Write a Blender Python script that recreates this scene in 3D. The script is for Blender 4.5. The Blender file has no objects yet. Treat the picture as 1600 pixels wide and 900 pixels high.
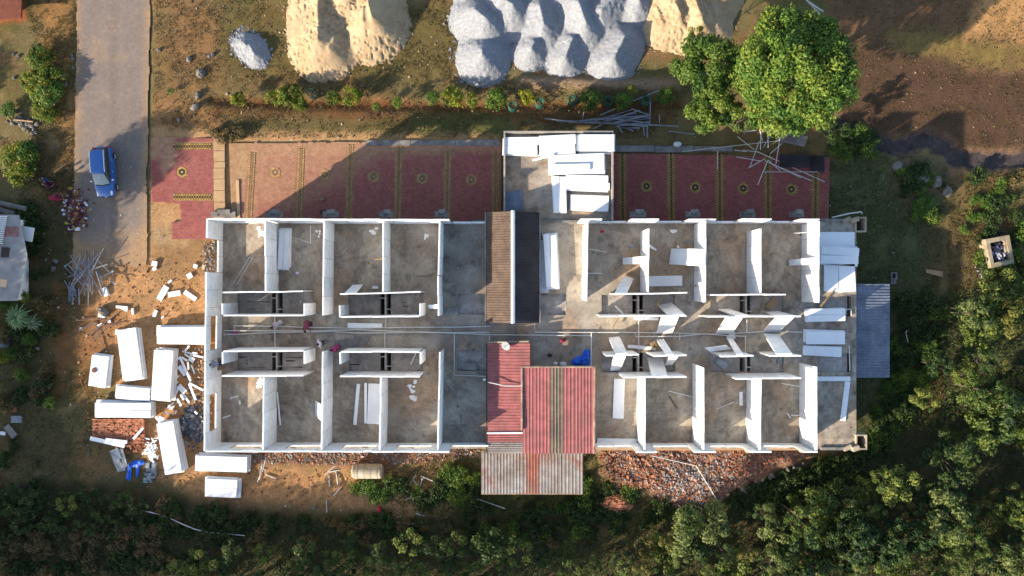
import bpy, bmesh, math, random
import numpy as np
from mathutils import Vector, Matrix, noise as mnoise

R = math.radians
random.seed(7)
rng = np.random.default_rng(7)
scene = bpy.context.scene
COLL = scene.collection

# ------------------------------------------------------------------ camera, sky, sun, exposure
H = 53.4                      # drone height above the ground
F = 1600 * 24.0 / 36.0        # focal length in photo pixels
cam_d = bpy.data.cameras.new('camera')
cam_d.lens = 24.0
cam_d.sensor_width = 36.0
cam_d.clip_start = 0.5
cam_d.clip_end = 3000
cam = bpy.data.objects.new('camera', cam_d)
COLL.objects.link(cam)
cam.location = (0, 0, H)
scene.camera = cam

SUN_EL, SUN_AZ = R(20.0), R(213.0)     # azimuth measured from +x towards +y
sun_dir = Vector((math.cos(SUN_AZ) * math.cos(SUN_EL), math.sin(SUN_AZ) * math.cos(SUN_EL), math.sin(SUN_EL)))
world = bpy.data.worlds.new('World')
scene.world = world
world.use_nodes = True
wn = world.node_tree
bg = wn.nodes['Background']
sky = wn.nodes.new('ShaderNodeTexSky')
sky.sky_type = 'NISHITA'
sky.sun_disc = False
sky.sun_elevation = SUN_EL
sky.sun_rotation = math.atan2(sun_dir.x, sun_dir.y)
sky.altitude = 600
sky.dust_density = 1.6
wn.links.new(sky.outputs['Color'], bg.inputs['Color'])
bg.inputs['Strength'].default_value = 0.14
sl = bpy.data.lights.new('sun', 'SUN')
sl.energy = 5.0
sl.angle = R(0.6)
sl.color = (1.0, 0.87, 0.70)
so = bpy.data.objects.new('sun', sl)
COLL.objects.link(so)
so.location = sun_dir * 120
so.rotation_euler = (-sun_dir).to_track_quat('-Z', 'Y').to_euler()
scene.view_settings.view_transform = 'Standard'
scene.view_settings.look = 'None'
scene.view_settings.gamma = 1.0
scene.view_settings.exposure = 1.3

# ------------------------------------------------------------------ helpers
ZS, ZT, ZR = 3.4, 6.0, 6.12     # slab level, wall tops (left half), wall tops (right half)

def P(px, py, z=0.0):
    s = (H - z) / F
    return Vector(((px - 800) * s, (450 - py) * s, z))

def lin(c):
    c = c / 255.0
    return c / 12.92 if c <= 0.04045 else ((c + 0.055) / 1.055) ** 2.4

def C(r, g, b, k=1.6):
    return (lin(r) / k, lin(g) / k, lin(b) / k)

WL = {}
def W(o):
    return WL.get(o.name, Vector((0, 0, 0))) if o else Vector((0, 0, 0))

def tag(o, label=None, cat=None, group=None, kind=None):
    if label: o['label'] = label
    if cat: o['category'] = cat
    if group: o['group'] = group
    if kind: o['kind'] = kind
    return o

def empty(name, loc=(0, 0, 0), label=None, cat=None, group=None, kind=None, parent=None):
    o = bpy.data.objects.new(name, None)
    COLL.objects.link(o)
    o.empty_display_size = 0.2
    loc = Vector(loc)
    if parent:
        o.parent = parent
        o.location = loc - W(parent)
    else:
        o.location = loc
    WL[o.name] = loc
    return tag(o, label, cat, group, kind)

class MB:
    """collects faces; build() links them as one mesh object with its origin at its base"""
    def __init__(s):
        s.v = []; s.f = []; s.c = []; s.m = []
    def add(s, vs, fs, col=None, mi=0):
        b = len(s.v)
        s.v.extend(tuple(v) for v in vs)
        for f in fs:
            s.f.append(tuple(i + b for i in f)); s.c.append(col); s.m.append(mi)
        return s
    def box(s, c, size, rz=0.0, col=None, M=None, mi=0):
        x, y, z = size[0] / 2, size[1] / 2, size[2] / 2
        vs = [Vector(p) for p in ((-x, -y, -z), (x, -y, -z), (x, y, -z), (-x, y, -z), (-x, -y, z), (x, -y, z), (x, y, z), (-x, y, z))]
        if M is None: M = Matrix.Rotation(rz, 4, 'Z')
        c = Vector(c)
        vs = [M @ v + c for v in vs]
        return s.add(vs, [(0, 3, 2, 1), (4, 5, 6, 7), (0, 1, 5, 4), (1, 2, 6, 5), (2, 3, 7, 6), (3, 0, 4, 7)], col, mi)
    def quadslab(s, q, th, col=None, mi=0):
        """four corners (top face), thickened away along -normal"""
        q = [Vector(p) for p in q]
        n = (q[1] - q[0]).cross(q[3] - q[0]).normalized()
        if n.z < 0: n = -n
        lo = [p - n * th for p in q]
        fs = [(0, 1, 2, 3), (7, 6, 5, 4), (0, 4, 5, 1), (1, 5, 6, 2), (2, 6, 7, 3), (3, 7, 4, 0)]
        return s.add(q + lo, fs, col, mi)
    def prism(s, poly, z0, z1, col=None, mi=0):
        n = len(poly)
        vs = [(p[0], p[1], z0) for p in poly] + [(p[0], p[1], z1) for p in poly]
        fs = [tuple(range(n - 1, -1, -1)), tuple(range(n, 2 * n))] + [(i, (i + 1) % n, n + (i + 1) % n, n + i) for i in range(n)]
        return s.add(vs, fs, col, mi)
    def tube(s, pts, r, n=6, col=None, r2=None, mi=0, cap=True):
        pts = [Vector(p) for p in pts]
        k = len(pts)
        rings = []
        for i, p in enumerate(pts):
            d = (pts[min(i + 1, k - 1)] - pts[max(i - 1, 0)])
            if d.length < 1e-9: d = Vector((0, 0, 1))
            d.normalize()
            a = d.cross(Vector((0, 0, 1)))
            if a.length < 1e-3: a = d.cross(Vector((0, 1, 0)))
            a.normalize(); b = d.cross(a)
            rr = r if r2 is None else r + (r2 - r) * i / max(1, k - 1)
            if isinstance(r, (list, tuple)): rr = r[i]
            rings.append([p + (a * math.cos(2 * math.pi * j / n) + b * math.sin(2 * math.pi * j / n)) * rr for j in range(n)])
        vs = [v for ring in rings for v in ring]
        fs = []
        for i in range(k - 1):
            for j in range(n):
                fs.append((i * n + j, i * n + (j + 1) % n, (i + 1) * n + (j + 1) % n, (i + 1) * n + j))
        if cap:
            fs.append(tuple(range(n - 1, -1, -1))); fs.append(tuple((k - 1) * n + j for j in range(n)))
        return s.add(vs, fs, col, mi)
    def blob(s, c, r, n=8, m=5, col=None, jit=0.0, mi=0, flat=None):
        """ellipsoid with optional jitter: stones, heads, lumps"""
        c = Vector(c)
        r = Vector(r) if not isinstance(r, (int, float)) else Vector((r, r, r))
        vs = [c + Vector((0, 0, r.z))]
        for i in range(1, m):
            t = math.pi * i / m
            for j in range(n):
                a = 2 * math.pi * j / n
                q = 1 + (random.uniform(-jit, jit) if jit else 0)
                vs.append(c + Vector((r.x * math.sin(t) * math.cos(a) * q, r.y * math.sin(t) * math.sin(a) * q, r.z * math.cos(t) * q)))
        vs.append(c - Vector((0, 0, r.z)))
        fs = [(0, 1 + j, 1 + (j + 1) % n) for j in range(n)]
        for i in range(m - 2):
            for j in range(n):
                a = 1 + i * n
                fs.append((a + j, a + n + j, a + n + (j + 1) % n, a + (j + 1) % n))
        a = 1 + (m - 2) * n
        L = len(vs) - 1
        fs += [(a + j, L, a + (j + 1) % n) for j in range(n)]
        return s.add(vs, fs, col, mi)
    def build(s, name, mat, parent=None, local=False, smooth=False):
        v = np.array(s.v, dtype=np.float64).reshape(-1, 3)
        if local:
            c = Vector((0, 0, 0)); loc = c
        else:
            lo, hi = v.min(0), v.max(0)
            c = Vector(((lo[0] + hi[0]) / 2, (lo[1] + hi[1]) / 2, lo[2])); loc = c - W(parent)
            v = v - np.array(c)
        me = bpy.data.meshes.new(name)
        me.from_pydata(v.tolist(), [], s.f)
        mats = mat if isinstance(mat, (list, tuple)) else [mat]
        for m in mats: me.materials.append(m)
        if len(mats) > 1: me.polygons.foreach_set('material_index', s.m)
        if any(x is not None for x in s.c):
            at = me.attributes.new('Col', 'FLOAT_COLOR', 'CORNER')
            arr = []
            for f, cc in zip(s.f, s.c):
                q = (*(cc or (0.5, 0.5, 0.5)), 1.0)
                arr.extend(q * len(f))
            at.data.foreach_set('color', arr)
        if smooth: me.polygons.foreach_set('use_smooth', [True] * len(s.f))
        me.update()
        o = bpy.data.objects.new(name, me)
        COLL.objects.link(o)
        o.location = loc
        if parent: o.parent = parent
        WL[o.name] = c if not local else W(parent)
        return o

def copy_tree(o, parent=None):
    c = o.copy(); COLL.objects.link(c)
    WL[c.name] = W(o)
    if parent: c.parent = parent
    for ch in list(o.children): copy_tree(ch, c)
    return c

def place(o, loc, rz=0.0, sc=None):
    o.location = loc
    o.rotation_euler = (0, 0, rz)
    if sc: o.scale = sc if not isinstance(sc, (int, float)) else (sc, sc, sc)
    return o

# ------------------------------------------------------------------ materials
def mat(name, col, rough=0.8, col2=None, scale=1.2, detail=7.0, contrast=(0.35, 0.65), bump=0.0, bscale=20.0, metal=0.0,
        vcol=False, rand=0.0, fine=0.0, fscale=8.0, spec=0.3, col3=None, scale3=0.35, stain=0.0, sscale=0.9):
    m = bpy.data.materials.new(name); m.use_nodes = True
    nt = m.node_tree; N = nt.nodes; L = nt.links
    b = N['Principled BSDF']
    b.inputs['Roughness'].default_value = rough
    b.inputs['Metallic'].default_value = metal
    b.inputs['Specular IOR Level'].default_value = spec
    geo = N.new('ShaderNodeNewGeometry')
    def noise(sc, det=detail):
        t = N.new('ShaderNodeTexNoise'); t.inputs['Scale'].default_value = sc; t.inputs['Detail'].default_value = det
        t.inputs['Roughness'].default_value = 0.68
        L.new(geo.outputs['Position'], t.inputs['Vector']); return t
    def ramp(src, a, c):
        r = N.new('ShaderNodeMapRange'); r.inputs['From Min'].default_value = a; r.inputs['From Max'].default_value = c
        L.new(src, r.inputs['Value']); return r
    def mix(fac, a, c, mode='MIX'):
        x = N.new('ShaderNodeMix'); x.data_type = 'RGBA'; x.blend_type = mode
        if isinstance(fac, float): x.inputs['Factor'].default_value = fac
        else: L.new(fac, x.inputs['Factor'])
        for s, q in ((x.inputs['A'], a), (x.inputs['B'], c)):
            if isinstance(q, tuple): s.default_value = (*q, 1)
            else: L.new(q, s)
        return x.outputs['Result']
    if vcol:
        a = N.new('ShaderNodeAttribute'); a.attribute_name = 'Col'; cur = a.outputs['Color']
    else:
        cur = tuple(col)
    if col2 is not None:
        cur = mix(ramp(noise(scale).outputs['Fac'], *contrast).outputs['Result'], cur, tuple(col2))
    if col3 is not None:
        cur = mix(ramp(noise(scale3, 8).outputs['Fac'], 0.52, 0.68).outputs['Result'], cur, tuple(col3))
    if fine:
        r = ramp(noise(fscale, 4).outputs['Fac'], 0.25, 0.75)
        r.inputs['To Min'].default_value = 1 - fine; r.inputs['To Max'].default_value = 1 + fine
        cc = N.new('ShaderNodeCombineColor')
        for i in range(3): L.new(r.outputs['Result'], cc.inputs[i])
        cur = mix(1.0, cur, cc.outputs['Color'], 'MULTIPLY')
    if stain:
        r = ramp(noise(sscale, 9).outputs['Fac'], 0.54, 0.66); r.inputs['To Min'].default_value = 1.0; r.inputs['To Max'].default_value = 1 - stain
        cc = N.new('ShaderNodeCombineColor')
        for i in range(3): L.new(r.outputs['Result'], cc.inputs[i])
        cur = mix(1.0, cur, cc.outputs['Color'], 'MULTIPLY')
    if rand:
        oi = N.new('ShaderNodeObjectInfo')
        r = ramp(oi.outputs['Random'], 0, 1); r.inputs['To Min'].default_value = 1 - rand; r.inputs['To Max'].default_value = 1 + rand
        cc = N.new('ShaderNodeCombineColor')
        for i in range(3): L.new(r.outputs['Result'], cc.inputs[i])
        cur = mix(1.0, cur, cc.outputs['Color'], 'MULTIPLY')
    if isinstance(cur, tuple): b.inputs['Base Color'].default_value = (*cur, 1)
    else: L.new(cur, b.inputs['Base Color'])
    if bump:
        t = noise(bscale, 5); bp = N.new('ShaderNodeBump')
        bp.inputs['Strength'].default_value = bump; bp.inputs['Distance'].default_value = 0.06
        L.new(t.outputs['Fac'], bp.inputs['Height']); L.new(bp.outputs['Normal'], b.inputs['Normal'])
    return m

def leaf_mat(name, trans=0.3):
    m = bpy.data.materials.new(name); m.use_nodes = True
    nt = m.node_tree; N = nt.nodes; L = nt.links
    b = N['Principled BSDF']; out = N['Material Output']
    a = N.new('ShaderNodeAttribute'); a.attribute_name = 'Col'
    oi = N.new('ShaderNodeObjectInfo')
    hs = N.new('ShaderNodeHueSaturation')
    r = N.new('ShaderNodeMapRange'); r.inputs['To Min'].default_value = 0.8; r.inputs['To Max'].default_value = 1.2
    L.new(oi.outputs['Random'], r.inputs['Value']); L.new(r.outputs['Result'], hs.inputs['Value'])
    r2 = N.new('ShaderNodeMapRange'); r2.inputs['To Min'].default_value = 0.515; r2.inputs['To Max'].default_value = 0.482
    L.new(oi.outputs['Random'], r2.inputs['Value']); L.new(r2.outputs['Result'], hs.inputs['Hue'])
    L.new(a.outputs['Color'], hs.inputs['Color'])
    L.new(hs.outputs['Color'], b.inputs['Base Color'])
    b.inputs['Roughness'].default_value = 0.55; b.inputs['Specular IOR Level'].default_value = 0.25
    t = N.new('ShaderNodeBsdfTranslucent'); L.new(hs.outputs['Color'], t.inputs['Color'])
    ms = N.new('ShaderNodeMixShader'); ms.inputs['Fac'].default_value = trans
    L.new(b.outputs['BSDF'], ms.inputs[1]); L.new(t.outputs['BSDF'], ms.inputs[2])
    L.new(ms.outputs['Shader'], out.inputs['Surface'])
    return m

M = {}
M['ground'] = mat('ground_soil', (0.1, 0.08, 0.05), 0.95, vcol=True, fine=0.3, fscale=5.5, bump=0.7, bscale=9, spec=0.1)
M['road'] = mat('road_asphalt', (0.1, 0.1, 0.1), 0.9, vcol=True, fine=0.2, fscale=5, bump=0.3, bscale=40, spec=0.2)
M['vcol'] = mat('mixed_pieces', (0.5, 0.5, 0.5), 0.85, vcol=True, fine=0.15, fscale=9, spec=0.2)
M['paver'] = mat('paver', (0.3, 0.1, 0.1), 0.85, vcol=True, fine=0.2, fscale=2.5, spec=0.2)
M['panel'] = mat('white_panel', (0.78, 0.78, 0.77), 0.75, (0.64, 0.64, 0.63), scale=1.6, rand=0.06, stain=0.12, sscale=1.4, fine=0.08, fscale=0.9, bump=0.12, bscale=6, spec=0.25)
M['foam'] = mat('white_foam_panel', (0.74, 0.75, 0.76), 0.8, (0.66, 0.67, 0.68), scale=0.9, rand=0.04, bump=0.08, bscale=14, spec=0.15)
M['mortar'] = mat('joint_mortar', (0.26, 0.26, 0.26), 0.95)
M['concrete'] = mat('slab_concrete', C(198, 185, 166), 0.92, C(156, 142, 126), scale=0.42, contrast=(0.42, 0.58), fine=0.42, fscale=1.7, bump=0.3, bscale=18,
                    col3=C(198, 166, 136), scale3=0.2, spec=0.15, stain=0.42, sscale=0.75)
M['grey_concrete'] = mat('grey_concrete', C(170, 165, 158), 0.92, C(120, 115, 110), scale=0.8, fine=0.25, fscale=3, bump=0.2, spec=0.15)
M['pit'] = mat('pit_concrete', C(212, 202, 192), 0.95, C(165, 156, 148), scale=0.9, fine=0.3, fscale=3, bump=0.3, spec=0.1)
M['plaster'] = mat('wall_plaster', C(200, 185, 160), 0.9, C(160, 140, 115), scale=0.7, fine=0.15, fscale=2)
M['red_sheet'] = mat('red_roof_sheet', (0.31, 0.10, 0.094), 0.7, (0.23, 0.082, 0.078), scale=0.9, fine=0.25, fscale=1.7, spec=0.2, col3=(0.2, 0.085, 0.075), scale3=0.7)
M['clear_sheet'] = mat('translucent_roof_sheet', (0.16, 0.115, 0.075), 0.5, (0.08, 0.058, 0.045), scale=0.9, fine=0.3, fscale=2.0)
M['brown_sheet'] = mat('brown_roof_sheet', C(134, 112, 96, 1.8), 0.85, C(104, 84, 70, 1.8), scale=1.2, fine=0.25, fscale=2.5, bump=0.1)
M['grey_sheet'] = mat('grey_roof_sheet', C(170, 165, 160), 0.7, C(135, 120, 110), scale=0.7, fine=0.25, fscale=2, col3=C(150, 95, 80), scale3=0.3)
M['rust_sheet'] = mat('rusted_red_roof_sheet', C(165, 90, 70), 0.75, C(150, 120, 105), scale=0.9, fine=0.25, fscale=2)
M['blue_sheet'] = mat('blue_grey_roof_sheet', C(112, 118, 130, 0.95), 0.75, C(82, 90, 104, 0.95), scale=0.9, fine=0.25, fscale=2.0)
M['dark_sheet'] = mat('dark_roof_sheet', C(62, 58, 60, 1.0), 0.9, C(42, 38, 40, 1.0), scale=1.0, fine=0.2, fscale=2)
M['roof_paint'] = mat('weathered_roof_paint', C(205, 198, 192), 0.8, C(170, 162, 156), scale=1.0, fine=0.12, stain=0.25)
M['white_paint'] = mat('white_paint', (0.78, 0.78, 0.76), 0.6, (0.68, 0.67, 0.64), scale=1.0)
M['pipe'] = mat('plastic_pipe', (0.62, 0.61, 0.58), 0.5, (0.5, 0.48, 0.44), scale=0.8)
M['steel'] = mat('galvanised_steel', C(150, 152, 158, 0.9), 0.5, C(110, 112, 118, 0.9), scale=1.3, metal=0.3)
M['rusty_steel'] = mat('rusty_steel', C(150, 125, 110, 1.2), 0.7, C(110, 90, 80, 1.2), scale=1.2, metal=0.1)
M['wood'] = mat('weathered_wood', C(190, 160, 120), 0.85, C(150, 120, 85), scale=2.0, fine=0.2, fscale=6)
M['brick'] = mat('clay_brick', C(188, 126, 94, 1.15), 0.9, C(156, 98, 72, 1.15), scale=3.0, rand=0.28, fine=0.2, fscale=6)
M['cement_block'] = mat('cement_block', C(140, 145, 148, 0.9), 0.92, C(105, 108, 110, 0.9), scale=2.5, rand=0.15)
M['gravel'] = mat('grey_gravel', C(176, 178, 182), 0.95, C(148, 151, 156), scale=5.0, fine=0.22, fscale=9, bump=0.9, bscale=11, spec=0.15)
M['sand'] = mat('yellow_sand', C(208, 183, 147), 0.95, C(182, 155, 120), scale=0.8, fine=0.14, fscale=6, bump=0.4, bscale=10, spec=0.1)
M['earth'] = mat('bare_earth', C(165, 125, 90), 0.95, C(120, 90, 62), scale=1.5, fine=0.3, fscale=5, bump=0.8, bscale=8, spec=0.1)
M['rock'] = mat('grey_rock', C(146, 140, 130), 0.9, C(104, 98, 90), scale=2.0, fine=0.25, fscale=5, bump=0.5, bscale=7, rand=0.12)
M['bark'] = mat('bark', (0.13, 0.10, 0.075), 0.95, (0.08, 0.06, 0.045), scale=4.0, bump=0.5)
M['leaf'] = leaf_mat('tree_leaves', 0.32)
M['blue_tarp'] = mat('blue_tarpaulin', (0.015, 0.13, 0.62), 0.45, (0.01, 0.09, 0.45), scale=2.0, spec=0.4)
M['dark'] = mat('dark_void', (0.02, 0.018, 0.016), 0.95)
M['water'] = mat('muddy_stream', C(72, 64, 62, 0.85), 0.75, C(52, 46, 44, 0.85), scale=0.8, fine=0.4, fscale=4, bump=0.5, bscale=8, spec=0.12)
M['car_paint'] = mat('blue_car_paint', (0.02, 0.10, 0.32), 0.28, spec=0.5); M['car_paint'].node_tree.nodes['Principled BSDF'].inputs['Coat Weight'].default_value = 0.6
M['glass'] = mat('dark_glass', (0.03, 0.035, 0.04), 0.1, spec=0.6)
M['windscreen'] = mat('windscreen_glass', (0.20, 0.24, 0.24), 0.12, spec=0.6)
M['rubber'] = mat('tyre_rubber', (0.02, 0.02, 0.02), 0.9)
M['chrome'] = mat('bright_trim', (0.75, 0.76, 0.78), 0.3, metal=0.7)
M['lamp_glass'] = mat('lamp_glass', (0.75, 0.76, 0.76), 0.15, spec=0.6)
M['red_lamp'] = mat('red_lamp_glass', (0.42, 0.02, 0.03), 0.25, spec=0.5)
M['black_plastic'] = mat('black_plastic', (0.025, 0.025, 0.027), 0.6)
M['red_plastic'] = mat('red_plastic', (0.42, 0.02, 0.03), 0.5)
M['tank'] = mat('cream_tank', C(218, 205, 180), 0.6, C(185, 168, 140), scale=1.2, fine=0.15, fscale=4)
M['skin'] = mat('skin', (0.20, 0.10, 0.06), 0.6)
M['hair'] = mat('black_hair', (0.012, 0.010, 0.010), 0.6)
def cloth(name, c): return mat(name, c, 0.9, tuple(x * 0.75 for x in c), scale=5.0, spec=0.1)
M['c_white'] = cloth('white_cloth', (0.68, 0.66, 0.68)); M['c_grey'] = cloth('grey_cloth', (0.28, 0.27, 0.32)); M['c_pink'] = cloth('pink_cloth', (0.42, 0.07, 0.19))
M['c_maroon'] = cloth('maroon_cloth', (0.14, 0.04, 0.07)); M['c_dark'] = cloth('dark_cloth', (0.05, 0.05, 0.065)); M['c_navy'] = cloth('navy_cloth', (0.04, 0.05, 0.10)); M['c_red'] = cloth('red_cloth', (0.28, 0.03, 0.06))

# ------------------------------------------------------------------ numpy noise and painted ground
def _vn(x, y, seed):
    xi = np.floor(x).astype(np.int64); yi = np.floor(y).astype(np.int64)
    fx = x - xi; fy = y - yi
    fx = fx * fx * (3 - 2 * fx); fy = fy * fy * (3 - 2 * fy)
    def h(a, b):
        n = (a * 374761393 + b * 668265263 + seed * 1442695041) & 0xFFFFFFFF
        n = ((n ^ (n >> 13)) * 1274126177) & 0xFFFFFFFF
        return ((n ^ (n >> 16)) & 0xFFFF) / 65535.0
    return (h(xi, yi) * (1 - fx) + h(xi + 1, yi) * fx) * (1 - fy) + (h(xi, yi + 1) * (1 - fx) + h(xi + 1, yi + 1) * fx) * fy
def fbm(x, y, sc, seed=1, oct=4):
    t = 0; a = 0.5; s = 0
    for i in range(oct):
        t = t + a * _vn(x * sc, y * sc, seed + i * 17); s += a; a *= 0.55; sc *= 2.03
    return t / s
def sstep(a, b, x):
    t = np.clip((x - a) / (b - a), 0, 1); return t * t * (3 - 2 * t)
def in_poly(px, py, poly):
    c = np.zeros(px.shape, bool); n = len(poly)
    for i in range(n):
        x1, y1 = poly[i]; x2, y2 = poly[(i + 1) % n]
        if y1 == y2: continue
        k = ((y1 > py) != (y2 > py)) & (px < (x2 - x1) * (py - y1) / (y2 - y1) + x1)
        c ^= k
    return c
def seg_dist(px, py, pts):
    d = np.full(px.shape, 1e9)
    for (x1, y1), (x2, y2) in zip(pts[:-1], pts[1:]):
        dx, dy = x2 - x1, y2 - y1
        t = np.clip(((px - x1) * dx + (py - y1) * dy) / (dx * dx + dy * dy), 0, 1)
        d = np.minimum(d, np.hypot(px - x1 - t * dx, py - y1 - t * dy))
    return d
def poly_soft(px, py, poly, w):
    """1 inside, fading over w px around the edge, edge broken by noise"""
    d = seg_dist(px, py, list(poly) + [poly[0]])
    s = np.where(in_poly(px, py, poly), d, -d)
    s = s + (fbm(px, py, 1 / 18.0, 5) - 0.5) * w * 2.2
    return sstep(-w, w, s)

STREAM = [(1300, 192), (1340, 205), (1372, 222), (1405, 230), (1432, 222), (1452, 217), (1475, 228), (1498, 247), (1540, 252), (1600, 250), (1700, 246)]
RIDGE = [(818, 130), (900, 131), (980, 133), (1052, 136)]

def ground_fields(px, py):
    """colour (albedo) and height of the ground at photo pixel coordinates (z = 0)"""
    n1 = fbm(px, py, 1 / 60.0, 11); n2 = fbm(px, py, 1 / 22.0, 23); n3 = fbm(px, py, 1 / 7.0, 31); n4 = fbm(px, py, 1 / 140.0, 41)
    def col(c): return np.array(c)[None, :]
    def mixc(a, b, t): return a * (1 - t[:, None]) + b * t[:, None]
    dry = col(C(132, 116, 78)); green = col(C(82, 94, 50)); orange = col(C(184, 144, 102)); brown = col(C(146, 112, 76)); humus = col(C(70, 58, 42))
    c = mixc(dry * np.ones((px.size, 1)), brown, sstep(0.42, 0.62, n1 * 0.6 + n2 * 0.4))
    c = mixc(c, green, 0.55 * sstep(0.48, 0.62, n2 * 0.5 + n4 * 0.5))
    def paint(poly, w, colr, amt=1.0, br=0.0):
        nonlocal c
        t = poly_soft(px, py, poly, w) * amt
        if br: t = t * (1 - br + br * sstep(0.38, 0.58, n2 * 0.5 + n3 * 0.5))
        c = mixc(c, col(colr), t)
    # grass band above the paving, field at top
    paint([(340, 0), (720, 0), (720, 120), (600, 140), (340, 130)], 25, C(112, 98, 56), 0.75)
    paint([(240, -40), (340, -40), (350, 120), (250, 190), (238, 60)], 14, C(154, 116, 76), 0.65, 0.6)
    paint([(240, 150), (350, 160), (345, 215), (236, 215)], 10, C(172, 126, 84), 0.8, 0.3)
    paint([(330, 150), (1050, 170), (1050, 195), (330, 185)], 8, C(120, 82, 52), 0.8, 0.4)
    paint([(350, 184), (800, 192), (800, 218), (350, 214)], 8, C(112, 100, 62), 0.9, 0.3)
    paint([(640, 170), (800, 178), (800, 222), (650, 222)], 8, C(84, 96, 52, 1.3), 0.7, 0.3)
    # right dirt field, grass beside the building, painted shade and green parts
    paint([(1290, -60), (1720, -60), (1720, 250), (1500, 245), (1440, 215), (1380, 220), (1310, 190)], 12, C(138, 104, 76, 1.7), 0.97, 0.1)
    paint([(1380, 40), (1600, 60), (1600, 110), (1500, 105), (1400, 90)], 14, C(138, 120, 62, 1.4), 0.7, 0.5)
    paint([(1545, -60), (1720, -60), (1720, 80), (1520, 60), (1500, 85)], 10, C(206, 156, 100), 0.9)  # sunlit far corner of the field, painted in as brighter soil
    paint([(1300, 70), (1480, 90), (1520, 112), (1620, 118), (1620, 245), (1500, 245), (1440, 212), (1380, 216), (1310, 190)], 10, C(100, 76, 60, 1.9), 0.9, 0.2)  # shade lying over the lower field, painted in as darker soil
    paint([(1290, 215), (1480, 250), (1460, 430), (1440, 560), (1380, 700), (1290, 700)], 14, C(80, 86, 54, 1.15), 0.95, 0.25)
    paint([(1400, 230), (1480, 250), (1500, 300), (1420, 330), (1390, 280)], 10, C(130, 112, 88), 0.6, 0.4)
    paint([(1440, 330), (1540, 350), (1540, 440), (1450, 445)], 14, C(112, 92, 66), 0.7, 0.3)
    paint([(1440, 570), (1480, 575), (1470, 640), (1430, 640)], 10, C(190, 110, 50), 0.8, 0.3)
    paint([(105, 385), (240, 385), (245, 450), (180, 470), (110, 440)], 12, C(180, 146, 108), 0.85, 0.3)
    # orange soil left of and below the building
    paint([(236, 330), (345, 340), (345, 720), (600, 730), (720, 760), (700, 815), (560, 800), (330, 780), (240, 750), (190, 640), (170, 560), (120, 540), (120, 440), (230, 400)], 20, C(204, 152, 104, 1.45), 0.95, 0.35)
    paint([(240, 355), (330, 355), (335, 420), (245, 440)], 14, C(140, 112, 80), 0.8, 0.5)
    paint([(236, 345), (300, 350), (292, 385), (240, 378)], 8, C(195, 165, 125), 0.7, 0.4)
    paint([(100, 470), (190, 480), (180, 560), (140, 640), (60, 560)], 16, C(150, 100, 62), 0.7, 0.4)
    paint([(0, 320), (110, 330), (130, 480), (90, 620), (110, 740), (0, 740)], 18, C(86, 78, 52, 1.3), 0.85, 0.3)
    paint([(82, 440), (108, 440), (104, 620), (84, 620)], 6, C(150, 100, 62), 0.6, 0.3)
    paint([(700, 715), (1260, 715), (1260, 800), (900, 830), (700, 800)], 16, C(90, 86, 48, 1.4), 0.8, 0.4)
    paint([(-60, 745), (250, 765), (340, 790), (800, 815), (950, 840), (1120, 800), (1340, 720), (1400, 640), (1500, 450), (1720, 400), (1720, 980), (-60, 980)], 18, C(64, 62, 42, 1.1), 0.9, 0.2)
    paint([(20, 800), (260, 820), (260, 900), (20, 900)], 22, C(112, 86, 62, 1.5), 0.6, 0.4)
    paint([(0, -50), (30, -50), (38, 30), (0, 34)], 6, C(170, 92, 60, 1.2), 0.9)
    paint([(60, -50), (118, -50), (118, 250), (90, 260), (60, 60)], 10, C(170, 124, 74), 0.8, 0.4)
    # sand washed out at the paving's edge
    paint([(236, 200), (360, 205), (780, 212), (785, 232), (380, 250), (345, 340), (236, 350)], 8, C(205, 160, 112), 0.85)
    h = (n2 - 0.5) * 0.10 + (n3 - 0.5) * 0.05
    flat = np.maximum.reduce([poly_soft(px, py, [(112, -200), (240, -200), (236, 250), (345, 205), (1300, 225), (1300, 760), (330, 720), (330, 360), (236, 420), (112, 420)], 4)])
    h = h * (1 - flat) - 0.06 * flat
    d = seg_dist(px, py, STREAM)
    s = sstep(21, 5, d + (n3 - 0.5) * 14)
    c = mixc(c, col(C(66, 62, 70, 1.0)), s * 0.9); h = h - 0.45 * s
    c = mixc(c, col(C(150, 118, 86)), sstep(24, 17, d) * (1 - s) * 0.4)
    d = seg_dist(px, py, RIDGE)
    s = sstep(17, 2, d + (n3 - 0.5) * 10); c = mixc(c, col(C(165, 138, 112)), s * 0.9); h = h + 0.42 * s
    d = seg_dist(px, py, [(330, 158), (500, 163), (700, 166), (1060, 164)])
    s = sstep(11, 2, d + (n2 - 0.5) * 8); c = mixc(c, col(C(112, 72, 44)), s * 0.7); h = h - 0.22 * s
    # rubble mounds against the building
    s = poly_soft(px, py, [(925, 660), (1265, 660), (1262, 715), (1210, 745), (1120, 785), (1050, 790), (1000, 770), (945, 755)], 14)
    c = mixc(c, col(C(150, 112, 92)), s * 0.9); h = h + 0.45 * s * (0.6 + n2)
    s = poly_soft(px, py, [(330, 690), (720, 690), (720, 722), (560, 735), (400, 730), (330, 720)], 10)
    c = mixc(c, col(C(150, 112, 86)), s * 0.7); h = h + 0.15 * s
    c = c * (0.80 + 0.40 * n3[:, None])
    return c, h

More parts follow.
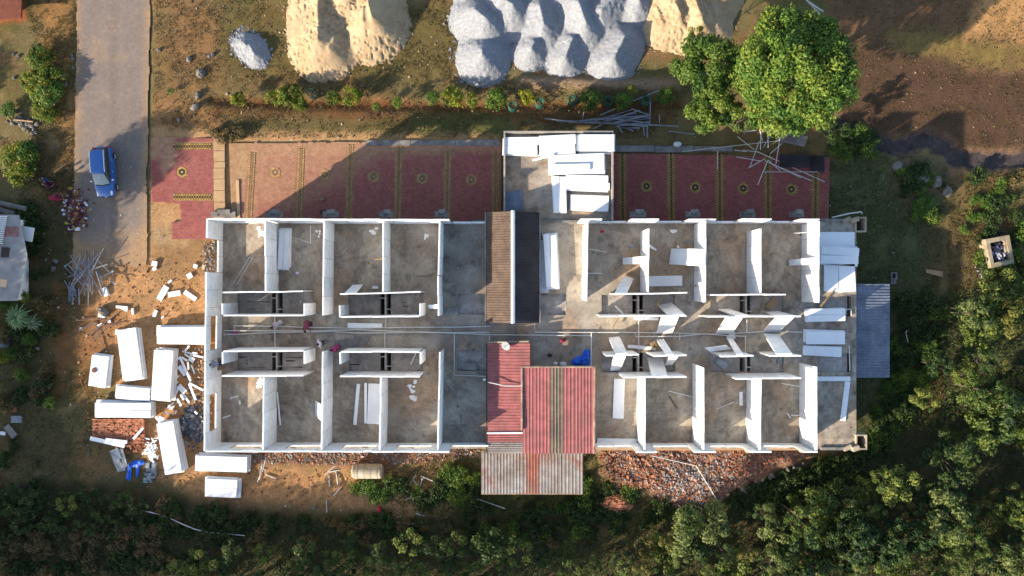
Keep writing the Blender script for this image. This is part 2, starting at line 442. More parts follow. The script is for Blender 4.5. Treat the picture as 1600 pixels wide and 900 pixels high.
def make_ground():
    fx = np.arange(-44, 44.01, 0.22); fy = np.arange(-27, 27.01, 0.22)
    ext = np.array([1, 2.5, 5, 9, 15, 25, 42, 70, 120, 200, 340, 560])
    xs = np.concatenate([-44 - ext[::-1], fx, 44 + ext]); ys = np.concatenate([-27 - ext[::-1], fy, 27 + ext])
    X, Y = np.meshgrid(xs, ys)
    px = X.ravel() * F / H + 800; py = 450 - Y.ravel() * F / H
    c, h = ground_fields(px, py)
    nx, ny = len(xs), len(ys)
    v = np.stack([X.ravel(), Y.ravel(), h], 1)
    i = np.arange(nx * ny).reshape(ny, nx)
    f = np.stack([i[:-1, :-1].ravel(), i[:-1, 1:].ravel(), i[1:, 1:].ravel(), i[1:, :-1].ravel()], 1)
    return grid_obj('ground', v, f, c, M['ground'])

def grid_obj(name, v, f, c, m, smooth=True, corner=False):
    me = bpy.data.meshes.new(name)
    me.vertices.add(len(v)); me.vertices.foreach_set('co', v.astype(np.float32).ravel())
    k = f.shape[1]
    me.loops.add(f.size); me.loops.foreach_set('vertex_index', f.astype(np.int32).ravel())
    me.polygons.add(len(f)); me.polygons.foreach_set('loop_start', np.arange(0, f.size, k, dtype=np.int32))
    me.polygons.foreach_set('use_smooth', np.full(len(f), smooth))
    me.update(calc_edges=True)
    me.materials.append(m)
    if c is not None:
        at = me.attributes.new('Col', 'FLOAT_COLOR', 'POINT')
        at.data.foreach_set('color', np.concatenate([c, np.ones((len(c), 1))], 1).astype(np.float32).ravel())
    o = bpy.data.objects.new(name, me); COLL.objects.link(o)
    WL[o.name] = Vector((0, 0, 0))
    return o

GHX, GHY = np.arange(-80, 1700, 5.0), np.arange(-80, 1000, 5.0)
_gx, _gy = np.meshgrid(GHX, GHY)
GHZ = ground_fields(_gx.ravel(), _gy.ravel())[1].reshape(_gx.shape)
def ground_h(px, py):
    i = min(len(GHX) - 1, max(0, int(round((px + 80) / 5)))); j = min(len(GHY) - 1, max(0, int(round((py + 80) / 5))))
    return float(GHZ[j, i])

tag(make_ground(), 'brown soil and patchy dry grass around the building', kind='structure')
tag(bpy.data.objects['ground'], kind='structure')

def make_road():
    xs = np.arange(100, 246, 1.3); ys = np.arange(-60, 470, 2.0)
    X, Y = np.meshgrid(xs, ys); px, py = X.ravel(), Y.ravel()
    n = fbm(px, py, 1 / 9.0, 77); n2 = fbm(px, py, 1 / 30.0, 78); n3 = fbm(px, py, 1 / 5.0, 79)
    le = np.interp(py, [-60, 200, 400, 450], [121, 117, 113, 112]) + (n - 0.5) * 6
    re = np.interp(py, [-60, 0, 110, 240, 400], [237, 236, 233, 231, 230]) + (n2 - 0.5) * 5 + (n3 - 0.5) * 1.5
    end = 425 + (n2 - 0.5) * 70 + (n - 0.5) * 30
    keep = (px > le) & (px < re) & (py < end)
    base = np.array(C(150, 134, 122)); dust = np.array(C(188, 150, 108))
    edge = np.minimum(px - le, re - px)
    t = np.clip(sstep(16, 0, edge) * 0.55 + sstep(340, 425, py) * 1.7 * n2 + sstep(0.55, 0.75, n2) * 0.25, 0, 0.95)
    mid = 0.10 * np.exp(-((px - 178) / 6.0) ** 2)
    c = (base[None] * (1 - t[:, None]) + dust[None] * t[:, None]) * (0.80 + 0.24 * n3[:, None] + 0.24 * n2[:, None] - mid[:, None])
    v = np.stack([(px - 800) * H / F, (450 - py) * H / F, np.full(px.shape, 0.035)], 1)
    i = np.arange(px.size).reshape(X.shape)
    f = np.stack([i[1:, :-1].ravel(), i[1:, 1:].ravel(), i[:-1, 1:].ravel(), i[:-1, :-1].ravel()], 1)
    f = f[keep[f].all(1)]
    o = grid_obj('road', v, f, c, M['road'])
    return tag(o, 'worn grey asphalt road running down the left side', kind='structure')
make_road()

def make_stream():
    mb = MB(); L = []; Rr = []
    for i, (x, y) in enumerate(STREAM):
        a = STREAM[max(0, i - 1)]; b = STREAM[min(len(STREAM) - 1, i + 1)]
        d = Vector((b[0] - a[0], b[1] - a[1])).normalized(); w = 19
        L.append(P(x - d.y * w, y + d.x * w, -0.34)); Rr.append(P(x + d.y * w, y - d.x * w, -0.34))
    n = len(L)
    mb.add(L + Rr, [(i, i + 1, n + i + 1, n + i) for i in range(n - 1)])
    o = mb.build('stream', M['water']); tag(o, 'dark muddy drain winding along the dirt field', kind='structure')
make_stream()
# ------------------------------------------------------------------ paving: every block is a piece of geometry
RED1, RED2 = C(172, 98, 94, 1.35), C(152, 80, 78, 1.35)
YEL, DRK = C(200, 160, 90, 1.6), C(84, 74, 60, 1.6)
def hexd(dx, dy):
    dx, dy = abs(dx), abs(dy)
    return max(dy, dx * 0.866 + dy * 0.5)
def paving(name, label, poly, strips, medals, holes=(), vertical=True):
    root_pts = [P(x, y, 0.0) for x, y in poly]
    base = MB(); base.prism([(p.x, p.y) for p in (root_pts if True else [])], -0.02, 0.045)
    # orientation of the prism polygon (photo y runs down, so it is clockwise seen from above)
    base.f[0], base.f[1] = base.f[0][::-1], base.f[1][::-1]
    bed = base.build(name, mat('paving_bed', C(200, 160, 118), 0.95, C(170, 130, 92), scale=1.5, fine=0.2))
    tag(bed, label, kind='structure')
    xs = [p.x for p in root_pts]; ys = [p.y for p in root_pts]
    X0, X1, Y0, Y1 = min(xs), max(xs), min(ys), max(ys)
    bw, bh = (0.20, 0.10) if vertical else (0.20, 0.10)
    cx, cy = [], []
    row = 0; y = Y0 + bh / 2
    while y < Y1:
        x = X0 + bw / 2 - (bw / 2 if row % 2 else 0)
        while x < X1:
            cx.append(x); cy.append(y); x += bw
        y += bh; row += 1
    cx = np.array(cx); cy = np.array(cy)
    px = cx * F / H + 800; py = 450 - cy * F / H
    jag = (fbm(px, py, 1 / 6.0, 9) - 0.5) * 3
    keep = in_poly(px, py + jag, poly)
    for hpoly in holes: keep &= ~in_poly(px + jag * 2, py + jag * 3, hpoly)
    strip_w = 0.235
    def sd(a, b):
        A, B = P(*a), P(*b); d = (B - A); Lh = d.length; d = d / Lh
        t = (cx - A.x) * d.x + (cy - A.y) * d.y; q = np.abs((cx - A.x) * -d.y + (cy - A.y) * d.x)
        return (q < strip_w + 0.06) & (t > -0.05) & (t < Lh + 0.05)
    for a, b in strips: keep &= ~sd(a, b)
    for m in medals:
        c = P(*m); dx, dy = np.abs(cx - c.x), np.abs(cy - c.y)
        keep &= np.maximum(dx, dx * 0.5 + dy * 0.866) > 0.44
    cx, cy, px, py = cx[keep], cy[keep], px[keep], py[keep]
    n = len(cx)
    t = rng.random(n)[:, None] * 0.6 + fbm(px, py, 1 / 25.0, 3)[:, None] * 0.8 - 0.2
    col = np.array(RED1)[None] * (1 - t) + np.array(RED2)[None] * t
    # sand swept over the blocks near the upper and left edges
    ds = np.clip(sstep(26, 0, py - np.interp(px, [360, 780], [224, 222])) * 0.8 + 0.6 * poly_soft(px, py, [(330, 190), (720, 195), (700, 222), (600, 252), (500, 292), (425, 330), (385, 350), (330, 350)], 30), 0, 1) if px.mean() < 800 and px.mean() > 345 else \
        (np.clip(poly_soft(px, py, [(236, 190), (275, 190), (272, 258), (258, 270), (248, 245), (236, 250)], 8) + 0.25 * fbm(px, py, 1 / 12.0, 4), 0, 1) if px.mean() < 345 else 0.12 * fbm(px, py, 1 / 14.0, 6))
    ds = np.clip(ds * (0.6 + 0.7 * fbm(px, py, 1 / 8.0, 2)) + (0.16 if 345 < px.mean() < 800 else 0.0), 0, 0.92)[:, None]
    sandc = np.array(C(204, 158, 122))
    col = col * (1 - ds) + sandc[None] * ds
    col *= (0.88 + 0.24 * rng.random(n))[:, None]
    g = 0.006
    hz = 0.06 + rng.random(n) * 0.012
    o4 = np.array([(-1, -1), (1, -1), (1, 1), (-1, 1)]) * np.array([[bw / 2 - g, bh / 2 - g]])
    top = np.stack([cx[:, None] + o4[None, :, 0], cy[:, None] + o4[None, :, 1], np.repeat(hz[:, None], 4, 1)], 2)
    bot = top.copy(); bot[:, :, 2] = 0.03
    v = np.concatenate([top, bot], 1).reshape(-1, 3)
    b = np.arange(n)[:, None] * 8
    f = np.concatenate([b + np.array([q]) for q in ((0, 1, 2, 3), (4, 5, 1, 0), (5, 6, 2, 1), (6, 7, 3, 2), (7, 4, 0, 3))], 0)
    o = grid_obj('paving_block', v, f, np.repeat(col, 8, 0), M['paver'], smooth=False)
    o.parent = bed; o.location = -W(bed); tag(o, kind='stuff')
    # border rows: yellow, dark, yellow squares; medallions: hexagon of dark kites in a yellow ring
    mb = MB()
    def dusty(p, c):
        x, y = p.x * F / H + 800, 450 - p.y * F / H
        d = 0.0
        if 345 < x < 790:
            d = 0.75 * max(0.0, min(1.0, (262 - y) / 42.0)) if x < 560 else 0.5 * max(0.0, min(1.0, (240 - y) / 20.0))
            d = max(d, 0.45)
        q = random.uniform(0.82, 1.1)
        return tuple((c[i] * (1 - d) + sandc[i] * d) * q for i in range(3))
    for a, bq in strips:
        A, B = P(*a), P(*bq); d = B - A; Lh = d.length; d.normalize(); nrm = Vector((-d.y, d.x, 0)); ang = math.atan2(d.y, d.x)
        k = int(Lh / 0.2)
        for i in range(k):
            for lane in (-1, 0, 1):
                p = A + d * (0.2 * (i + 0.5)) + nrm * lane * 0.165
                yellow = lane != 0
                if lane == 0:
                    mb.box((p.x, p.y, 0.055), (0.125, 0.15, 0.055), ang + R(45) * 0, col=dusty(p, DRK))
                    q = p + d * 0.1
                    mb.box((q.x, q.y, 0.055), (0.05, 0.13, 0.05), ang, col=dusty(p, YEL))
                else:
                    mb.box((p.x, p.y, 0.055), (0.15, 0.135, 0.055), ang, col=dusty(p, YEL))
                    q = p + d * 0.1 + nrm * lane * 0.015
                    mb.box((q.x, q.y, 0.05), (0.04, 0.1, 0.05), ang, col=dusty(p, DRK))
    for m in medals:
        c = P(*m)
        def ring(r0, r1, colr, gap, zt):
            for s in range(6):
                a0, a1 = R(60 * s) + gap + R(30), R(60 * s + 60) - gap + R(30)
                pts = [(c.x + math.cos(t) * r, c.y + math.sin(t) * r) for r, t in ((r0, a0), (r1, a0), (r1, a1), (r0, a1))]
                mb.prism(pts, 0.02, zt, col=dusty(c, colr))
        mb.prism([(c.x + math.cos(R(60 * s + 30)) * 0.09, c.y + math.sin(R(60 * s + 30)) * 0.09) for s in range(6)], 0.02, 0.08, col=dusty(c, C(205, 175, 140)))
        ring(0.11, 0.27, DRK, 0.04, 0.079); ring(0.28, 0.43, YEL, 0.03, 0.081)
    if mb.v: tag(mb.build('border_tile', M['paver'], bed), kind='stuff')
    return bed

paving('paving', 'red block paving with sunlit corner, left of the flat porch roof', [(358, 224), (783, 222), (783, 372), (376, 372), (362, 338)],
       [((395, 238), (389, 350)), ((471.5, 232), (467, 350)), ((548, 226), (545, 350)), ((624, 228), (621, 350)), ((700, 232), (698, 350)), ((775, 236), (773, 350))],
       [(430.5, 269.5), (507.5, 273), (584, 276), (660, 279), (736.5, 281)], holes=[[(340, 220), (395, 220), (392, 255), (378, 290), (372, 345), (340, 345)]])
paving('paving', 'red block paving in full shade, right of the flat porch roof', [(957, 240), (1295, 246), (1294, 372), (957, 372)],
       [((972, 240), (973, 350)), ((1048, 240), (1049, 350)), ((1124, 241), (1124.5, 350)), ((1199, 242), (1200, 350)), ((1274, 266), (1273, 350))],
       [(1010, 291), (1086, 293), (1161, 294.5), (1236, 296)])
paving('paving', 'sunlit red block paving patch beside the asphalt road', [(236, 214), (334, 217), (334, 374), (270, 374), (268, 348), (284, 346), (281, 318), (237, 316)],
       [((271, 229), (333, 229)), ((271, 308), (333, 308))], [(285, 269)], vertical=False)

def walkway():
    root = empty('walkway', P(343, 280, 0), 'narrow walkway of pale concrete slabs between two red pavings', kind='structure')
    ys = [217, 236, 253, 263, 280, 298, 316, 338, 372]
    for a, b in zip(ys[:-1], ys[1:]):
        mb = MB(); c = P(343.5 + random.uniform(-0.5, 0.5), (a + b) / 2, 0)
        mb.box((c.x, c.y, 0.06), (0.86, (b - a) * H / F - 0.04, 0.12), random.uniform(-0.01, 0.01))
        mb.build('slab', mat('walkway_concrete', C(215, 180, 135), 0.9, C(190, 150, 108), scale=1.2, fine=0.15), root)
    mb = MB()
    for (x0, y0, x1, y1) in ((371, 282, 375, 346),):
        c = P((x0 + x1) / 2, (y0 + y1) / 2); mb.box((c.x, c.y, 0.06), (0.22, (y1 - y0) * H / F, 0.15), R(2))
    k = mb.build('kerb', mat('kerb_concrete', C(225, 185, 140), 0.9)); tag(k, 'pale concrete edging strip beside the sandy paving', kind='structure')
    for a, b, n, y in ((572, 782, 3, 223), (962, 1145, 3, 233)):
        mb = MB()
        for i in range(n):
            q0 = a + (b - a) * i / n; q1 = a + (b - a) * (i + 1) / n - 1
            c = P((q0 + q1) / 2, y + random.uniform(-0.6, 0.6)); mb.box((c.x, c.y, 0.05), ((q1 - q0) * H / F, 0.42 + random.uniform(-0.08, 0.08), 0.1), random.uniform(-0.01, 0.01))
        k = mb.build('kerb', M['grey_concrete']); tag(k, 'low grey concrete edging along the top of the paving', kind='structure')
walkway()

# ------------------------------------------------------------------ the unfinished building
B = empty('unfinished_building', P(800, 520, 0), 'long roofless building of white panel rooms on a raised concrete slab', 'building')

def height_cells(name, xs, ys, zfun, m, parent, skirt=None):
    """flat-topped cells with vertical faces where neighbours differ"""
    xs = sorted(set(xs)); ys = sorted(set(ys)); nx, ny = len(xs) - 1, len(ys) - 1
    Z = [[zfun((xs[i] + xs[i + 1]) / 2, (ys[j] + ys[j + 1]) / 2) for i in range(nx)] for j in range(ny)]
    mb = MB()
    def q(x, y, z):
        p = P(x, y, ZS); return (p.x, p.y, z)
    for j in range(ny):
        for i in range(nx):
            z = Z[j][i]
            mb.add([q(xs[i], ys[j + 1], z), q(xs[i + 1], ys[j + 1], z), q(xs[i + 1], ys[j], z), q(xs[i], ys[j], z)], [(0, 1, 2, 3)], mi=0 if z > ZS - 0.02 else (1 if z > ZS - 1 else 2))
            for di, dj, ax in ((1, 0, 0), (0, 1, 1)):
                i2, j2 = i + di, j + dj
                z2 = Z[j2][i2] if i2 < nx and j2 < ny else skirt
                if z2 is None or abs(z2 - z) < 1e-4: continue
                a, b = (q(xs[i + 1], ys[j], 0), q(xs[i + 1], ys[j + 1], 0)) if ax == 0 else (q(xs[i], ys[j + 1], 0), q(xs[i + 1], ys[j + 1], 0))
                f = (0, 1, 2, 3) if z2 > z else (3, 2, 1, 0)
                if ax == 1: f = f[::-1]
                mb.add([(a[0], a[1], z), (b[0], b[1], z), (b[0], b[1], z2), (a[0], a[1], z2)], [f], mi=1)
    if skirt is not None:
        for j in range(ny):
            a, b = q(xs[0], ys[j], 0), q(xs[0], ys[j + 1], 0)
            mb.add([(a[0], a[1], Z[j][0]), (b[0], b[1], Z[j][0]), (b[0], b[1], skirt), (a[0], a[1], skirt)], [(0, 1, 2, 3)], mi=1)
        for i in range(nx):
            a, b = q(xs[i], ys[0], 0), q(xs[i + 1], ys[0], 0)
            mb.add([(a[0], a[1], Z[0][i]), (b[0], b[1], Z[0][i]), (b[0], b[1], skirt), (a[0], a[1], skirt)], [(3, 2, 1, 0)], mi=1)
    return mb.build(name, [m, M['pit'], M['dark']], parent)

pits, shafts = [], []
def bath(x0, x1, y0, y1, s=None):
    pits.append((x0, x1, y0, y1))
    if s: shafts.extend([(s, s + 6.5, y0, y1), (s + 10.5, s + 16.5, y0, y1)])
bath(371, 489, 457, 492, 423.5); bath(544.5, 661, 457, 492, 593.5); bath(715.5, 759, 459, 491.5); bath(844, 884, 459.5, 492.5)
bath(940, 1055, 461, 493, 989); bath(1110, 1224.5, 461, 495, 1157.5); bath(1279, 1331.5, 463, 495)
bath(371, 489, 550, 580, 423.5); bath(544.5, 661, 550, 580, 593.5); bath(714.5, 760, 547, 579.5)
bath(940, 1055, 551, 582, 989); bath(1110, 1224.5, 551, 581.5, 1157.5); bath(1278, 1331.5, 552, 582)
shafts += [(1326, 1331, 463, 495), (1326, 1331, 552, 582)]
def zfun(x, y):
    for a, b, c, d in shafts:
        if a <= x <= b and c <= y <= d: return 0.9
    for a, b, c, d in pits:
        if a <= x <= b and c <= y <= d: return ZS - 0.22
    return ZS
SX0, SX1, SY0, SY1 = 345.6, 1338.0, 345.8, 701.0
xs = [SX0, SX1]; ys = [SY0, SY1]
for a, b, c, d in pits + shafts: xs += [a, b]; ys += [c, d]
height_cells('floor_slab', xs, ys, zfun, M['concrete'], B, skirt=3.18)
# the storey below: outer walls with window openings seen only from the side
def lower_storey():
    a, b = P(SX0 + 3, SY1 - 3, ZS), P(SX1 - 3, SY0 + 3, ZS)
    w = empty('ground_floor_wall', ((a.x + b.x) / 2, (a.y + b.y) / 2, 0), parent=B)
    mb = MB(); t = 0.2
    for x0, x1, y0, y1 in ((a.x, b.x, a.y, a.y + t), (a.x, b.x, b.y - t, b.y), (a.x, a.x + t, a.y + t, b.y - t), (b.x - t, b.x, a.y + t, b.y - t)):
        mb.box(((x0 + x1) / 2, (y0 + y1) / 2, 1.59), (x1 - x0, y1 - y0, 3.18))
    mb.build('masonry', M['plaster'], w)
    for i in range(11):
        x = a.x + 2.2 + i * (b.x - a.x - 4.4) / 10
        for y, s in ((a.y, -1), (b.y, 1)):
            f = MB(); f.box((x, y + s * 0.012, 1.6), (1.3, 0.05, 1.2)); f.build('window_frame', M['white_paint'], w)
            g = MB(); g.box((x, y + s * 0.03, 1.6), (1.15, 0.05, 1.05)); g.build('window_pane', M['glass'], w)
    for i in range(11):
        x = a.x + 2.2 + i * (b.x - a.x - 4.4) / 10
        for y, s in ((a.y - 0.18, -1), (b.y + 0.16, 1)):
            g = MB(); g.box((x, y, 2.45), (1.6, 0.36, 0.08)); g.build('sunshade', M['grey_concrete'], B)
lower_storey()

TH = 0.10
def wall(a, b, zt=ZT, zref=None, opens=(), step=1.2, z0=ZS, name='partition_wall', lean=0.0, m=None):
    """a, b: photo pixels of the wall's top centre line; opens: (start, end, sill, head) as metres along the wall"""
    zref = zref or zt
    A, Bq = P(a[0], a[1], zref), P(b[0], b[1], zref); A.z = Bq.z = z0
    d = Bq - A; L = d.length; d.normalize(); ang = math.atan2(d.y, d.x)
    mid = (A + Bq) / 2
    w = empty(name, mid, parent=B)
    cuts = {0.0, L}
    k = max(1, round(L / step))
    for i in range(1, k): cuts.add(L * i / k)
    for s, e, _, _ in opens:
        for q in (s, e):
            for c in list(cuts):
                if 0 < c < L and abs(c - q) < 0.3: cuts.discard(c)
        cuts.add(s); cuts.add(e)
    cuts = sorted(cuts)
    core = MB()
    for s, e in zip(cuts[:-1], cuts[1:]):
        m_ = (s + e) / 2
        spans = [(z0, zt)]
        for o0, o1, zs, zh in opens:
            if o0 - 1e-6 <= m_ <= o1 + 1e-6: spans = [(z0, zs), (zh, zt)]
        for lo, hi in spans:
            if hi - lo < 0.05: continue
            c = A + d * m_; gap = 0.022
            jz = random.uniform(-0.015, 0.015) if hi == zt else 0
            off = random.uniform(-0.012, 0.012)
            n = Vector((-d.y, d.x, 0))
            rot = Matrix.Rotation(ang, 4, 'Z') @ Matrix.Rotation(R(random.uniform(-0.35, 0.35)), 4, 'X')
            mb = MB(); mb.box(c + n * off + Vector((0, 0, (lo + hi + jz) / 2 - c.z)), (e - s - gap, TH, hi - lo + jz), M=rot)
            mb.build('panel', m or M['panel'], w)
            core.box(c + Vector((0, 0, (lo + hi) / 2 - c.z)), (e - s, TH - 0.035, hi - lo - 0.03), ang)
    core.build('joint_mortar', M['mortar'], w)
    return w

def px_opens(a, b, spans, zref=ZT):
    """window spans given as px along x (or y) at the wall top"""
    A, Bq = P(a[0], a[1], zref), P(b[0], b[1], zref); L = (Bq - A).length
    ax = 0 if abs(b[0] - a[0]) > abs(b[1] - a[1]) else 1
    return [(L * (s - a[ax]) / (b[ax] - a[ax]), L * (e - a[ax]) / (b[ax] - a[ax]), zs, zh) for s, e, zs, zh in spans]

# left half: outer walls
wall((323.2, 341), (322.6, 372)); wall((331, 372.5), (330.5, 423), zt=ZS + 0.75, zref=ZS + 0.75 + 0.001) if False else None
w_ = wall((322.6, 372.5), (321.8, 424.5), zt=ZS + 0.75, zref=ZT)
a, b = (321.8, 425), (318.9, 705.2)
wall(a, b, opens=px_opens(a, b, [(495, 549, ZS + 0.85, ZS + 1.9), (620, 678, ZS + 0.85, ZS + 1.9)]))
a, b = (325, 342), (702, 343.4)
wall(a, b, opens=px_opens(a, b, [(352, 402, ZS + 0.85, ZS + 1.9), (443, 494, ZS + 0.85, ZS + 1.9), (533, 584, ZS + 0.85, ZS + 1.9), (608, 668, ZS + 0.85, ZS + 1.9)]))
wall((703.5, 343.4), (765, 343.8), zt=ZS + 0.8, zref=ZT)
a, b = (321, 705.2), (702, 706.2)
wall(a, b, opens=px_opens(a, b, [(352, 401, ZS + 0.85, ZS + 1.9), (440, 493, ZS + 0.85, ZS + 1.9), (528, 581, ZS + 0.85, ZS + 1.9), (616, 670, ZS + 0.85, ZS + 1.9)]))
wall((703.5, 706.2), (762, 706.2), zt=ZS + 0.8, zref=ZT)
# left half: partitions
for q in (((414.3, 344.5), (414.6, 455)), ((505.8, 344.5), (504.7, 493)), ((598.6, 345), (598.4, 456)), ((686.8, 345), (685.0, 430)), ((684.4, 431), (685, 493.5)),
          ((412.0, 589), (410.6, 703.5)), ((504.4, 549), (502.2, 703.5)), ((595, 589), (593.2, 704)), ((687.2, 550), (684, 704))): wall(*q)
for q in (((347.5, 457.2), (474, 455.2)), ((348.8, 493), (474, 493)), ((348.5, 549), (474, 548)), ((346.5, 587.4), (474, 587)),
          ((531, 459.6), (657, 456)), ((532, 495.6), (655, 494)), ((532.5, 549.5), (655, 550)), ((531, 588), (656, 588.6))): wall(*q)
for q in (((347.3, 474), (347.6, 491.5)), ((475.2, 474), (475.2, 493.4)), ((347.3, 550), (347.3, 569)), ((475.2, 548), (475.2, 569)),
          ((530.4, 477), (530.8, 496)), ((656.6, 474), (656.4, 494.4)), ((531.2, 550), (531.6, 569)), ((656.6, 549.6), (656.6, 569))): wall(*q)
# right half: partitions (a little taller)
for q in (((918.5, 347), (916.5, 470.5)), ((1013.8, 357), (1012.4, 456.5)), ((1102.4, 345), (1101.8, 472.5)), ((1189, 357), (1188.8, 458)), ((1279.2, 345), (1279.2, 473)),
          ((1007.5, 590), (1007.8, 703)), ((1099.2, 574), (1099.6, 703)), ((1189, 592.5), (1187.5, 703.5)), ((1275.8, 573), (1276.2, 704))): wall(*q, zt=ZR)
for q in (((960.5, 460), (1074, 457.4)), ((939, 494.3), (1073, 493.8)), ((1110, 461), (1228, 460)), ((1108, 495), (1252, 494.6)),
          ((947, 555.8), (998.5, 554.4)), ((1021, 557), (1073.5, 555)), ((974, 589.8), (1073.5, 589)), ((1127, 557.2), (1178, 556.2)), ((1203.5, 556), (1252, 556)), ((1150.5, 592), (1252, 590.8))): wall(*q, zt=ZR)
# right half: low outer walls with full-height panels beside each partition
def stepped(y, spans, x0, x1):
    edges = sorted(spans)
    cur = x0
    for s, e in edges:
        if s - cur > 4: wall((cur, y), (s - 0.4, y), zt=ZS + 0.85, zref=ZT)
        wall((s, y), (e, y), zt=ZT)
        cur = e + 0.4
    if x1 - cur > 4: wall((cur, y), (x1, y), zt=ZS + 0.85, zref=ZT)
stepped(342.6, [(907, 941), (986, 1030), (1076, 1119), (1160, 1206), (1250, 1281)], 921, 1281)
stepped(706.4, [(994, 1027), (1084, 1119), (1171, 1206), (1256, 1278)], 935, 1280)

# pads, beams and stubs along the slab edge
def blocks():
    for x, w in ((349, 40), (428, 24), (516, 24), (603, 20), (689, 20), (997, 25), (1083, 22), (1169, 22), (1246, 20)):
        zb = 0.3 if x == 349 else ZS
        p = P(x, 337, zb); p.z = zb
        mb = MB(); mb.box((p.x, p.y + 0.1, zb - 0.12), (w * 0.047, 0.42, 0.3)); mb.box((p.x + 0.1, p.y + 0.3, zb + 0.08), (w * 0.024, 0.3, 0.22), R(3)); mb.box((p.x - w * 0.012, p.y + 0.12, zb + 0.06), (0.16, 0.3, 0.2))
        mb.build('column_stub', M['grey_concrete'], B)
    for x in (400, 455, 568, 640, 1000, 1088, 1170, 1255):
        p = P(x, 703.5, ZS); mb = MB(); mb.box((p.x, p.y, ZS - 0.18), (0.34, 0.36, 0.5)); mb.build('column_stub', M['plaster'], B)
    for x, y in ((1343, 351), (1344, 690)):
        p = P(x, y, ZS); mb = MB(); w, hh, t = 0.82, 1.0, 0.1
        for dx, dy, sx, sy in ((0, hh / 2, w, t), (0, -hh / 2, w, t), (w / 2 - t / 2, 0, t, hh - t), (-w / 2 + t / 2, 0, t, hh - t)):
            mb.box((p.x + dx, p.y + dy, ZS - 1.0), (sx, sy, 2.4))
        mb.box((p.x, p.y, ZS - 1.6), (w - 2 * t, hh - t, 0.1))
        mb.build('duct_shaft', M['plaster'], B)
    for x, y in ((1333, 344), (1334, 699)):
        p = P(x, y, ZS); mb = MB(); mb.box((p.x, p.y, ZS + 0.15), (0.5, 0.34, 0.5), R(20)); mb.box((p.x - 0.5, p.y, ZS + 0.02), (0.6, 0.3, 0.3), R(25)); mb.build('column_stub', M['plaster'], B)
    for y, x0, x1 in ((700.6, 1282, 1335), (344.2, 1282, 1335)):
        p0, p1 = P(x0, y, ZS), P(x1, y, ZS); mb = MB(); mb.box(((p0.x + p1.x) / 2, p0.y, ZS + 0.06), (p1.x - p0.x, 0.2, 0.16)); mb.build('edge_beam', M['grey_concrete'], B)
    p0, p1 = P(932, 701.6, ZS), P(1250, 701.6, ZS); mb = MB(); mb.box(((p0.x + p1.x) / 2, p0.y, ZS - 0.14), (p1.x - p0.x, 0.22, 0.2)); mb.build('ledge', mat('brown_ledge', C(190, 150, 110), 0.9), B)
    # beams that cross the service shafts and the white pipes beside them
    for x, y0, y1 in ((432.2, 457, 492), (602.3, 457, 492), (432.2, 550, 580), (602.3, 550, 580), (997.5, 461, 493), (997.5, 551, 582), (1166, 461, 495), (1166, 551, 581.5)):
        a, b = P(x, y0, ZS), P(x, y1, ZS); mb = MB(); mb.box(((a.x + b.x) / 2, (a.y + b.y) / 2, ZS - 0.16), (0.17, a.y - b.y, 0.2)); mb.build('shaft_beam', M['pit'], B)
        mb = MB(); mb.tube([(a.x, a.y - 0.1, ZS - 0.05), (a.x, b.y + 0.1, ZS - 0.05)], 0.035); 
        for t in (0.25, 0.75): 
            y = a.y + (b.y - a.y) * t; mb.tube([(a.x - 0.4, y, ZS - 0.06), (a.x + 0.05, y, ZS - 0.05)] if t < 0.5 else [(a.x, y, ZS - 0.05), (a.x + 0.4, y, ZS - 0.06)], 0.035)
        mb.build('drain_pipe', M['pipe'], B)
blocks()

def porch():
    z = 3.3
    x0, x1, y0, y1 = 787, 957, 207, 345
    a, b = P(x0, y1, z), P(x1, y0, z)
    w = empty('porch_roof', ((a.x + b.x) / 2, (a.y + b.y) / 2, 3.05), parent=B)
    mb = MB(); mb.box(((a.x + b.x) / 2, (a.y + b.y) / 2, z - 0.1), (b.x - a.x, b.y - a.y, 0.2)); mb.build('slab', M['concrete'], w)
    t, h = 0.12, 0.5
    for n, x0, x1, y0, y1 in (('parapet', a.x, a.x + t, a.y, b.y - t), ('parapet', b.x - t, b.x, a.y, b.y - t), ('parapet', a.x, b.x, b.y - t, b.y)):
        mb = MB(); mb.box(((x0 + x1) / 2, (y0 + y1) / 2, z + h / 2), (x1 - x0, y1 - y0, h)); mb.build('parapet', mat('parapet_paint', C(205, 195, 180), 0.85, C(150, 140, 130), scale=0.9), w)
    for px, py in ((793, 214), (951, 214), (793, 280), (951, 280)):
        p = P(px, py, z); mb = MB(); mb.box((p.x, p.y, 1.55), (0.3, 0.3, 3.1)); mb.build('column', M['plaster'], w)
    p0, p1 = P(843, 346.5, ZS), P(903, 346.5, ZS); mb = MB(); mb.box(((p0.x + p1.x) / 2, p0.y, ZS + 0.11), (p1.x - p0.x, 0.16, 0.22)); mb.build('edge_beam', M['grey_concrete'], B)
porch()

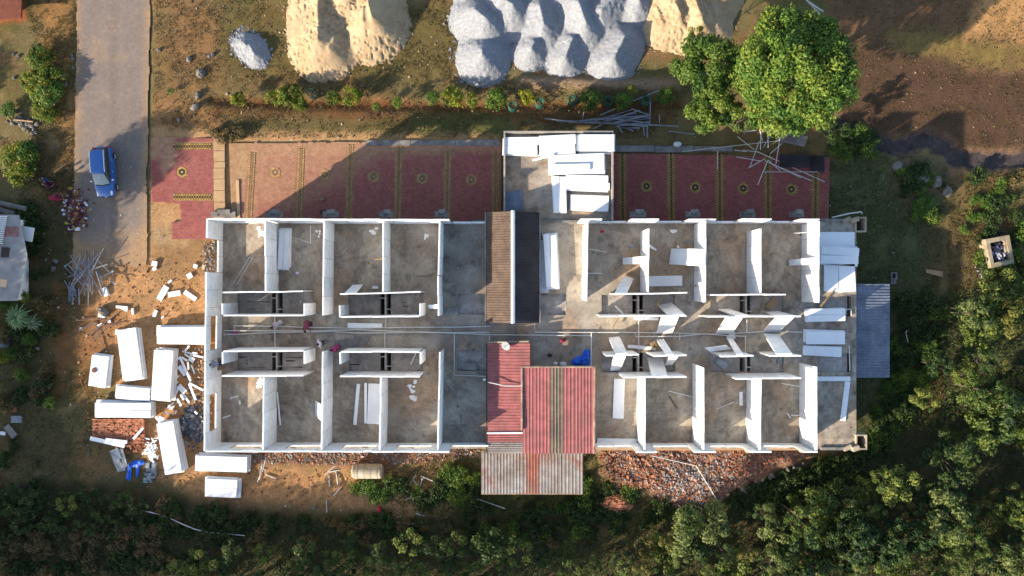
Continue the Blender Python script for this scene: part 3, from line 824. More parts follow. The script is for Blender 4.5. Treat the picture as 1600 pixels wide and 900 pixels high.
# ------------------------------------------------------------------ corrugated roofs
def corrugated(parent, name, c00, c10, c11, c01, ribs, m, hgt=0.05, th=0.012, split=1):
    """c00->c10 runs across the ribs, c00->c01 along them; split into separate sheets across"""
    c00, c10, c11, c01 = map(Vector, (c00, c10, c11, c01))
    nrm = (c10 - c00).cross(c01 - c00).normalized()
    if nrm.z < 0: nrm = -nrm
    out = []
    per = ribs / split
    for s in range(split):
        prof = []
        n = max(1, int(round(per)))
        for i in range(n):
            for t, z in ((0.0, 0), (0.55, 0), (0.68, 1), (0.87, 1)): prof.append(((i + t) / n, z))
        prof.append((1.0, 0))
        mb = MB(); vs = []
        e = 0.004 * (s % 2)
        for t, z in prof:
            u = (s + t) / split
            a = c00.lerp(c10, u) + nrm * (z * hgt + e); b = c01.lerp(c11, u) + nrm * (z * hgt + e)
            vs += [a, b, a - nrm * th, b - nrm * th]
        fs = []
        for i in range(len(prof) - 1):
            o = i * 4
            fs += [(o, o + 4, o + 5, o + 1), (o + 2, o + 3, o + 7, o + 6)]
            fs += [(o, o + 2, o + 6, o + 4), (o + 1, o + 5, o + 7, o + 3)]
        mb.add(vs, fs)
        mm = m[s % len(m)] if isinstance(m, list) else m
        out.append(mb.build(name, mm, parent))
    return out

def gable():
    ze, zr = 4.2, 5.1
    r = empty('gable_roof', P(802, 417, 4.0), parent=B)
    xl, xr, xm = 759.5, 842.5, 801.5
    y0, y1 = 330.5, 504.5
    def q(px, py, z, yy): p = P(px, py, z); return (p.x, yy, z)
    Y0, Y1 = P(0, y0, 4.7).y, P(0, y1, 4.7).y
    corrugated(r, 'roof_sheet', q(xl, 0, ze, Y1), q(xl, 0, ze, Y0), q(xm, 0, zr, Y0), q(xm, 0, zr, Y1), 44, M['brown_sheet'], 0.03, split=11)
    corrugated(r, 'roof_sheet', q(xr, 0, ze, Y1), q(xr, 0, ze, Y0), q(xm, 0, zr, Y0), q(xm, 0, zr, Y1), 44, M['dark_sheet'], 0.03, split=11)  # slope turned from the sun: its shade painted in with darker sheets
    p = P(xm, 0, zr); mb = MB()
    for s in (-1, 1):
        mb.add([(p.x, Y1 - 0.02, zr + 0.08), (p.x, Y0 + 0.02, zr + 0.08), (p.x + s * 0.14, Y0 + 0.02, zr + 0.02), (p.x + s * 0.14, Y1 - 0.02, zr + 0.02)], [(0, 1, 2, 3)])
    mb.build('ridge_cap', M['white_paint'], r)
    for px, s in ((xl, -1), (xr, 1)):
        p = P(px, 0, ze); mb = MB(); mb.box((p.x + s * 0.05, (Y0 + Y1) / 2, ze - 0.02), (0.09, Y0 - Y1, 0.12)); mb.build('gutter', M['grey_concrete'], r)
    mb = MB(); a, b, c = P(xl, 0, ze).x + 0.25, P(xr, 0, ze).x - 0.25, P(xm, 0, zr).x
    for y in (Y0 - 0.25, Y1 + 0.25):
        mb.add([(a, y, ZS - 0.1), (b, y, ZS - 0.1), (b, y, ze), (c, y, zr - 0.1), (a, y, ze), (a, y - 0.15, ZS - 0.1), (b, y - 0.15, ZS - 0.1), (b, y - 0.15, ze), (c, y - 0.15, zr - 0.1), (a, y - 0.15, ze)],
               [(0, 1, 2, 3, 4), (9, 8, 7, 6, 5), (0, 5, 6, 1), (1, 6, 7, 2), (2, 7, 8, 3), (3, 8, 9, 4), (4, 9, 5, 0)])
    for x in (a, b): mb.box((x, (Y0 + Y1) / 2, (ZS + ze) / 2 - 0.08), (0.14, Y0 - Y1 - 0.5, ze - ZS))
    mb.build('stair_head_wall', M['plaster'], r)
gable()

def red_roofs():
    # the left sheet roof, ribs across the picture, rising slightly to the right
    zl, zh = 4.1, 4.45
    r = empty('lean_to_roof', P(793, 620, 4.0), parent=B)
    def q(px, py, z): return P(px, py, z)
    ys = [536, 560, 585, 610, 634, 658, 680]
    for i in range(len(ys) - 1):
        corrugated(r, 'roof_sheet', q(762, ys[i + 1] + 0.6, zl), q(762, ys[i], zl), q(828, ys[i], zh), q(828, ys[i + 1] + 0.6, zh), 5, M['red_sheet'], 0.022)
    corrugated(r, 'roof_sheet', q(762, 691, zl), q(762, 680.4, zl), q(828, 680.4, zh), q(828, 691, zh), 3, M['red_sheet'], 0.035)
    corrugated(r, 'roof_sheet', q(762, 708, zl), q(762, 691, zl), q(828, 691, zh), q(828, 708, zh), 5, M['grey_sheet'], 0.035)
    for y in (534.8, 676.5):
        a, b = q(761, y, zl + 0.04), q(826, y - (1.5 if y < 600 else 0.5), zh + 0.05); mb = MB(); mb.tube([a, b], 0.06, 6); mb.build('flashing', M['white_paint'] if y > 600 else M['plaster'], r)
    a, b = q(760.5, 535, zl), q(760.5, 708, zl); mb = MB(); mb.box(((a.x + b.x) / 2, (a.y + b.y) / 2, zl - 0.03), (0.08, a.y - b.y, 0.1)); mb.build('gutter', M['dark_sheet'], r)
    mb = MB(); a, b = q(765, 705, zl), q(826, 539, zl); mb.box(((a.x + b.x) / 2, a.y, 3.7), (b.x - a.x, 0.15, 0.7)); mb.box(((a.x + b.x) / 2, b.y, 3.7), (b.x - a.x, 0.15, 0.7)); mb.box((a.x + 0.08, (a.y + b.y) / 2, 3.7), (0.15, b.y - a.y - 0.2, 0.66)); mb.build('supporting_wall', M['plaster'], r)
    # the right sheet roof, ribs running down the picture, with a see-through middle bay
    z0, z1 = 4.95, 4.6
    r = empty('sheet_roof', P(872, 640, 4.0), parent=B)
    bays = [(816.5, 838, M['red_sheet'], 4), (838, 859.5, M['red_sheet'], 4), (859.5, 880, M['clear_sheet'], 4), (880, 903, M['red_sheet'], 4), (903, 928, M['red_sheet'], 5)]
    for x0, x1, m, n in bays:
        corrugated(r, 'roof_sheet', q(x0, 574.5, z0), q(x1, 574.5, z0), q(x1, 640, (z0 + z1) / 2), q(x0, 640, (z0 + z1) / 2), n, m, 0.024)
        corrugated(r, 'roof_sheet', q(x0, 637, (z0 + z1) / 2 - 0.01), q(x1, 637, (z0 + z1) / 2 - 0.01), q(x1, 708.5, z1), q(x0, 708.5, z1), n, m, 0.024)
    mb = MB()
    for a, b in ((q(815, 573, z0 + 0.03), q(930, 573, z0 + 0.03)), (q(815.6, 574, z0 + 0.03), q(815.6, 672, 4.78)), (q(929.4, 573, z0 + 0.03), q(928.6, 709, z1 + 0.03))): mb.tube([a, b], 0.075, 6)
    mb.build('flashing', mat('flashing_cement', C(190, 165, 145), 0.9, C(120, 100, 90), scale=2), r)
    mb = MB(); a, b = q(820, 706, z1), q(925, 578, z1)
    for c, s in (((a.x + 0.1, (a.y + b.y) / 2), (0.15, b.y - a.y)), ((b.x - 0.1, (a.y + b.y) / 2), (0.15, b.y - a.y)), (((a.x + b.x) / 2, b.y), (b.x - a.x - 0.4, 0.15)), (((a.x + b.x) / 2, a.y), (b.x - a.x - 0.4, 0.15))):
        mb.box((c[0], c[1], 3.92), (s[0], s[1], 1.1))
    mb.build('supporting_wall', M['plaster'], r)
    p = P(825, 562, 3.9); mb = MB(); mb.box((p.x, p.y, 3.65), (0.42, 1.2, 0.5)); mb.build('parapet_block', M['plaster'], B)
red_roofs()

def side_roofs():
    r = empty('entrance_canopy', P(832, 742, 2.4), parent=B)
    q = P; z0, z1 = 2.95, 2.7
    for x0, x1, m, n in ((752, 772, M['grey_sheet'], 4), (772, 792, M['grey_sheet'], 4), (792, 812, M['grey_sheet'], 4), (812, 823, M['grey_sheet'], 2), (823, 842, M['rust_sheet'], 4), (842, 866, M['grey_sheet'], 5), (866, 889, M['grey_sheet'], 4), (889, 911, M['grey_sheet'], 4)):
        corrugated(r, 'roof_sheet', q(x0, 705, z0), q(x1, 705, z0), q(x1, 771.5, z1), q(x0, 771.5, z1), n, m, 0.026)
    a, b = q(752, 772, z1), q(911, 772, z1); mb = MB(); mb.box(((a.x + b.x) / 2, a.y, z1 - 0.06), (b.x - a.x, 0.08, 0.08)); mb.build('eaves_beam', M['wood'], r)
    for x in (756, 830, 907):
        p = q(x, 768, z1); mb = MB(); mb.tube([(p.x, p.y, -0.05), (p.x, p.y, z1 - 0.05)], 0.05); mb.build('post', M['steel'], r)
    r = empty('side_canopy', P(1364, 517, 2.4), parent=B)
    z0, z1 = 3.1, 2.75
    ys = [443.5, 462, 480, 499, 517, 536, 553, 571, 589.5]
    for i in range(len(ys) - 1):
        corrugated(r, 'roof_sheet', q(1336, ys[i + 1] + 0.5, z0), q(1336, ys[i], z0), q(1390, ys[i], z1), q(1390, ys[i + 1] + 0.5, z1), 4, M['blue_sheet'], 0.04)
    for y in (446, 517, 587):
        p = q(1387, y, z1); mb = MB(); mb.tube([(p.x, p.y, -0.05), (p.x, p.y, z1 - 0.03)], 0.05); mb.build('post', M['steel'], r)
side_roofs()
# ------------------------------------------------------------------ loose white panels: stacks, leaners, single sheets
def stack(cx, cy, L, Wd, ang, n, z0, name_label, group, th=0.13, jit=0.13, sheets=None, lab_top=None, single=None):
    """photo pixels of the top sheet's centre and size; ang in photo degrees of the long side (0 = across, 90 = down)"""
    zt = z0 + n * th
    s = (H - zt) / F
    c = P(cx, cy, zt)
    for i in range(n):
        top = i == n - 1
        mb = MB()
        j = 0 if top else 1
        ox, oy = random.uniform(-jit, jit) * j, random.uniform(-jit, jit) * j
        k = (1 + random.uniform(-0.015, 0.03) * j)
        cols = max(1, round(Wd * s / 0.62))
        mb.box((c.x + ox, c.y + oy, z0 + th * (i + 0.5)), (L * s * k, Wd * s, th - 0.012), R(-ang + random.uniform(-2.2, 2.2) * j))
        if top and n >= 3 and not single:
            rot = Matrix.Rotation(R(-ang), 4, 'Z')
            for sd in (-1, 1):
                h_ = MB(); q = rot @ Vector((random.uniform(-.06, .06), sd * Wd * s * 0.25, 0))
                h_.box((c.x + q.x, c.y + q.y, z0 + th * (i + 0.5) + random.uniform(0, 0.03)), (L * s * random.uniform(0.97, 1.01), Wd * s * 0.5 - 0.02, th - 0.012), M=Matrix.Rotation(R(-ang + random.uniform(-0.7, 0.7)), 4, 'Z') @ Matrix.Rotation(R(random.uniform(-2.0, 2.0)), 4, 'X'))
                tag(h_.build('foam_board', M['foam']), 'one of two topmost panels of ' + name_label, 'panel', group)
            continue
        o = mb.build('foam_board', M['foam'])
        if single: tag(o, single, 'panel', group)
        elif top: tag(o, lab_top or ('topmost panel of ' + name_label), 'panel', group)
        else: tag(o, 'white panel under the top in ' + name_label, 'panel', group)

G1 = 'white panels stacked on the orange soil'
for a in ((202, 553, 80, 31, 83, 5, 'the tilted stack below the steel poles'), (283, 524, 79, 26, 0, 5, 'the stack lying against the building wall'),
          (253, 586, 78, 30, 94, 6, 'the upright stack beside the white offcuts'), (154, 580, 50, 27, 97, 4, 'the stack carrying a dark round lid'),
          (207, 615, 53, 20, 5, 5, 'the short stack behind the long one'), (192, 641, 88, 23, 1, 6, 'the long stack above the brick pile'),
          (264, 700, 80, 27, 80, 7, 'the tall leaning stack beside the grey blocks'), (346, 725, 82, 24, 2, 5, 'the stack below the building corner'),
          (346, 763, 50, 28, 3, 5, 'the lowest stack near the dark verge')):
    stack(*a[:6], 0.02, a[6], G1)
mb = MB(); p = P(147.5, 578.5, 0.55)
mb.tube([(p.x, p.y, 0.54), (p.x, p.y, 0.6), (p.x, p.y, 0.61)], [0.2, 0.2, 0.14], 12)
tag(mb.build('lid', mat('dark_lid', (0.12, 0.045, 0.035), 0.7)), 'dark red round lid lying on a white panel stack', 'lid')

G2 = 'white panels stacked on the porch roof'
for a in ((814, 227, 53, 26, 0, 3, 'the stack in the upper left porch corner'), (871, 226, 56, 30, -2, 4, 'the middle stack along the porch parapet'),
          (932, 223, 55, 26, 0, 5, 'the stack in the upper right porch corner'), (903, 255, 86, 29, -2, 4, 'the long stack across the porch'),
          (918, 285, 68, 23, 1, 3, 'the half shaded stack right of the porch centre'), (875, 304, 20, 56, 0, 3, 'the upright stack near the gable roof'),
          (921, 317, 60, 24, 2, 2, 'the lowest stack on the porch')):
    if a[2] < a[3]: stack(a[0], a[1], a[3], a[2], 88, a[5], 3.31, a[6], G2)
    else: stack(*a[:6], 3.31, a[6], G2)
mb = MB(); mb.quadslab([P(832, 249, 3.55), P(866, 240, 3.95), P(866, 243.5, 3.95), P(832, 252, 3.55)], 0.06)
tag(mb.build('foam_board', M['foam']), 'narrow white strip poking out from the porch stacks', 'panel', G2)
stack(893, 261, 58, 10, -1, 1, 3.31 + 4 * 0.13, '', G2, single='narrow white panel lying on the long porch stack', jit=0)

G3 = 'white panels lying on the roof slab'
for a in ((861, 408, 82, 20, 87, 5, 'the stack right of the gable roof'), (443, 389, 62, 16, 93, 4, 'the stack in the second upper room'),
          (432, 391, 66, 9, 92, 2, 'the narrow pile against the partition'), (850, 415, 80, 13, 90, 2, 'the low pile hard against the gable roof'),
          (1308, 374, 55, 23, 0, 2, 'the bluish pile nearest the top right corner'), (1312, 399, 59, 26, 2, 4, 'the pile overhanging the slab edge'),
          (1299, 434, 42, 22, 90, 2, 'the left upright pile at the slab edge'), (1324, 434, 42, 25, 87, 2, 'the right upright pile at the slab edge'),
          (1290, 492, 60, 20, -1, 3, 'the upper pile beside the blue canopy'), (1290, 528, 61, 20, 0, 2, 'the middle pile beside the blue canopy'),
          (1285, 549, 60, 15, 3, 2, 'the lower pile beside the blue canopy')):
    stack(*a[:6], ZS + 0.01, a[6], G3, th=0.11)
for a in ((967, 623, 62, 17, 92, 'single white panel on the brown floor below the red roof'), (584, 631, 63, 19, 92, 'wide white panel beside the partition in the third lower room'),
          (571, 630, 63, 4, 90, 'narrow grey edged panel beside the wide one'), (557, 632, 64, 5, 95, 'thin leaning strip left of the wide panel'),
          (570, 509, 54, 8, 1, 'small white panel in the corridor beside the pipes'), (1040, 439, 52, 16, -1, 'shaded white panel lying behind a partition'),
          (1303, 592, 52, 7, 0, 'long white strip near the blue canopy foot'), (1321, 627, 62, 8, 97, 'long white strip slanting across the corner slab'),
          (964, 690, 62, 9, 1, 'white panel lying along the lower ledge by the red roof'), (1010, 498, 38, 4.5, 1, 'thin white panel lying along the corridor wall'),
          (1003, 543, 44, 5, 5, 'thin white panel lying across the corridor near the timber'), (1380 - 1.5, 619, 5, 20, 0, '')):
    if not a[5]: continue
    stack(*a[:5], 1, ZS + 0.01, '', G3, th=0.1, single=a[5], jit=0)
stack(1158, 623, 21, 5, 90, 1, ZS + 0.01, '', G3, th=0.08, single='short white strip in the third lower room from the right', jit=0)

G4 = 'white panels leaning against the partition walls'
def lean(q, zs, label, th=0.09):
    mb = MB(); mb.quadslab([P(x, y, z) for (x, y), z in zip(q, zs)], th)
    tag(mb.build('leaning_board', M['panel']), label, 'panel', G4)
lo, hi = ZS + 0.12, ZR + 0.02
lean([(1028.5, 477), (1049, 472), (1070, 491), (1044, 492.5)], (lo - .3, lo - .3, hi, hi), 'shaded panel leaning in the bath recess under the middle room')
lean([(1034, 495), (1060.7, 495), (1051, 520), (1026, 521)], (hi, hi, lo, lo), 'sunlit panel leaning into the corridor, nearest the red roof')
lean([(1121, 482.5), (1138, 482), (1169, 492), (1150, 493)], (lo - .3, lo - .3, hi, hi), 'shaded panel leaning in the left half of the far bath recess')
lean([(1196, 487), (1216, 486), (1243, 493), (1210, 493.5)], (lo - .3, lo - .3, hi, hi), 'shaded panel leaning in the right half of the far bath recess')
lean([(1135, 496), (1161, 496), (1145, 520), (1119, 520.5)], (hi, hi, lo, lo), 'sunlit panel leaning into the corridor, middle of the three')
lean([(1213, 496.5), (1241, 496), (1220, 516.5), (1193.6, 517)], (hi, hi, lo, lo), 'sunlit panel leaning into the corridor, nearest the blue canopy')
lean([(951, 527), (968, 525.5), (980, 551), (961.5, 553)], (lo, lo, hi, hi), 'grey looking panel leaning on the corridor wall beside the blue tarpaulin')
lean([(1026, 531), (1037, 529), (1052, 553), (1040, 554)], (lo, lo, hi, hi), 'narrow panel leaning on the corridor wall by the timber offcuts')
lean([(959.5, 557), (978, 556.5), (969, 579), (953.5, 580)], (hi, hi, lo - .3, lo - .3), 'bright panel leaning into the bath recess beside the blue tarpaulin')
lean([(1046.5, 557.5), (1060, 557), (1051, 570), (1039.5, 571)], (hi, hi, lo + .5, lo + .5), 'short bright panel leaning under the corridor wall')
lean([(1011.5, 558.5), (1035, 558.5), (1043, 587.5), (1018, 588)], (lo - .3, lo - .3, hi, hi), 'wide shaded panel leaning across the bath recess')
lean([(1136, 528), (1145, 528.5), (1161, 553), (1151, 554)], (lo, lo, hi, hi), 'narrow panel leaning above the grey bench')
lean([(1193.6, 521), (1216, 521.6), (1238, 552.6), (1213, 552.6)], (lo, lo, hi, hi), 'wide panel leaning above the small debris heap')
lean([(1102, 544.5), (1135, 540), (1142, 545.5), (1110, 550)], (lo + .9, lo + .9, lo + .7, lo + .7), 'panel lying slantwise on the corridor wall end')
lean([(974.7, 430.6), (990, 436), (979.5, 458), (960, 458)], (lo, lo, hi, hi), 'shaded panel leaning in the room under the sunlit floor')
lean([(973, 403), (1012, 400), (1012, 412), (973, 413)], (lo, hi, hi, lo), 'narrow panel leaning on the first right partition')
lean([(1048.7, 388), (1101, 389.5), (1101, 416), (1045.5, 412.7)], (lo, hi, hi, lo), 'wide panel half in sun leaning on the second right partition')
lean([(1232.6, 406), (1278, 402), (1278, 413), (1233, 415)], (lo, hi, hi, lo), 'narrow panel leaning on the last right partition')
lean([(1014, 381), (1026, 389), (1026, 392), (1014, 385)], (hi - .4, lo, lo, hi - .4), 'small strip leaning off the back of a partition')
lean([(1101, 416), (1118, 416.5), (1118, 428), (1101, 428)], (hi - .3, lo, lo, hi - .3), 'small panel propped behind the second right partition') if False else None
lean([(551, 445), (567, 444), (556, 457), (537, 459)], (lo, lo, ZT, ZT), 'panel leaning on the bath wall of the third upper room')
lean([(492, 626), (502, 633), (502, 658), (492, 648)], (lo, ZT - .3, ZT - .3, lo), 'small panel leaning on the partition of the second lower room')
lean([(669, 476.5), (683, 476), (684, 482), (670, 482)], (ZT - .6, ZT - .3, ZT - .3, ZT - .6), 'short white piece sticking out from a partition end')
# roof stiffeners: white strips on the partition tops
# ------------------------------------------------------------------ poles, pipes and timber
def rod(a, b, r, m, name, label, cat, group, plate=False):
    mb = MB(); mb.tube([a, b], r, 6)
    o = mb.build(name, m)
    tag(o, label, cat, group)
    if plate:
        p = MB(); q = Vector(b); p.box(q, (0.15, 0.15, 0.03), random.uniform(0, 1.5)); p.build('base_plate', m, o)
    return o
def pole_heap(pts, r, m, z0, dz, label, group, name='steel_pole', cat='pole', plates=0.3):
    for i, (x1, y1, x2, y2) in enumerate(pts):
        za, zb = z0 + random.random() * dz, z0 + random.random() * dz
        rod(P(x1, y1, za), P(x2, y2, zb), r * random.uniform(0.85, 1.15), m, name, label, cat, group, random.random() < plates)
def z4(px, py): return 90 + px / 5.0, 380 + py / 5.0
H1 = [(100, 92, 240, 340), (360, 40, 170, 400), (75, 265, 390, 165), (175, 90, 60, 180), (215, 50, 235, 330), (280, 55, 270, 400), (330, 70, 130, 320), (120, 300, 330, 75), (290, 115, 435, 250),
      (265, 60, 275, 320), (240, 110, 240, 490), (60, 190, 240, 370), (170, 190, 230, 280), (200, 130, 240, 300), (310, 190, 350, 310), (300, 220, 360, 410), (250, 130, 255, 380), (330, 270, 430, 220),
      (85, 170, 215, 320), (180, 100, 130, 250), (270, 230, 320, 110), (320, 220, 450, 320), (225, 90, 190, 160), (140, 210, 190, 290), (185, 130, 110, 330), (345, 410, 260, 250)]
pole_heap([(*z4(a, b), *z4(c, d)) for a, b, c, d in H1], 0.035, M['steel'], 0.05, 0.7, 'grey steel prop lying in the big heap at the end of the road', 'steel props in the heap by the road')
H1b = [(55, 290, 130, 450), (92, 300, 90, 460), (108, 310, 100, 455), (125, 315, 135, 410), (115, 480, 120, 330), (140, 360, 145, 420), (165, 350, 170, 480), (215, 350, 210, 400)]
pole_heap([(*z4(a, b), *z4(c, d)) for a, b, c, d in H1b], 0.045, M['steel'], 0.05, 0.25, 'short grey pipe at the lower left of the prop heap', 'grey pipes beside the prop heap', 'pipe', 'pipe', 0)
H2 = [(150, 603, 370, 590), (285, 605, 365, 860), (160, 685, 280, 615), (180, 685, 290, 625), (215, 712, 360, 640), (235, 735, 470, 540), (240, 770, 410, 690), (330, 670, 490, 630), (270, 730, 480, 605), (95, 568, 150, 595), (225, 715, 400, 595)]
pole_heap([(*z4(a, b), *z4(c, d)) for a, b, c, d in H2], 0.032, M['rusty_steel'], 0.05, 0.25, 'rusty steel prop scattered above the tilted panel stack', 'rusty props on the soil')
def z3(px, py): return 800 + px / 4.0, py / 4.0
H3 = [(205, 740, 400, 765), (280, 760, 930, 785), (330, 755, 660, 768), (520, 755, 750, 685), (340, 760, 860, 730), (420, 755, 780, 710), (560, 745, 850, 720), (600, 760, 770, 700), (640, 770, 860, 740),
      (650, 790, 860, 760), (665, 800, 800, 800), (690, 780, 850, 790), (660, 785, 690, 830), (845, 780, 845, 865), (820, 790, 830, 850), (745, 680, 860, 720), (760, 630, 925, 562), (865, 615, 862, 780),
      (550, 720, 645, 680), (440, 745, 450, 700), (700, 770, 1040, 790), (980, 820, 1140, 838), (640, 765, 840, 725), (620, 740, 860, 770), (570, 760, 800, 690), (710, 800, 760, 820), (510, 805, 560, 780), (922, 715, 922, 770)]
pole_heap([(*z3(a, b), *z3(c, d)) for a, b, c, d in H3], 0.045, M['steel'], 0.05, 0.5, 'pale steel pipe in the tangle above the porch roof', 'pale pipes tangled above the porch', 'pipe', 'pipe', 0)
def z5(px, py): return 1040 + px / 6.15, 180 + py / 6.15
H4 = [(160, 350, 1240, 228), (500, 345, 500, 520), (690, 205, 850, 330), (740, 335, 900, 355), (660, 335, 780, 350), (680, 400, 910, 440), (880, 350, 1530, 640), (960, 440, 1400, 630), (930, 545, 1460, 545),
      (885, 670, 980, 440), (800, 505, 950, 420), (810, 500, 900, 250), (905, 140, 930, 250), (915, 160, 912, 330), (1030, 160, 940, 310), (985, 160, 985, 310), (1100, 210, 1060, 470), (1005, 370, 1120, 270),
      (980, 430, 1110, 540), (1020, 470, 1300, 600), (750, 160, 870, 145), (1145, 150, 1145, 250), (930, 155, 1090, 165)]
pole_heap([(*z5(a, b), *z5(c, d)) for a, b, c, d in H4], 0.028, M['pipe'], 0.08, 0.35, 'thin pale rod scattered over the shaded paving edge', 'thin rods on the shaded paving', 'rod', 'rod', 0)
def zb(px, py): return 400 + px / 4.0, 675 + py / 4.0
H5 = [(430, 270, 495, 210), (455, 250, 522, 238), (458, 270, 458, 340), (500, 250, 512, 330), (485, 398, 533, 345), (440, 425, 443, 500), (910, 290, 910, 352), (920, 305, 955, 328), (960, 330, 1000, 268), (1030, 275, 1165, 332),
      (1025, 340, 1040, 290), (1005, 368, 1135, 402), (940, 420, 1015, 398), (1355, 408, 1555, 478), (1330, 455, 1415, 475), (880, 565, 985, 575), (1000, 510, 1055, 525), (1100, 360, 1125, 325), (980, 300, 1020, 340),
      (25, 180, 60, 175), (40, 200, 20, 300), (60, 170, 40, 250), (30, 215, 60, 240), (8, 315, 40, 240), (60, 265, 125, 292), (190, 130, 235, 195)]
pole_heap([(*zb(a, b), *zb(c, d)) for a, b, c, d in H5], 0.04, M['pipe'], 0.05, 0.1, 'pale pipe offcut strewn on the soil behind the building', 'pipe offcuts behind the building', 'pipe', 'pipe', 0)
for a, b, t in (((1018, 712), (1088, 728), 'long thin pipe lying across the brick rubble, upper piece'), ((1088, 728), (1122, 784), 'long thin pipe lying across the brick rubble, lower piece')):
    za = ground_h(*a) + 0.35; zb_ = ground_h(*b) + 0.3
    rod(P(*a, za), P(*b, zb_), 0.03, M['pipe'], 'pipe', t, 'pipe', None)
def polyrod(pts, r, m, name, label, cat, group=None):
    mb = MB(); mb.tube(pts, r, 6); return tag(mb.build(name, m), label, cat, group)
polyrod([P(x, y, 0.45 + 0.1 * math.sin(x)) for x, y in ((222, 797), (245, 803), (262, 808), (285, 819), (305, 827), (325, 832), (355, 834), (382, 837))], 0.035, M['pipe'], 'hose', 'pale hose trailing through the dark undergrowth', 'hose')
polyrod([P(1432, 504, 0.2), P(1415, 519, 0.25), P(1419, 535, 0.2)], 0.04, M['pipe'], 'pipe', 'bent pale pipe at the edge of the wood', 'pipe')
polyrod([P(1300, 340, 3.3), P(1325, 334, 3.45), P(1346, 331, 3.5), P(1347, 334, 3.3)], 0.05, M['pipe'], 'pipe', 'white pipe with elbow above the corner duct', 'pipe')

# water pipes over the corridor
GP = 'white water pipes laid over the corridor'
def wp(pts, label, r=0.035, z=ZS + 0.12):
    polyrod([P(*p, z) for p in pts], r, M['pipe'], 'water_pipe', label, 'pipe', GP)
wp([(366, 520), (366, 509), (437, 510), (480, 511.5), (560, 513), (640, 511.5), (720, 511), (766, 509.5)], 'uppermost water pipe along the left corridor')
wp([(350, 524), (350, 516.5), (430, 517), (500, 517), (560, 515), (640, 519), (700, 520), (764, 519), (765, 533)], 'middle water pipe along the left corridor', z=ZS + 0.2)
wp([(350, 523), (430, 519.5), (520, 518), (560, 520.5), (620, 520), (660, 518.5), (720, 521), (770, 523), (925, 524.5)], 'lowest water pipe passing under the two roofs', z=ZS + 0.15)
wp([(429.5, 492), (429.5, 548)], 'short water pipe crossing the corridor near the grey shirted worker', z=ZS + 0.25)
wp([(602, 466), (603, 512)], 'short water pipe crossing beside the small white panel')
wp([(601, 521), (601.5, 548)], 'short water pipe below the corridor pipes on the left')
wp([(710, 521), (709.5, 586), (760, 588)], 'water pipe turning round the square recess beside the red roof', z=ZS + 0.08)
wp([(835.5, 508), (836, 519), (990, 519.5), (1060, 520.5), (1110, 522), (1165, 520), (1195, 518), (1258, 519)], 'upper water pipe along the right corridor')
wp([(992.5, 519), (993, 526), (1062, 525.5), (1100, 521.5), (1140, 524.5), (1166, 525.5)], 'lower water pipe along the right corridor', z=ZS + 0.2)
wp([(924, 520), (923.5, 573)], 'water pipe running down beside the blue tarpaulin', z=ZS + 0.3)
wp([(998, 500), (998, 546)], 'water pipe crossing the corridor by the timber offcuts', z=ZS + 0.28)
wp([(1167, 497), (1167, 520)], 'water pipe crossing the corridor by the middle leaning panel', z=ZS + 0.28)
wp([(1165, 526), (1165, 555)], 'water pipe dropping toward the grey bench', z=ZS + 0.28)
wp([(1062, 521), (1062, 532)], 'stub of water pipe below the right corridor pipes')
wp([(1317, 484), (1330, 483), (1330, 494)], 'water pipe at the upper service shaft by the blue canopy')
wp([(1327, 540), (1328, 580)], 'water pipe at the lower service shaft by the blue canopy')
wp([(762, 597), (790, 603), (815, 603)], 'pale pipe lying over the left red roof', z=4.5)
wp([(1262, 363), (1240, 364.5)], 'short rod across the last partition top', z=ZS + 1.4, r=0.03)
GR = 'thin reinforcement rods on the slab'
for i in range(8):
    y0 = 530 + i * 1.5; rod(P(520 + i * 1.5, y0 + 3, ZS + 0.04), P(586 - i * 2.2, y0 - 8 + i * 0.9, ZS + 0.06), 0.014, M['cement_block'], 'reinforcement_rod', 'thin steel rod in the fan laid out in the left corridor', 'rod', GR)
rod(P(553, 545, ZS + 0.05), P(561, 527, ZS + 0.08), 0.03, M['steel'], 'reinforcement_rod', 'single steel rod crossing the fan of rods', 'rod', GR)
for (a, b) in (((365, 442), (390, 401)), ((370, 445), (395, 402))):
    rod(P(*a, ZS + 0.03), P(*b, ZS + 0.03), 0.022, M['pipe'], 'reinforcement_rod', 'pale rod of the pair lying in the first upper room', 'rod', 'pair of pale rods')
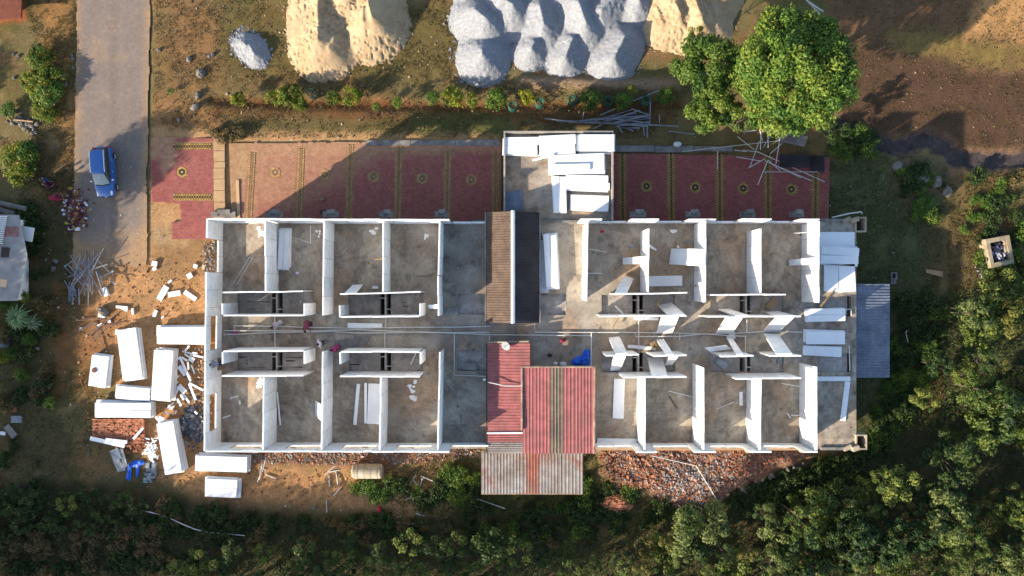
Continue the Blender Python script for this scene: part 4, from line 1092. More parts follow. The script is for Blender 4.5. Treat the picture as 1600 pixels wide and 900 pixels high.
for (a, b, t, w, z) in (((432, 428), (436, 450), 'wooden batten below the panel stack in the second upper room', 0.06, 0.05), ((449, 368), (486, 380), 'long thin cord lying in the second upper room', 0.02, 0.03),
        ((485, 353), (485, 381), 'upright pale rod near the second upper partition', 0.03, 0.03), ((433, 613), (438, 664), 'white batten leaning in the second lower room', 0.07, 0.06), ((360, 622), (372, 619), 'white stick in the first lower room, upper', 0.05, 0.04),
        ((348, 653), (360, 649), 'white stick in the first lower room, lower', 0.05, 0.04), ((374, 626), (375, 632), 'tiny white block in the first lower room', 0.06, 0.05), ((1046, 619), (1059, 638), 'white batten lying in the lower room beside the dark floor stain', 0.06, 0.05),
        ((1045, 611), (1085, 621), 'thin rod reaching to the lower partition', 0.025, 0.1), ((918, 427), (941, 427), 'white rod at the foot of the tall partition', 0.03, 0.1), ((920, 389), (948, 394), 'thin pale rod in the shaded upper room', 0.02, 0.1),
        ((1120, 639), (1147, 628), 'thin pale rod in the third lower room', 0.02, 0.06), ((1221, 599), (1262, 606), 'thin rod reaching the last lower partition', 0.025, 0.3), ((1230, 646), (1235, 653), 'small white stick in the fourth lower room', 0.05, 0.05),
        ((1236, 649), (1262, 649), 'thin white rod below the last lower partition', 0.025, 0.3), ((641, 699 - 4), (650, 571), '', 0, 0), ((642, 569), (650, 551), 'white batten standing in the bath recess of the third lower room', 0.06, -0.2),
        ((1013, 490 - 2), (1002, 470), '', 0, 0), ((1025, 481), (1036, 461), 'pale plank propped on the middle bath wall', 0.07, 1.0), ((956, 515), (965, 496), 'pale plank propped against the corridor wall by the gable', 0.07, 0.4),
        ((961, 478), (975, 492), 'white batten across the sunlit bath recess', 0.07, 0.4), ((1185, 489), (1194, 464), 'thin plank in the far bath recess', 0.05, -0.1), ((1282, 478), (1300, 458), 'brown plank leaning near the pile overhang', 0.06, 0.2),
        ((1282, 480), (1303, 453), 'second brown plank leaning near the pile overhang', 0.05, 0.25), ((1066, 455), (1093, 443), 'pale plank propped on the second right partition', 0.04, 0.6), ((591, 405), (597, 404), 'short wooden peg in the third upper partition', 0.06, 1.5),
        ((592, 404.5), (585, 404.5), 'short wooden peg sticking into the third upper room', 0.06, 1.6), ((677, 430.5), (683, 430), 'short wooden peg in the fourth upper partition', 0.05, 1.6), ((1223, 365), (1240, 362), 'dark rod beside the last upper partition', 0.02, 0.9),
        ((1176, 356), (1192, 0), '', 0, 0), ((627, 533), (640, 533.5), '', 0, 0), ((720, 646), (720.5, 664), 'thin white stick on the dark slab beside the red roof', 0.025, 0.04), ((651, 432), (676, 430), 'dark stick lying in the fourth upper room', 0.03, 0.04)):
    if not t: continue
    rod(P(*a, ZS + z), P(*b, ZS + z + 0.04), w * 0.9, M['wood'] if ('wood' in t or 'plank' in t) else (M['rusty_steel'] if 'dark' in t else M['foam']), 'batten' if w > 0.04 else 'rod', t, 'stick', 'sticks and rods on the slab')

# ------------------------------------------------------------------ sand and gravel heaps
def heap(name, label, cat, cones, m, step, rough, bumps=0.0, seed=1):
    """cones: photo px centre, radius px, height, (elongation dx, dy px) - slopes of loose material"""
    xs0 = min(c[0] - c[2] - abs(c[4]) for c in cones); xs1 = max(c[0] + c[2] + abs(c[4]) for c in cones)
    ys0 = min(c[1] - c[2] - abs(c[5]) for c in cones); ys1 = max(c[1] + c[2] + abs(c[5]) for c in cones)
    s = H / F
    xs = np.arange(xs0 - 6, xs1 + 6, step / s); ys = np.arange(ys0 - 6, ys1 + 6, step / s)
    X, Y = np.meshgrid(xs, ys); px, py = X.ravel(), Y.ravel()
    # undo the perspective: a point at height z is drawn farther out, so look it up farther out
    acc = np.zeros(px.shape); KS = 10.0
    wob = (fbm(px, py, 1 / 24.0, seed) - 0.5) * 6 + (fbm(px, py, 1 / 5.0, seed + 40) - 0.5) * 3
    for cx, cy, r, h, dx, dy in cones:
        h = h * 1.12; cy = cy - (7 if r > 25.5 else 0)
        k = (H - h * 0.6) / H
        cx, cy = 800 + (cx - 800) * k, 450 + (cy - 450) * k
        d = seg_dist(px, py, [(cx - dx, cy - dy), (cx + dx + 1e-3, cy + dy)]) + wob * 0.5
        q = 1 - d / r
        q = np.where(q > 0, np.abs(q) ** 1.04, q * 2.0)
        zz = h * q
        acc = acc + np.exp(KS * np.clip(zz, -3, 6))
    z = np.log(np.maximum(acc, 1e-9)) / KS - 0.06
    z = z + (fbm(px, py, 1 / 5.0, seed + 3) - 0.5) * rough + (fbm(px, py, 1 / 2.2, seed + 5) - 0.5) * rough * 0.6
    if bumps:
        b = fbm(px, py, 1 / 4.0, seed + 8, 2); foot = sstep(0.35, 0.55, fbm(px, py, 1 / 40.0, seed + 9))
        z = z - bumps * sstep(0.42, 0.75, b) * foot
    z = np.minimum(z, 4.0)
    keep = z > -0.12
    i = np.arange(px.size).reshape(X.shape)
    f = np.stack([i[1:, :-1].ravel(), i[1:, 1:].ravel(), i[:-1, 1:].ravel(), i[:-1, :-1].ravel()], 1)
    f = f[keep[f].any(1)]
    used = np.unique(f); remap = np.zeros(px.size, np.int64); remap[used] = np.arange(len(used))
    v = np.stack([(px - 800) * s, (450 - py) * s, np.maximum(z, -0.15)], 1)[used]
    o = grid_obj(name, v, remap[f], None, m)
    c = Vector((float(v[:, 0].mean()), float(v[:, 1].mean()), 0)); o.data.transform(Matrix.Translation(-c)); o.location = c
    def spill():
        cx, cy, r, h, dx, dy = random.choice(cones); u = random.uniform(-1, 1); a = random.uniform(0, 6.283); q = r * random.triangular(0.9, 1.25, 0.95)
        return cx + dx * u + math.cos(a) * q, cy + dy * u + math.sin(a) * q
    sandy = 'sand' in name; SP.append((('sand' if sandy else 'gravel'), label, spill, (C(208, 183, 147), C(182, 155, 120)) if sandy else (C(176, 178, 182), C(140, 143, 150)), 120 * len(cones)))
    return tag(o, label, cat)
SP = []
heap('sand_heap', 'large trampled heap of pale sand, left of the gravel', 'sand heap',
     [(500, 20, 60, 1.7, 0, 50), (520, -30, 75, 2.2, 20, 20), (576, 8, 56, 1.9, 8, 30), (570, 30, 60, 1.7, 0, 14), (492, 84, 38, 1.1, 2, 8), (520, 78, 40, 1.35, -4, 6), (604, 24, 28, 0.8, 3, 18), (478, 50, 32, 0.8, 0, 30)], M['sand'], 0.07, 0.05, 0.14, 3)
heap('gravel_heap', 'large grey gravel heap tipped in several mounds', 'gravel heap',
     [(754, 92, 45, 1.6, 0, 3), (832, 80, 32, 1.25, -2, 4), (888, 84, 34, 1.35, -5, 14), (966, 84, 40, 1.5, 8, -16), (752, 34, 46, 1.7, 8, 6), (792, 14, 46, 1.75, 8, 4), (846, 34, 46, 1.55, 3, 14), (908, 30, 44, 1.8, 6, 16), (950, 14, 40, 1.75, 12, -12), (992, 0, 40, 1.6, 4, 10),
      (770, -30, 56, 2.2, 16, 5), (860, -22, 50, 2.1, 22, 4), (930, -34, 56, 2.2, 26, 4), (985, -40, 50, 2.0, 10, 4)], M['gravel'], 0.08, 0.13, 0.0, 13)
heap('sand_heap', 'golden sand heap between the gravel and the big tree', 'sand heap',
     [(1050, 10, 52, 1.6, 10, 22), (1030, 34, 34, 1.0, 4, 12), (1086, 20, 50, 1.7, 8, 22), (1075, -30, 70, 2.0, 30, 6), (1115, 30, 34, 0.9, 4, 18), (1060, 48, 26, 0.8, 8, 6)], M['sand'], 0.07, 0.05, 0.10, 23)
heap('gravel_heap', 'small pale gravel mound on the grass', 'gravel heap', [(384, 70, 24, 0.7, 2, 2), (396, 80, 23, 0.75, 3, 5), (376, 66, 16, 0.4, 2, 0)], M['gravel'], 0.07, 0.22, 0.0, 33)

# ------------------------------------------------------------------ bricks, blocks, rubble, stones
def unit_box(name, size, m):
    mb = MB(); mb.box((0, 0, size[2] / 2), size); return mb
def brick_pile(name, label, cat, spots, size, m, part, dims):
    """spots: (x, y, z, rz) of every brick"""
    c = Vector((sum(s[0] for s in spots) / len(spots), sum(s[1] for s in spots) / len(spots), 0))
    root = empty(name, c, label, cat)
    mb = unit_box(part, size, m); proto = mb.build(part, m, root, local=True)
    for i, (x, y, z, rz, rx) in enumerate(spots):
        o = proto if i == 0 else proto.copy()
        if i: COLL.objects.link(o); o.parent = root
        o.location = Vector((x, y, z)) - c; o.rotation_euler = (rx, 0, rz)
    return root
def brick_core(poly, z0, z1, parent):
    mb = MB(); q = [P(x, y, z1) for x, y in poly][::-1]; mb.prism([(p.x, p.y) for p in q], z0, z1); k = mb.build('lower_course', M['brick'], parent); k['kind'] = 'stuff'
sp = []
for j in range(15):
    for i in range(17):
        x = 146 + i * 4.75 + (j % 2) * 1.2 + random.uniform(-.5, .5); y = 656 + j * 2.55 + random.uniform(-.4, .4)
        if j > 11 and i < 8: continue
        p = P(x, y, 0.35); sp.append((p.x, p.y, 0.26 + random.choice((0, 0, 0, 0.03, -0.05)), R(random.uniform(-7, 7)), R(random.uniform(-6, 6))))
for i in range(44):
    x, y = random.gauss(213, 11), random.gauss(695, 5); p = P(x, y)
    sp.append((p.x, p.y, random.uniform(0.02, 0.2), random.uniform(0, 3.1), random.uniform(-0.5, 0.5)))
r_ = brick_pile('brick_stack', 'low stack of dusty red bricks below the long panel stack', 'brick stack', sp, (0.225, 0.108, 0.09), M['brick'], 'brick', None)
brick_core([(145, 655), (225, 655), (225, 692), (186, 692), (186, 684), (145, 684)], 0.0, 0.2, r_)
sp = []
for j in range(13):
    for i in range(11):
        t = (i - 5) / 5.6; u = (j - 6) / 6.6
        if t * t + u * u > 1: continue
        zt = 0.55 * (1 - (t * t + u * u)) + 0.1
        p = P(963 + t * 25 + (j % 2) * 1.5 + random.uniform(-.6, .6), 787 + u * 16.5 + random.uniform(-.5, .5), zt)
        sp.append((p.x, p.y, zt + random.uniform(-0.05, 0.05), R(random.uniform(-12, 12)), R(random.uniform(-9, 9))))
r_ = brick_pile('brick_stack', 'rounded pile of orange bricks in the dark grass', 'brick stack', sp, (0.235, 0.115, 0.10), M['brick'], 'brick', None)
brick_core([(963 + 20 * math.cos(a * 0.5236), 787 + 12 * math.sin(a * 0.5236)) for a in range(12)], 0.0, 0.25, r_)
sp = []
for j in range(9):
    for i in range(3):
        if random.random() < 0.12: continue
        k = random.choice((0, 1, 1)); p = P(231 + i * 5.4 + j * -0.5 + random.uniform(-.6, .6), 722 + j * 3.8 + random.uniform(-.5, .5), 0.3)
        if j > 6 and i == 2: continue
        for kk in range(k + 1): sp.append((p.x, p.y, 0.02 + 0.17 * kk, R(random.uniform(-9, 9)), 0))
brick_pile('block_stack', 'small stack of grey cement blocks beside the blue sheet', 'block stack', sp, (0.30, 0.19, 0.16), M['cement_block'], 'block', None)

def bits(name, label, n, sampler, size, cols, zf, flat=0.5, kind='stuff', box=True, m=None, group=None):
    mb = MB()
    for i in range(n):
        px, py = sampler()
        s = random.uniform(*size) * (1 if random.random() < 0.8 else 1.7)
        z = zf(px, py)
        c = random.choice(cols); q = random.uniform(0.75, 1.2); c = tuple(x * q for x in c)
        p = P(px, py, z)
        Mx = Matrix.Rotation(random.uniform(0, 6.28), 4, 'Z') @ Matrix.Rotation(random.uniform(-0.6, 0.6), 4, 'X')
        if box: mb.box(p, (s, s * random.uniform(0.35, 0.9), s * random.uniform(0.2, flat)), M=Mx, col=c)
        else: mb.blob(p, (s * 0.5, s * random.uniform(0.3, 0.5), s * random.uniform(0.2, flat) * 0.6), 6, 4, col=c, jit=0.25)
    o = mb.build(name, m or M['vcol'])
    return tag(o, label, kind=kind)
def spill_bits():
    for nm, label, f, cols, n in SP: bits(nm + '_spill', 'loose grains spilled round the ' + label, n, f, (0.05, 0.14), list(cols), lambda x, y: 0.0, 0.5)
spill_bits()
def in_polys(poly):
    xs_ = [p[0] for p in poly]; ys_ = [p[1] for p in poly]
    def f():
        while True:
            x, y = random.uniform(min(xs_), max(xs_)), random.uniform(min(ys_), max(ys_))
            if in_poly(np.array([x]), np.array([y]), poly)[0]: return x, y
    return f
def gauss(cx, cy, sx, sy): return lambda: (random.gauss(cx, sx), random.gauss(cy, sy))
gh_cache = {}
def gz(px, py):
    return ground_h(px, py)
BR = [C(182, 118, 86, 1.4), C(165, 104, 76, 1.4), C(192, 134, 102, 1.4), C(202, 152, 122, 1.4), C(160, 100, 78, 1.4)]
GREY = [C(165, 165, 165), C(185, 182, 178), C(140, 140, 142), C(200, 195, 188), C(120, 116, 112)]
bits('rubble', 'broken red brick and grey mortar rubble below the right half of the building', 5200, in_polys([(925, 702), (1262, 702), (1258, 712), (1205, 732), (1160, 758), (1115, 782), (1058, 786), (1040, 768), (1000, 764), (962, 768), (948, 740)]), (0.045, 0.15), BR * 4 + GREY + [C(185, 148, 120), C(168, 128, 100)] * 3, lambda x, y: gz(x, y) + random.uniform(0, 0.1), 0.6)
bits('rubble', 'grey mortar rubble in the middle of the brick heap', 1500, gauss(1085, 748, 28, 20), (0.04, 0.13), GREY * 3 + BR[:1], lambda x, y: gz(x, y) + random.uniform(0.02, 0.14), 0.6)
bits('rubble', 'scattered debris along the foot of the building on the left', 1900, in_polys([(330, 700), (750, 702), (748, 714), (640, 724), (560, 728), (420, 724), (330, 716)]), (0.04, 0.12), GREY * 2 + BR * 2 + [C(130, 100, 80)], lambda x, y: gz(x, y) + random.uniform(0, 0.06))
bits('rubble', 'pale stones and mortar crumbs between the offcuts and the wall', 1300, in_polys([(294, 545), (330, 540), (330, 668), (312, 660), (292, 630)]), (0.05, 0.13), [C(215, 175, 130), C(190, 150, 110), C(225, 205, 180), C(160, 120, 90)], lambda x, y: gz(x, y) + random.uniform(0, 0.1))
bits('rubble', 'heap of dark grey block rubble beside the wall', 420, gauss(303, 664, 9, 14), (0.1, 0.26), GREY + [C(95, 95, 100), C(110, 110, 116)] * 3, lambda x, y: gz(x, y) + random.uniform(0, 0.22))
bits('rubble', 'stones and weeds at the notch of the left wall', 150, in_polys([(318, 375), (336, 375), (338, 440), (322, 452), (316, 420)]), (0.05, 0.15), GREY + [C(215, 200, 170)], lambda x, y: gz(x, y) + 0.04)
bits('litter', 'small white scraps lying on the shaded grass', 150, in_polys([(1292, 230), (1410, 250), (1400, 440), (1345, 470), (1345, 700), (1290, 330)]), (0.03, 0.08), [C(190, 190, 185)], lambda x, y: 0.03)
bits('litter', 'white scraps scattered over the yard', 300, in_polys([(20, 260), (1290, 190), (1290, 215), (350, 215), (240, 330), (330, 460), (310, 800), (700, 810), (700, 730), (250, 770), (100, 700), (20, 480)]), (0.04, 0.1), [C(220, 215, 210), C(200, 190, 175)], lambda x, y: 0.03)
bits('litter', 'pale crumbs and pebbles on the upper field', 900, in_polys([(236, -20), (720, -20), (780, 130), (1060, 140), (1060, 215), (340, 215), (236, 190)]), (0.04, 0.12), [C(200, 180, 150), C(150, 120, 90), C(110, 80, 58), C(95, 90, 60)], lambda x, y: gz(x, y) + 0.02)
bits('litter', 'clods and pebbles on the dirt field', 700, in_polys([(1300, -20), (1650, -20), (1650, 245), (1500, 240), (1440, 212), (1380, 218), (1310, 188)]), (0.04, 0.11), [C(120, 96, 72, 1.6), C(120, 92, 66, 1.3), C(95, 74, 55, 1.3), C(150, 128, 104, 1.6)], lambda x, y: gz(x, y) + 0.02)
bits('litter', 'clods and chips on the orange soil', 1100, in_polys([(236, 400), (320, 400), (322, 500), (310, 720), (600, 740), (600, 800), (330, 780), (240, 750), (120, 660), (110, 460)]), (0.04, 0.12), [C(185, 130, 80), C(160, 105, 60), C(215, 165, 110), C(140, 90, 55)], lambda x, y: gz(x, y) + 0.02)
bits('litter', 'chips and dust swept about the roof slab', 500, in_polys([(350, 350), (1330, 350), (1330, 690), (350, 690)]), (0.03, 0.09), [C(215, 205, 195), C(120, 100, 85), C(160, 140, 120)], lambda x, y: ZS + 0.02, m=M['vcol'])
bits('litter', 'white foam crumbs in the left bath recess', 14, gauss(456, 474, 9, 7), (0.06, 0.14), [C(225, 225, 225)], lambda x, y: ZS - 0.18)
# flowers, cups and wrappers tipped at the roadside
bits('litter', 'heap of red and yellow flowers, cups and wrappers at the roadside', 520, gauss(117, 329, 8, 14), (0.09, 0.24), [C(130, 56, 62), C(112, 56, 66), C(190, 158, 84), C(172, 122, 76), C(150, 76, 84), C(200, 192, 200), C(108, 56, 76), C(96, 70, 60)], lambda x, y: 0.04 + random.uniform(0, 0.28), box=False)
GF = 'white cups and boxes round the flower heap'
for x, y in ((101, 317), (103, 322), (99, 329), (100, 335), (117, 300), (120, 301), (133, 318), (135, 321), (134, 342), (130, 352), (109, 341), (113, 345), (115, 312), (104, 314)):
    mb = MB(); p = P(x, y, 0.1); mb.tube([(p.x, p.y, 0.02), (p.x + random.uniform(-.05, .05), p.y + .04, 0.16)], 0.09, 8, r2=0.11)
    tag(mb.build('cup', M['white_paint']), 'white paper cup among the scraps at the roadside flower heap', 'cup', GF)
for x, y, t in ((111, 357, 'white box below the roadside flower heap, on its left'), (121.5, 358, 'white box below the roadside flower heap, on its right')):
    mb = MB(); p = P(x, y, 0.1); mb.box((p.x, p.y, 0.1), (0.3, 0.22, 0.2), R(5)); o = tag(mb.build('box', M['white_paint']), t, 'box'); 
    l = MB(); l.box((p.x, p.y, 0.215), (0.32, 0.24, 0.03), R(5)); l.build('lid', M['white_paint'], o)
# white offcuts
GO = 'white panel offcuts strewn on the soil'
def off(x, y, L, Wd, ang, t=0.12, z=0.02, lab=None):
    mb = MB(); p = P(x, y, z + t); s = H / F
    mb.box((p.x, p.y, z + t / 2), (L * s, Wd * s, t), M=Matrix.Rotation(R(-ang), 4, 'Z') @ Matrix.Rotation(R(random.uniform(-4, 4)), 4, 'X'))
    tag(mb.build('foam_offcut', M['foam']), lab or 'small white offcut strewn on the orange soil', 'offcut', GO)
for x, y, L, Wd, a, lab in ((254, 458, 24, 9, -60, 'long white block standing out between two others on the soil'), (272, 459, 19, 8, -10, 'white block in the middle of the sunlit row'), (297, 462, 22, 7, 35, 'white block slanting at the right of the sunlit row'),
        (241, 412, 8, 8, 10, 'white block near the road end, upper of two'), (241, 420, 6, 5, -20, 'white block near the road end, lower of two'), (296, 431, 8, 8, -30, 'square white block alone on the soil'), (305, 416, 6, 6, 20, None), (265, 440, 7, 3, -40, None), (242, 490, 11, 5, -70, 'white stub above the wall stack'),
        (190, 480, 18, 4, 5, None), (194, 483, 10, 4, 25, None), (207, 487, 10, 3, 85, None), (164, 456, 14, 8, 65, 'white block at the foot of the prop heap'), (254, 496, 5, 2, -50, None), (182, 519, 8, 4, -80, None), (156, 493, 6, 5, 10, None), (161, 494, 6, 5, 60, None), (156, 508, 8, 4, -25, None), (170, 502, 5, 5, 0, None), (126, 513, 4, 3, 0, None)):
    off(x, y, L, Wd, a, lab=lab)
def zo(px, py): return 250 + px / 4.737, 530 + py / 4.737
for (a, b, c, d, w) in ((215, 50, 185, 85, 4), (165, 90, 280, 120, 3), (180, 110, 240, 150, 3), (245, 120, 320, 135, 4), (160, 135, 200, 160, 4), (215, 140, 250, 160, 10), (145, 130, 225, 310, 4.5), (205, 170, 210, 225, 3), (230, 190, 255, 255, 3), (185, 215, 225, 290, 3),
        (215, 325, 320, 380, 4.5), (215, 330, 262, 450, 5), (95, 110, 130, 155, 8), (140, 200, 190, 265, 10), (135, 345, 185, 395, 11), (165, 400, 215, 470, 4), (125, 440, 155, 495, 5), (150, 410, 175, 450, 4), (55, 510, 100, 470, 3), (70, 520, 105, 495, 3), (40, 540, 65, 560, 3), (75, 505, 90, 520, 4), (110, 555, 120, 530, 3),
        (230, 690, 268, 745, 5), (125, 265, 95, 300, 2.5), (140, 270, 110, 300, 2.5), (105, 340, 130, 315, 2.5), (255, 535, 275, 555, 4), (120, 400, 140, 345, 3), (240, 100, 275, 105, 3), (270, 100, 210, 130, 3), (60, 500, 75, 490, 4)):
    x1, y1 = zo(a, b); x2, y2 = zo(c, d)
    L = math.hypot(x2 - x1, y2 - y1); off((x1 + x2) / 2, (y1 + y2) / 2, L, w * 0.72, math.degrees(math.atan2(y2 - y1, x2 - x1)), 0.08, random.uniform(0.03, 0.35), 'white strip in the jumble of offcuts beside the left wall')
for i in range(70):
    x, y = random.gauss(237, 5), random.gauss(704, 9); off(x, y, random.uniform(4, 11), random.uniform(1, 2.2), random.uniform(0, 180), 0.05, random.uniform(0.05, 0.4), 'thin white sliver in the spill beside the grey blocks')
for x1, y1, x2, y2, w, lab in ((141, 685, 194, 697, 6, 'long white strip across the brick stack, lower'), (165, 687, 198, 691, 5, 'long white strip across the brick stack, upper'), (208, 686, 223, 669, 3.5, 'white batten lying on the bricks'), (243, 651, 252, 662, 4, 'white chip beside the leaning stack, left'), (248, 653, 256, 656, 6, 'grey white chip beside the leaning stack, right')):
    off((x1 + x2) / 2, (y1 + y2) / 2, math.hypot(x2 - x1, y2 - y1), w, math.degrees(math.atan2(y2 - y1, x2 - x1)), 0.1, 0.45 if y1 < 690 else 0.3, lab)
# grey sheets and blue plastic on the ground
for q, t in (([(171, 705), (184, 700), (190, 716), (177, 720)], 'upper grey board of the pile by the brick stack'), ([(176, 719), (186, 717), (196, 735), (184, 738)], 'lower grey board of the pile by the brick stack'), ([(186, 702), (191, 700), (199, 728), (193, 734)], 'narrow grey board at the right of the pile')):
    mb = MB(); mb.quadslab([P(x, y, 0.3 + 0.05 * i) for i, (x, y) in enumerate(q)], 0.06); tag(mb.build('board', M['cement_block']), t, 'board', 'grey boards by the brick stack')
def tarp(name, label, outline, zbase, amp, m, seed):
    xs_ = [p[0] for p in outline]; ys_ = [p[1] for p in outline]
    X, Y = np.meshgrid(np.arange(min(xs_), max(xs_), 0.8), np.arange(min(ys_), max(ys_), 0.8)); px, py = X.ravel(), Y.ravel()
    d = seg_dist(px, py, outline + [outline[0]]); ins = in_poly(px, py, outline)
    z = zbase + amp * np.minimum(d / 6.0, 1) * (0.3 + fbm(px, py, 1 / 6.0, seed) * 1.1) + np.abs(fbm(px + py * 0.5, py, 1 / 3.5, seed + 2) - 0.5) * amp * 1.2
    s = (H - zbase) / F
    i = np.arange(px.size).reshape(X.shape)
    f = np.stack([i[1:, :-1].ravel(), i[1:, 1:].ravel(), i[:-1, 1:].ravel(), i[:-1, :-1].ravel()], 1); f = f[ins[f].all(1)]
    used = np.unique(f); rm = np.zeros(px.size, np.int64); rm[used] = np.arange(len(used))
    v = np.stack([(px - 800) * s, (450 - py) * s, z], 1)[used]
    o = grid_obj(name, v, rm[f], None, m, smooth=False); c = Vector((float(v[:, 0].mean()), float(v[:, 1].mean()), zbase)); o.data.transform(Matrix.Translation(-c)); o.location = c
    return tag(o, label, 'tarpaulin')
tarp('tarpaulin', 'crumpled bright blue tarpaulin beside the red roof', [(892, 569), (893, 562), (902, 556), (908, 555), (913, 546), (921, 544), (923, 552), (922, 572), (900, 572.5)], ZS + 0.02, 0.4, M['blue_tarp'], 51)
tarp('tarpaulin', 'torn blue plastic sheet on the soil beside the grey blocks', [(200, 724), (210, 719), (224, 718), (228, 724), (220, 728), (216, 748), (212, 746), (213, 730), (207, 730), (206, 744), (204, 752), (196, 748), (198, 738)], 0.04, 0.15, M['blue_tarp'], 57)

def stone(x, y, r, label, group=None, name='boulder', sink=0.3):
    mb = MB(); s = H / F; mb.blob((0, 0, 0), (r * s, r * s * random.uniform(0.6, 0.9), r * s * random.uniform(0.6, 0.85)), 9, 6, jit=0.16)
    o = mb.build(name, M['rock'], local=True); p = P(x, y, 0.0); o.location = (p.x, p.y, gz(x, y) + r * s * sink); o.rotation_euler = (0, 0, random.uniform(0, 3))
    return tag(o, label, 'rock', group)
for x, y, r, t in ((296, 93, 5, 'grey boulder nearest the small gravel mound'), (315, 115, 8, 'largest angular boulder on the upper grass'), (310, 150, 7, 'pale boulder beside the clipped bush row'), (306, 168, 8, 'flat grey boulder beside the walkway'), (249, 79, 4, 'small boulder near the road edge'), (328, 88, 4, 'left small stone of a pair on the grass'), (333, 86, 4, 'right small stone of a pair on the grass'), (280, 188, 4, 'small stone above the red paving patch'),
        (163, 487, 9, 'dull stone lump among the rusty props'), (1437, 280, 13, 'grey boulder above the green shrubs by the stream'), (1462, 285, 10, 'large rock on the stream bank, left'), (1478, 300, 9, 'large rock on the stream bank, right'), (1400, 260, 9, 'rock half buried below the stream'), (557, 763, 4, 'grey stone on the soil below the cream tank'), (491, 793, 3.5, 'grey stone on the soil left of the red can'), (85, 420, 5, 'pale stone beside the white house, lower'), (88, 408, 5, 'pale stone beside the white house, upper'), (60, 483 + 61, 4, 'white stone alone on the shaded soil')):
    stone(x, y, r, t)
GS = 'stones heaped at the roadside bush'
for x, y in ((28, 188), (22, 193), (36, 195), (45, 205), (41, 201), (50, 196), (54, 202), (48, 190), (60, 194), (38, 188), (32, 183), (44, 194), (52, 209), (57, 207)): stone(x, y, random.uniform(3, 6), 'pale stone in the heap between the two roadside bushes', GS)
for x, y in ((22, 85), (30, 88), (23, 122), (26, 175), (12, 190), (60, 124), (70, 105), (76, 124), (114, 92), (115, 106), (104, 132), (101, 121), (113, 86), (58, 145), (64, 150), (86, 232), (60, 236)): stone(x, y, random.uniform(2.5, 4.5), 'pale stone scattered around the roadside bushes', 'pale stones around the roadside bushes')
for i in range(9): x, y = random.uniform(324, 337), random.uniform(380, 440); stone(x, y, random.uniform(1.4, 2.6), 'pale stone at the notch of the left building wall', 'stones at the notch', sink=0.5)
for i in range(26): x, y = 1100 + i * 7 + random.uniform(-3, 3), 790 - i * 3.0 + random.uniform(-6, 6); stone(x, y, random.uniform(2, 4.5), 'stone along the lower edge of the brick rubble', 'stones edging the rubble', sink=0.5) if 1150 < x < 1290 else None
# ------------------------------------------------------------------ vegetation
def leaf_mesh(name, pos, nrm, size, col, seed=0, aspect=0.5):
    """pos, nrm (n,3), size (n,), col (n,3) -> one folded quad per leaf"""
    r = np.random.default_rng(seed); n = len(pos)
    nrm = nrm / (np.linalg.norm(nrm, axis=1, keepdims=True) + 1e-9)
    t = r.normal(size=(n, 3)); t -= (t * nrm).sum(1, keepdims=True) * nrm; t /= np.linalg.norm(t, axis=1, keepdims=True) + 1e-9
    b = np.cross(nrm, t)
    s = size[:, None]
    a0 = pos - t * s * 0.5; a2 = pos + t * s * 0.5 - nrm * s * 0.1
    a1 = pos + b * s * aspect * 0.5 - nrm * s * 0.12; a3 = pos - b * s * aspect * 0.5 - nrm * s * 0.12
    v = np.stack([a0, a1, a2, a3], 1).reshape(-1, 3)
    i = np.arange(n)[:, None] * 4
    f = np.concatenate([i + np.array([[0, 1, 2]]), i + np.array([[0, 2, 3]])], 0)
    o = grid_obj(name, v, f, np.repeat(col, 4, 0), M['leaf'], smooth=False)
    me = o.data; bpy.data.objects.remove(o)
    return me

G_A, G_B, G_C = np.array(C(100, 144, 52, 2.05)), np.array(C(158, 176, 70, 2.1)), np.array(C(60, 98, 42, 2.1))
def crown(name, seed, rx, rz, ncl, nleaf, leaf, clr, pal, upb=0.5, ratio=0.5, fill=0.55, flat=1.0, lumpy=1.0):
    r = np.random.default_rng(seed)
    d = r.normal(size=(ncl, 3)); d /= np.linalg.norm(d, axis=1, keepdims=True)
    d[:, 2] = np.abs(d[:, 2]) * 1.0 - 0.28
    d /= np.linalg.norm(d, axis=1, keepdims=True)
    lump = 0.9 + 0.26 * lumpy * np.sin(d[:, 0] * 4.1 + seed) * np.cos(d[:, 1] * 3.7 + seed * 1.7)
    rad = (fill + (1 - fill) * r.random(ncl) ** 0.6) * lump
    cc = d * rad[:, None] * np.array([rx, rx, rz])
    w = r.random(ncl)
    k = r.integers(0, ncl, nleaf)
    dd = r.normal(size=(nleaf, 3)); dd /= np.linalg.norm(dd, axis=1, keepdims=True)
    cr = clr * (0.6 + 0.8 * w[k])
    pos = cc[k] + dd * (cr * r.random(nleaf) ** 0.45)[:, None] * np.array([1, 1, 0.75 * flat])
    nrm = dd * 0.7 + np.array([0, 0, upb]) + r.normal(size=(nleaf, 3)) * 0.45
    t = np.clip(w[k] * 0.7 + r.random(nleaf) * 0.5 - 0.1, 0, 1)[:, None]
    a, b, c = pal
    col = np.where(t < 0.5, c + (a - c) * t * 2, a + (b - a) * (t - 0.5) * 2) * (0.86 + 0.28 * r.random((nleaf, 1)))
    size = leaf * (0.6 + 0.8 * r.random(nleaf))
    return leaf_mesh(name, pos, nrm, size, col, seed + 1, ratio), cc

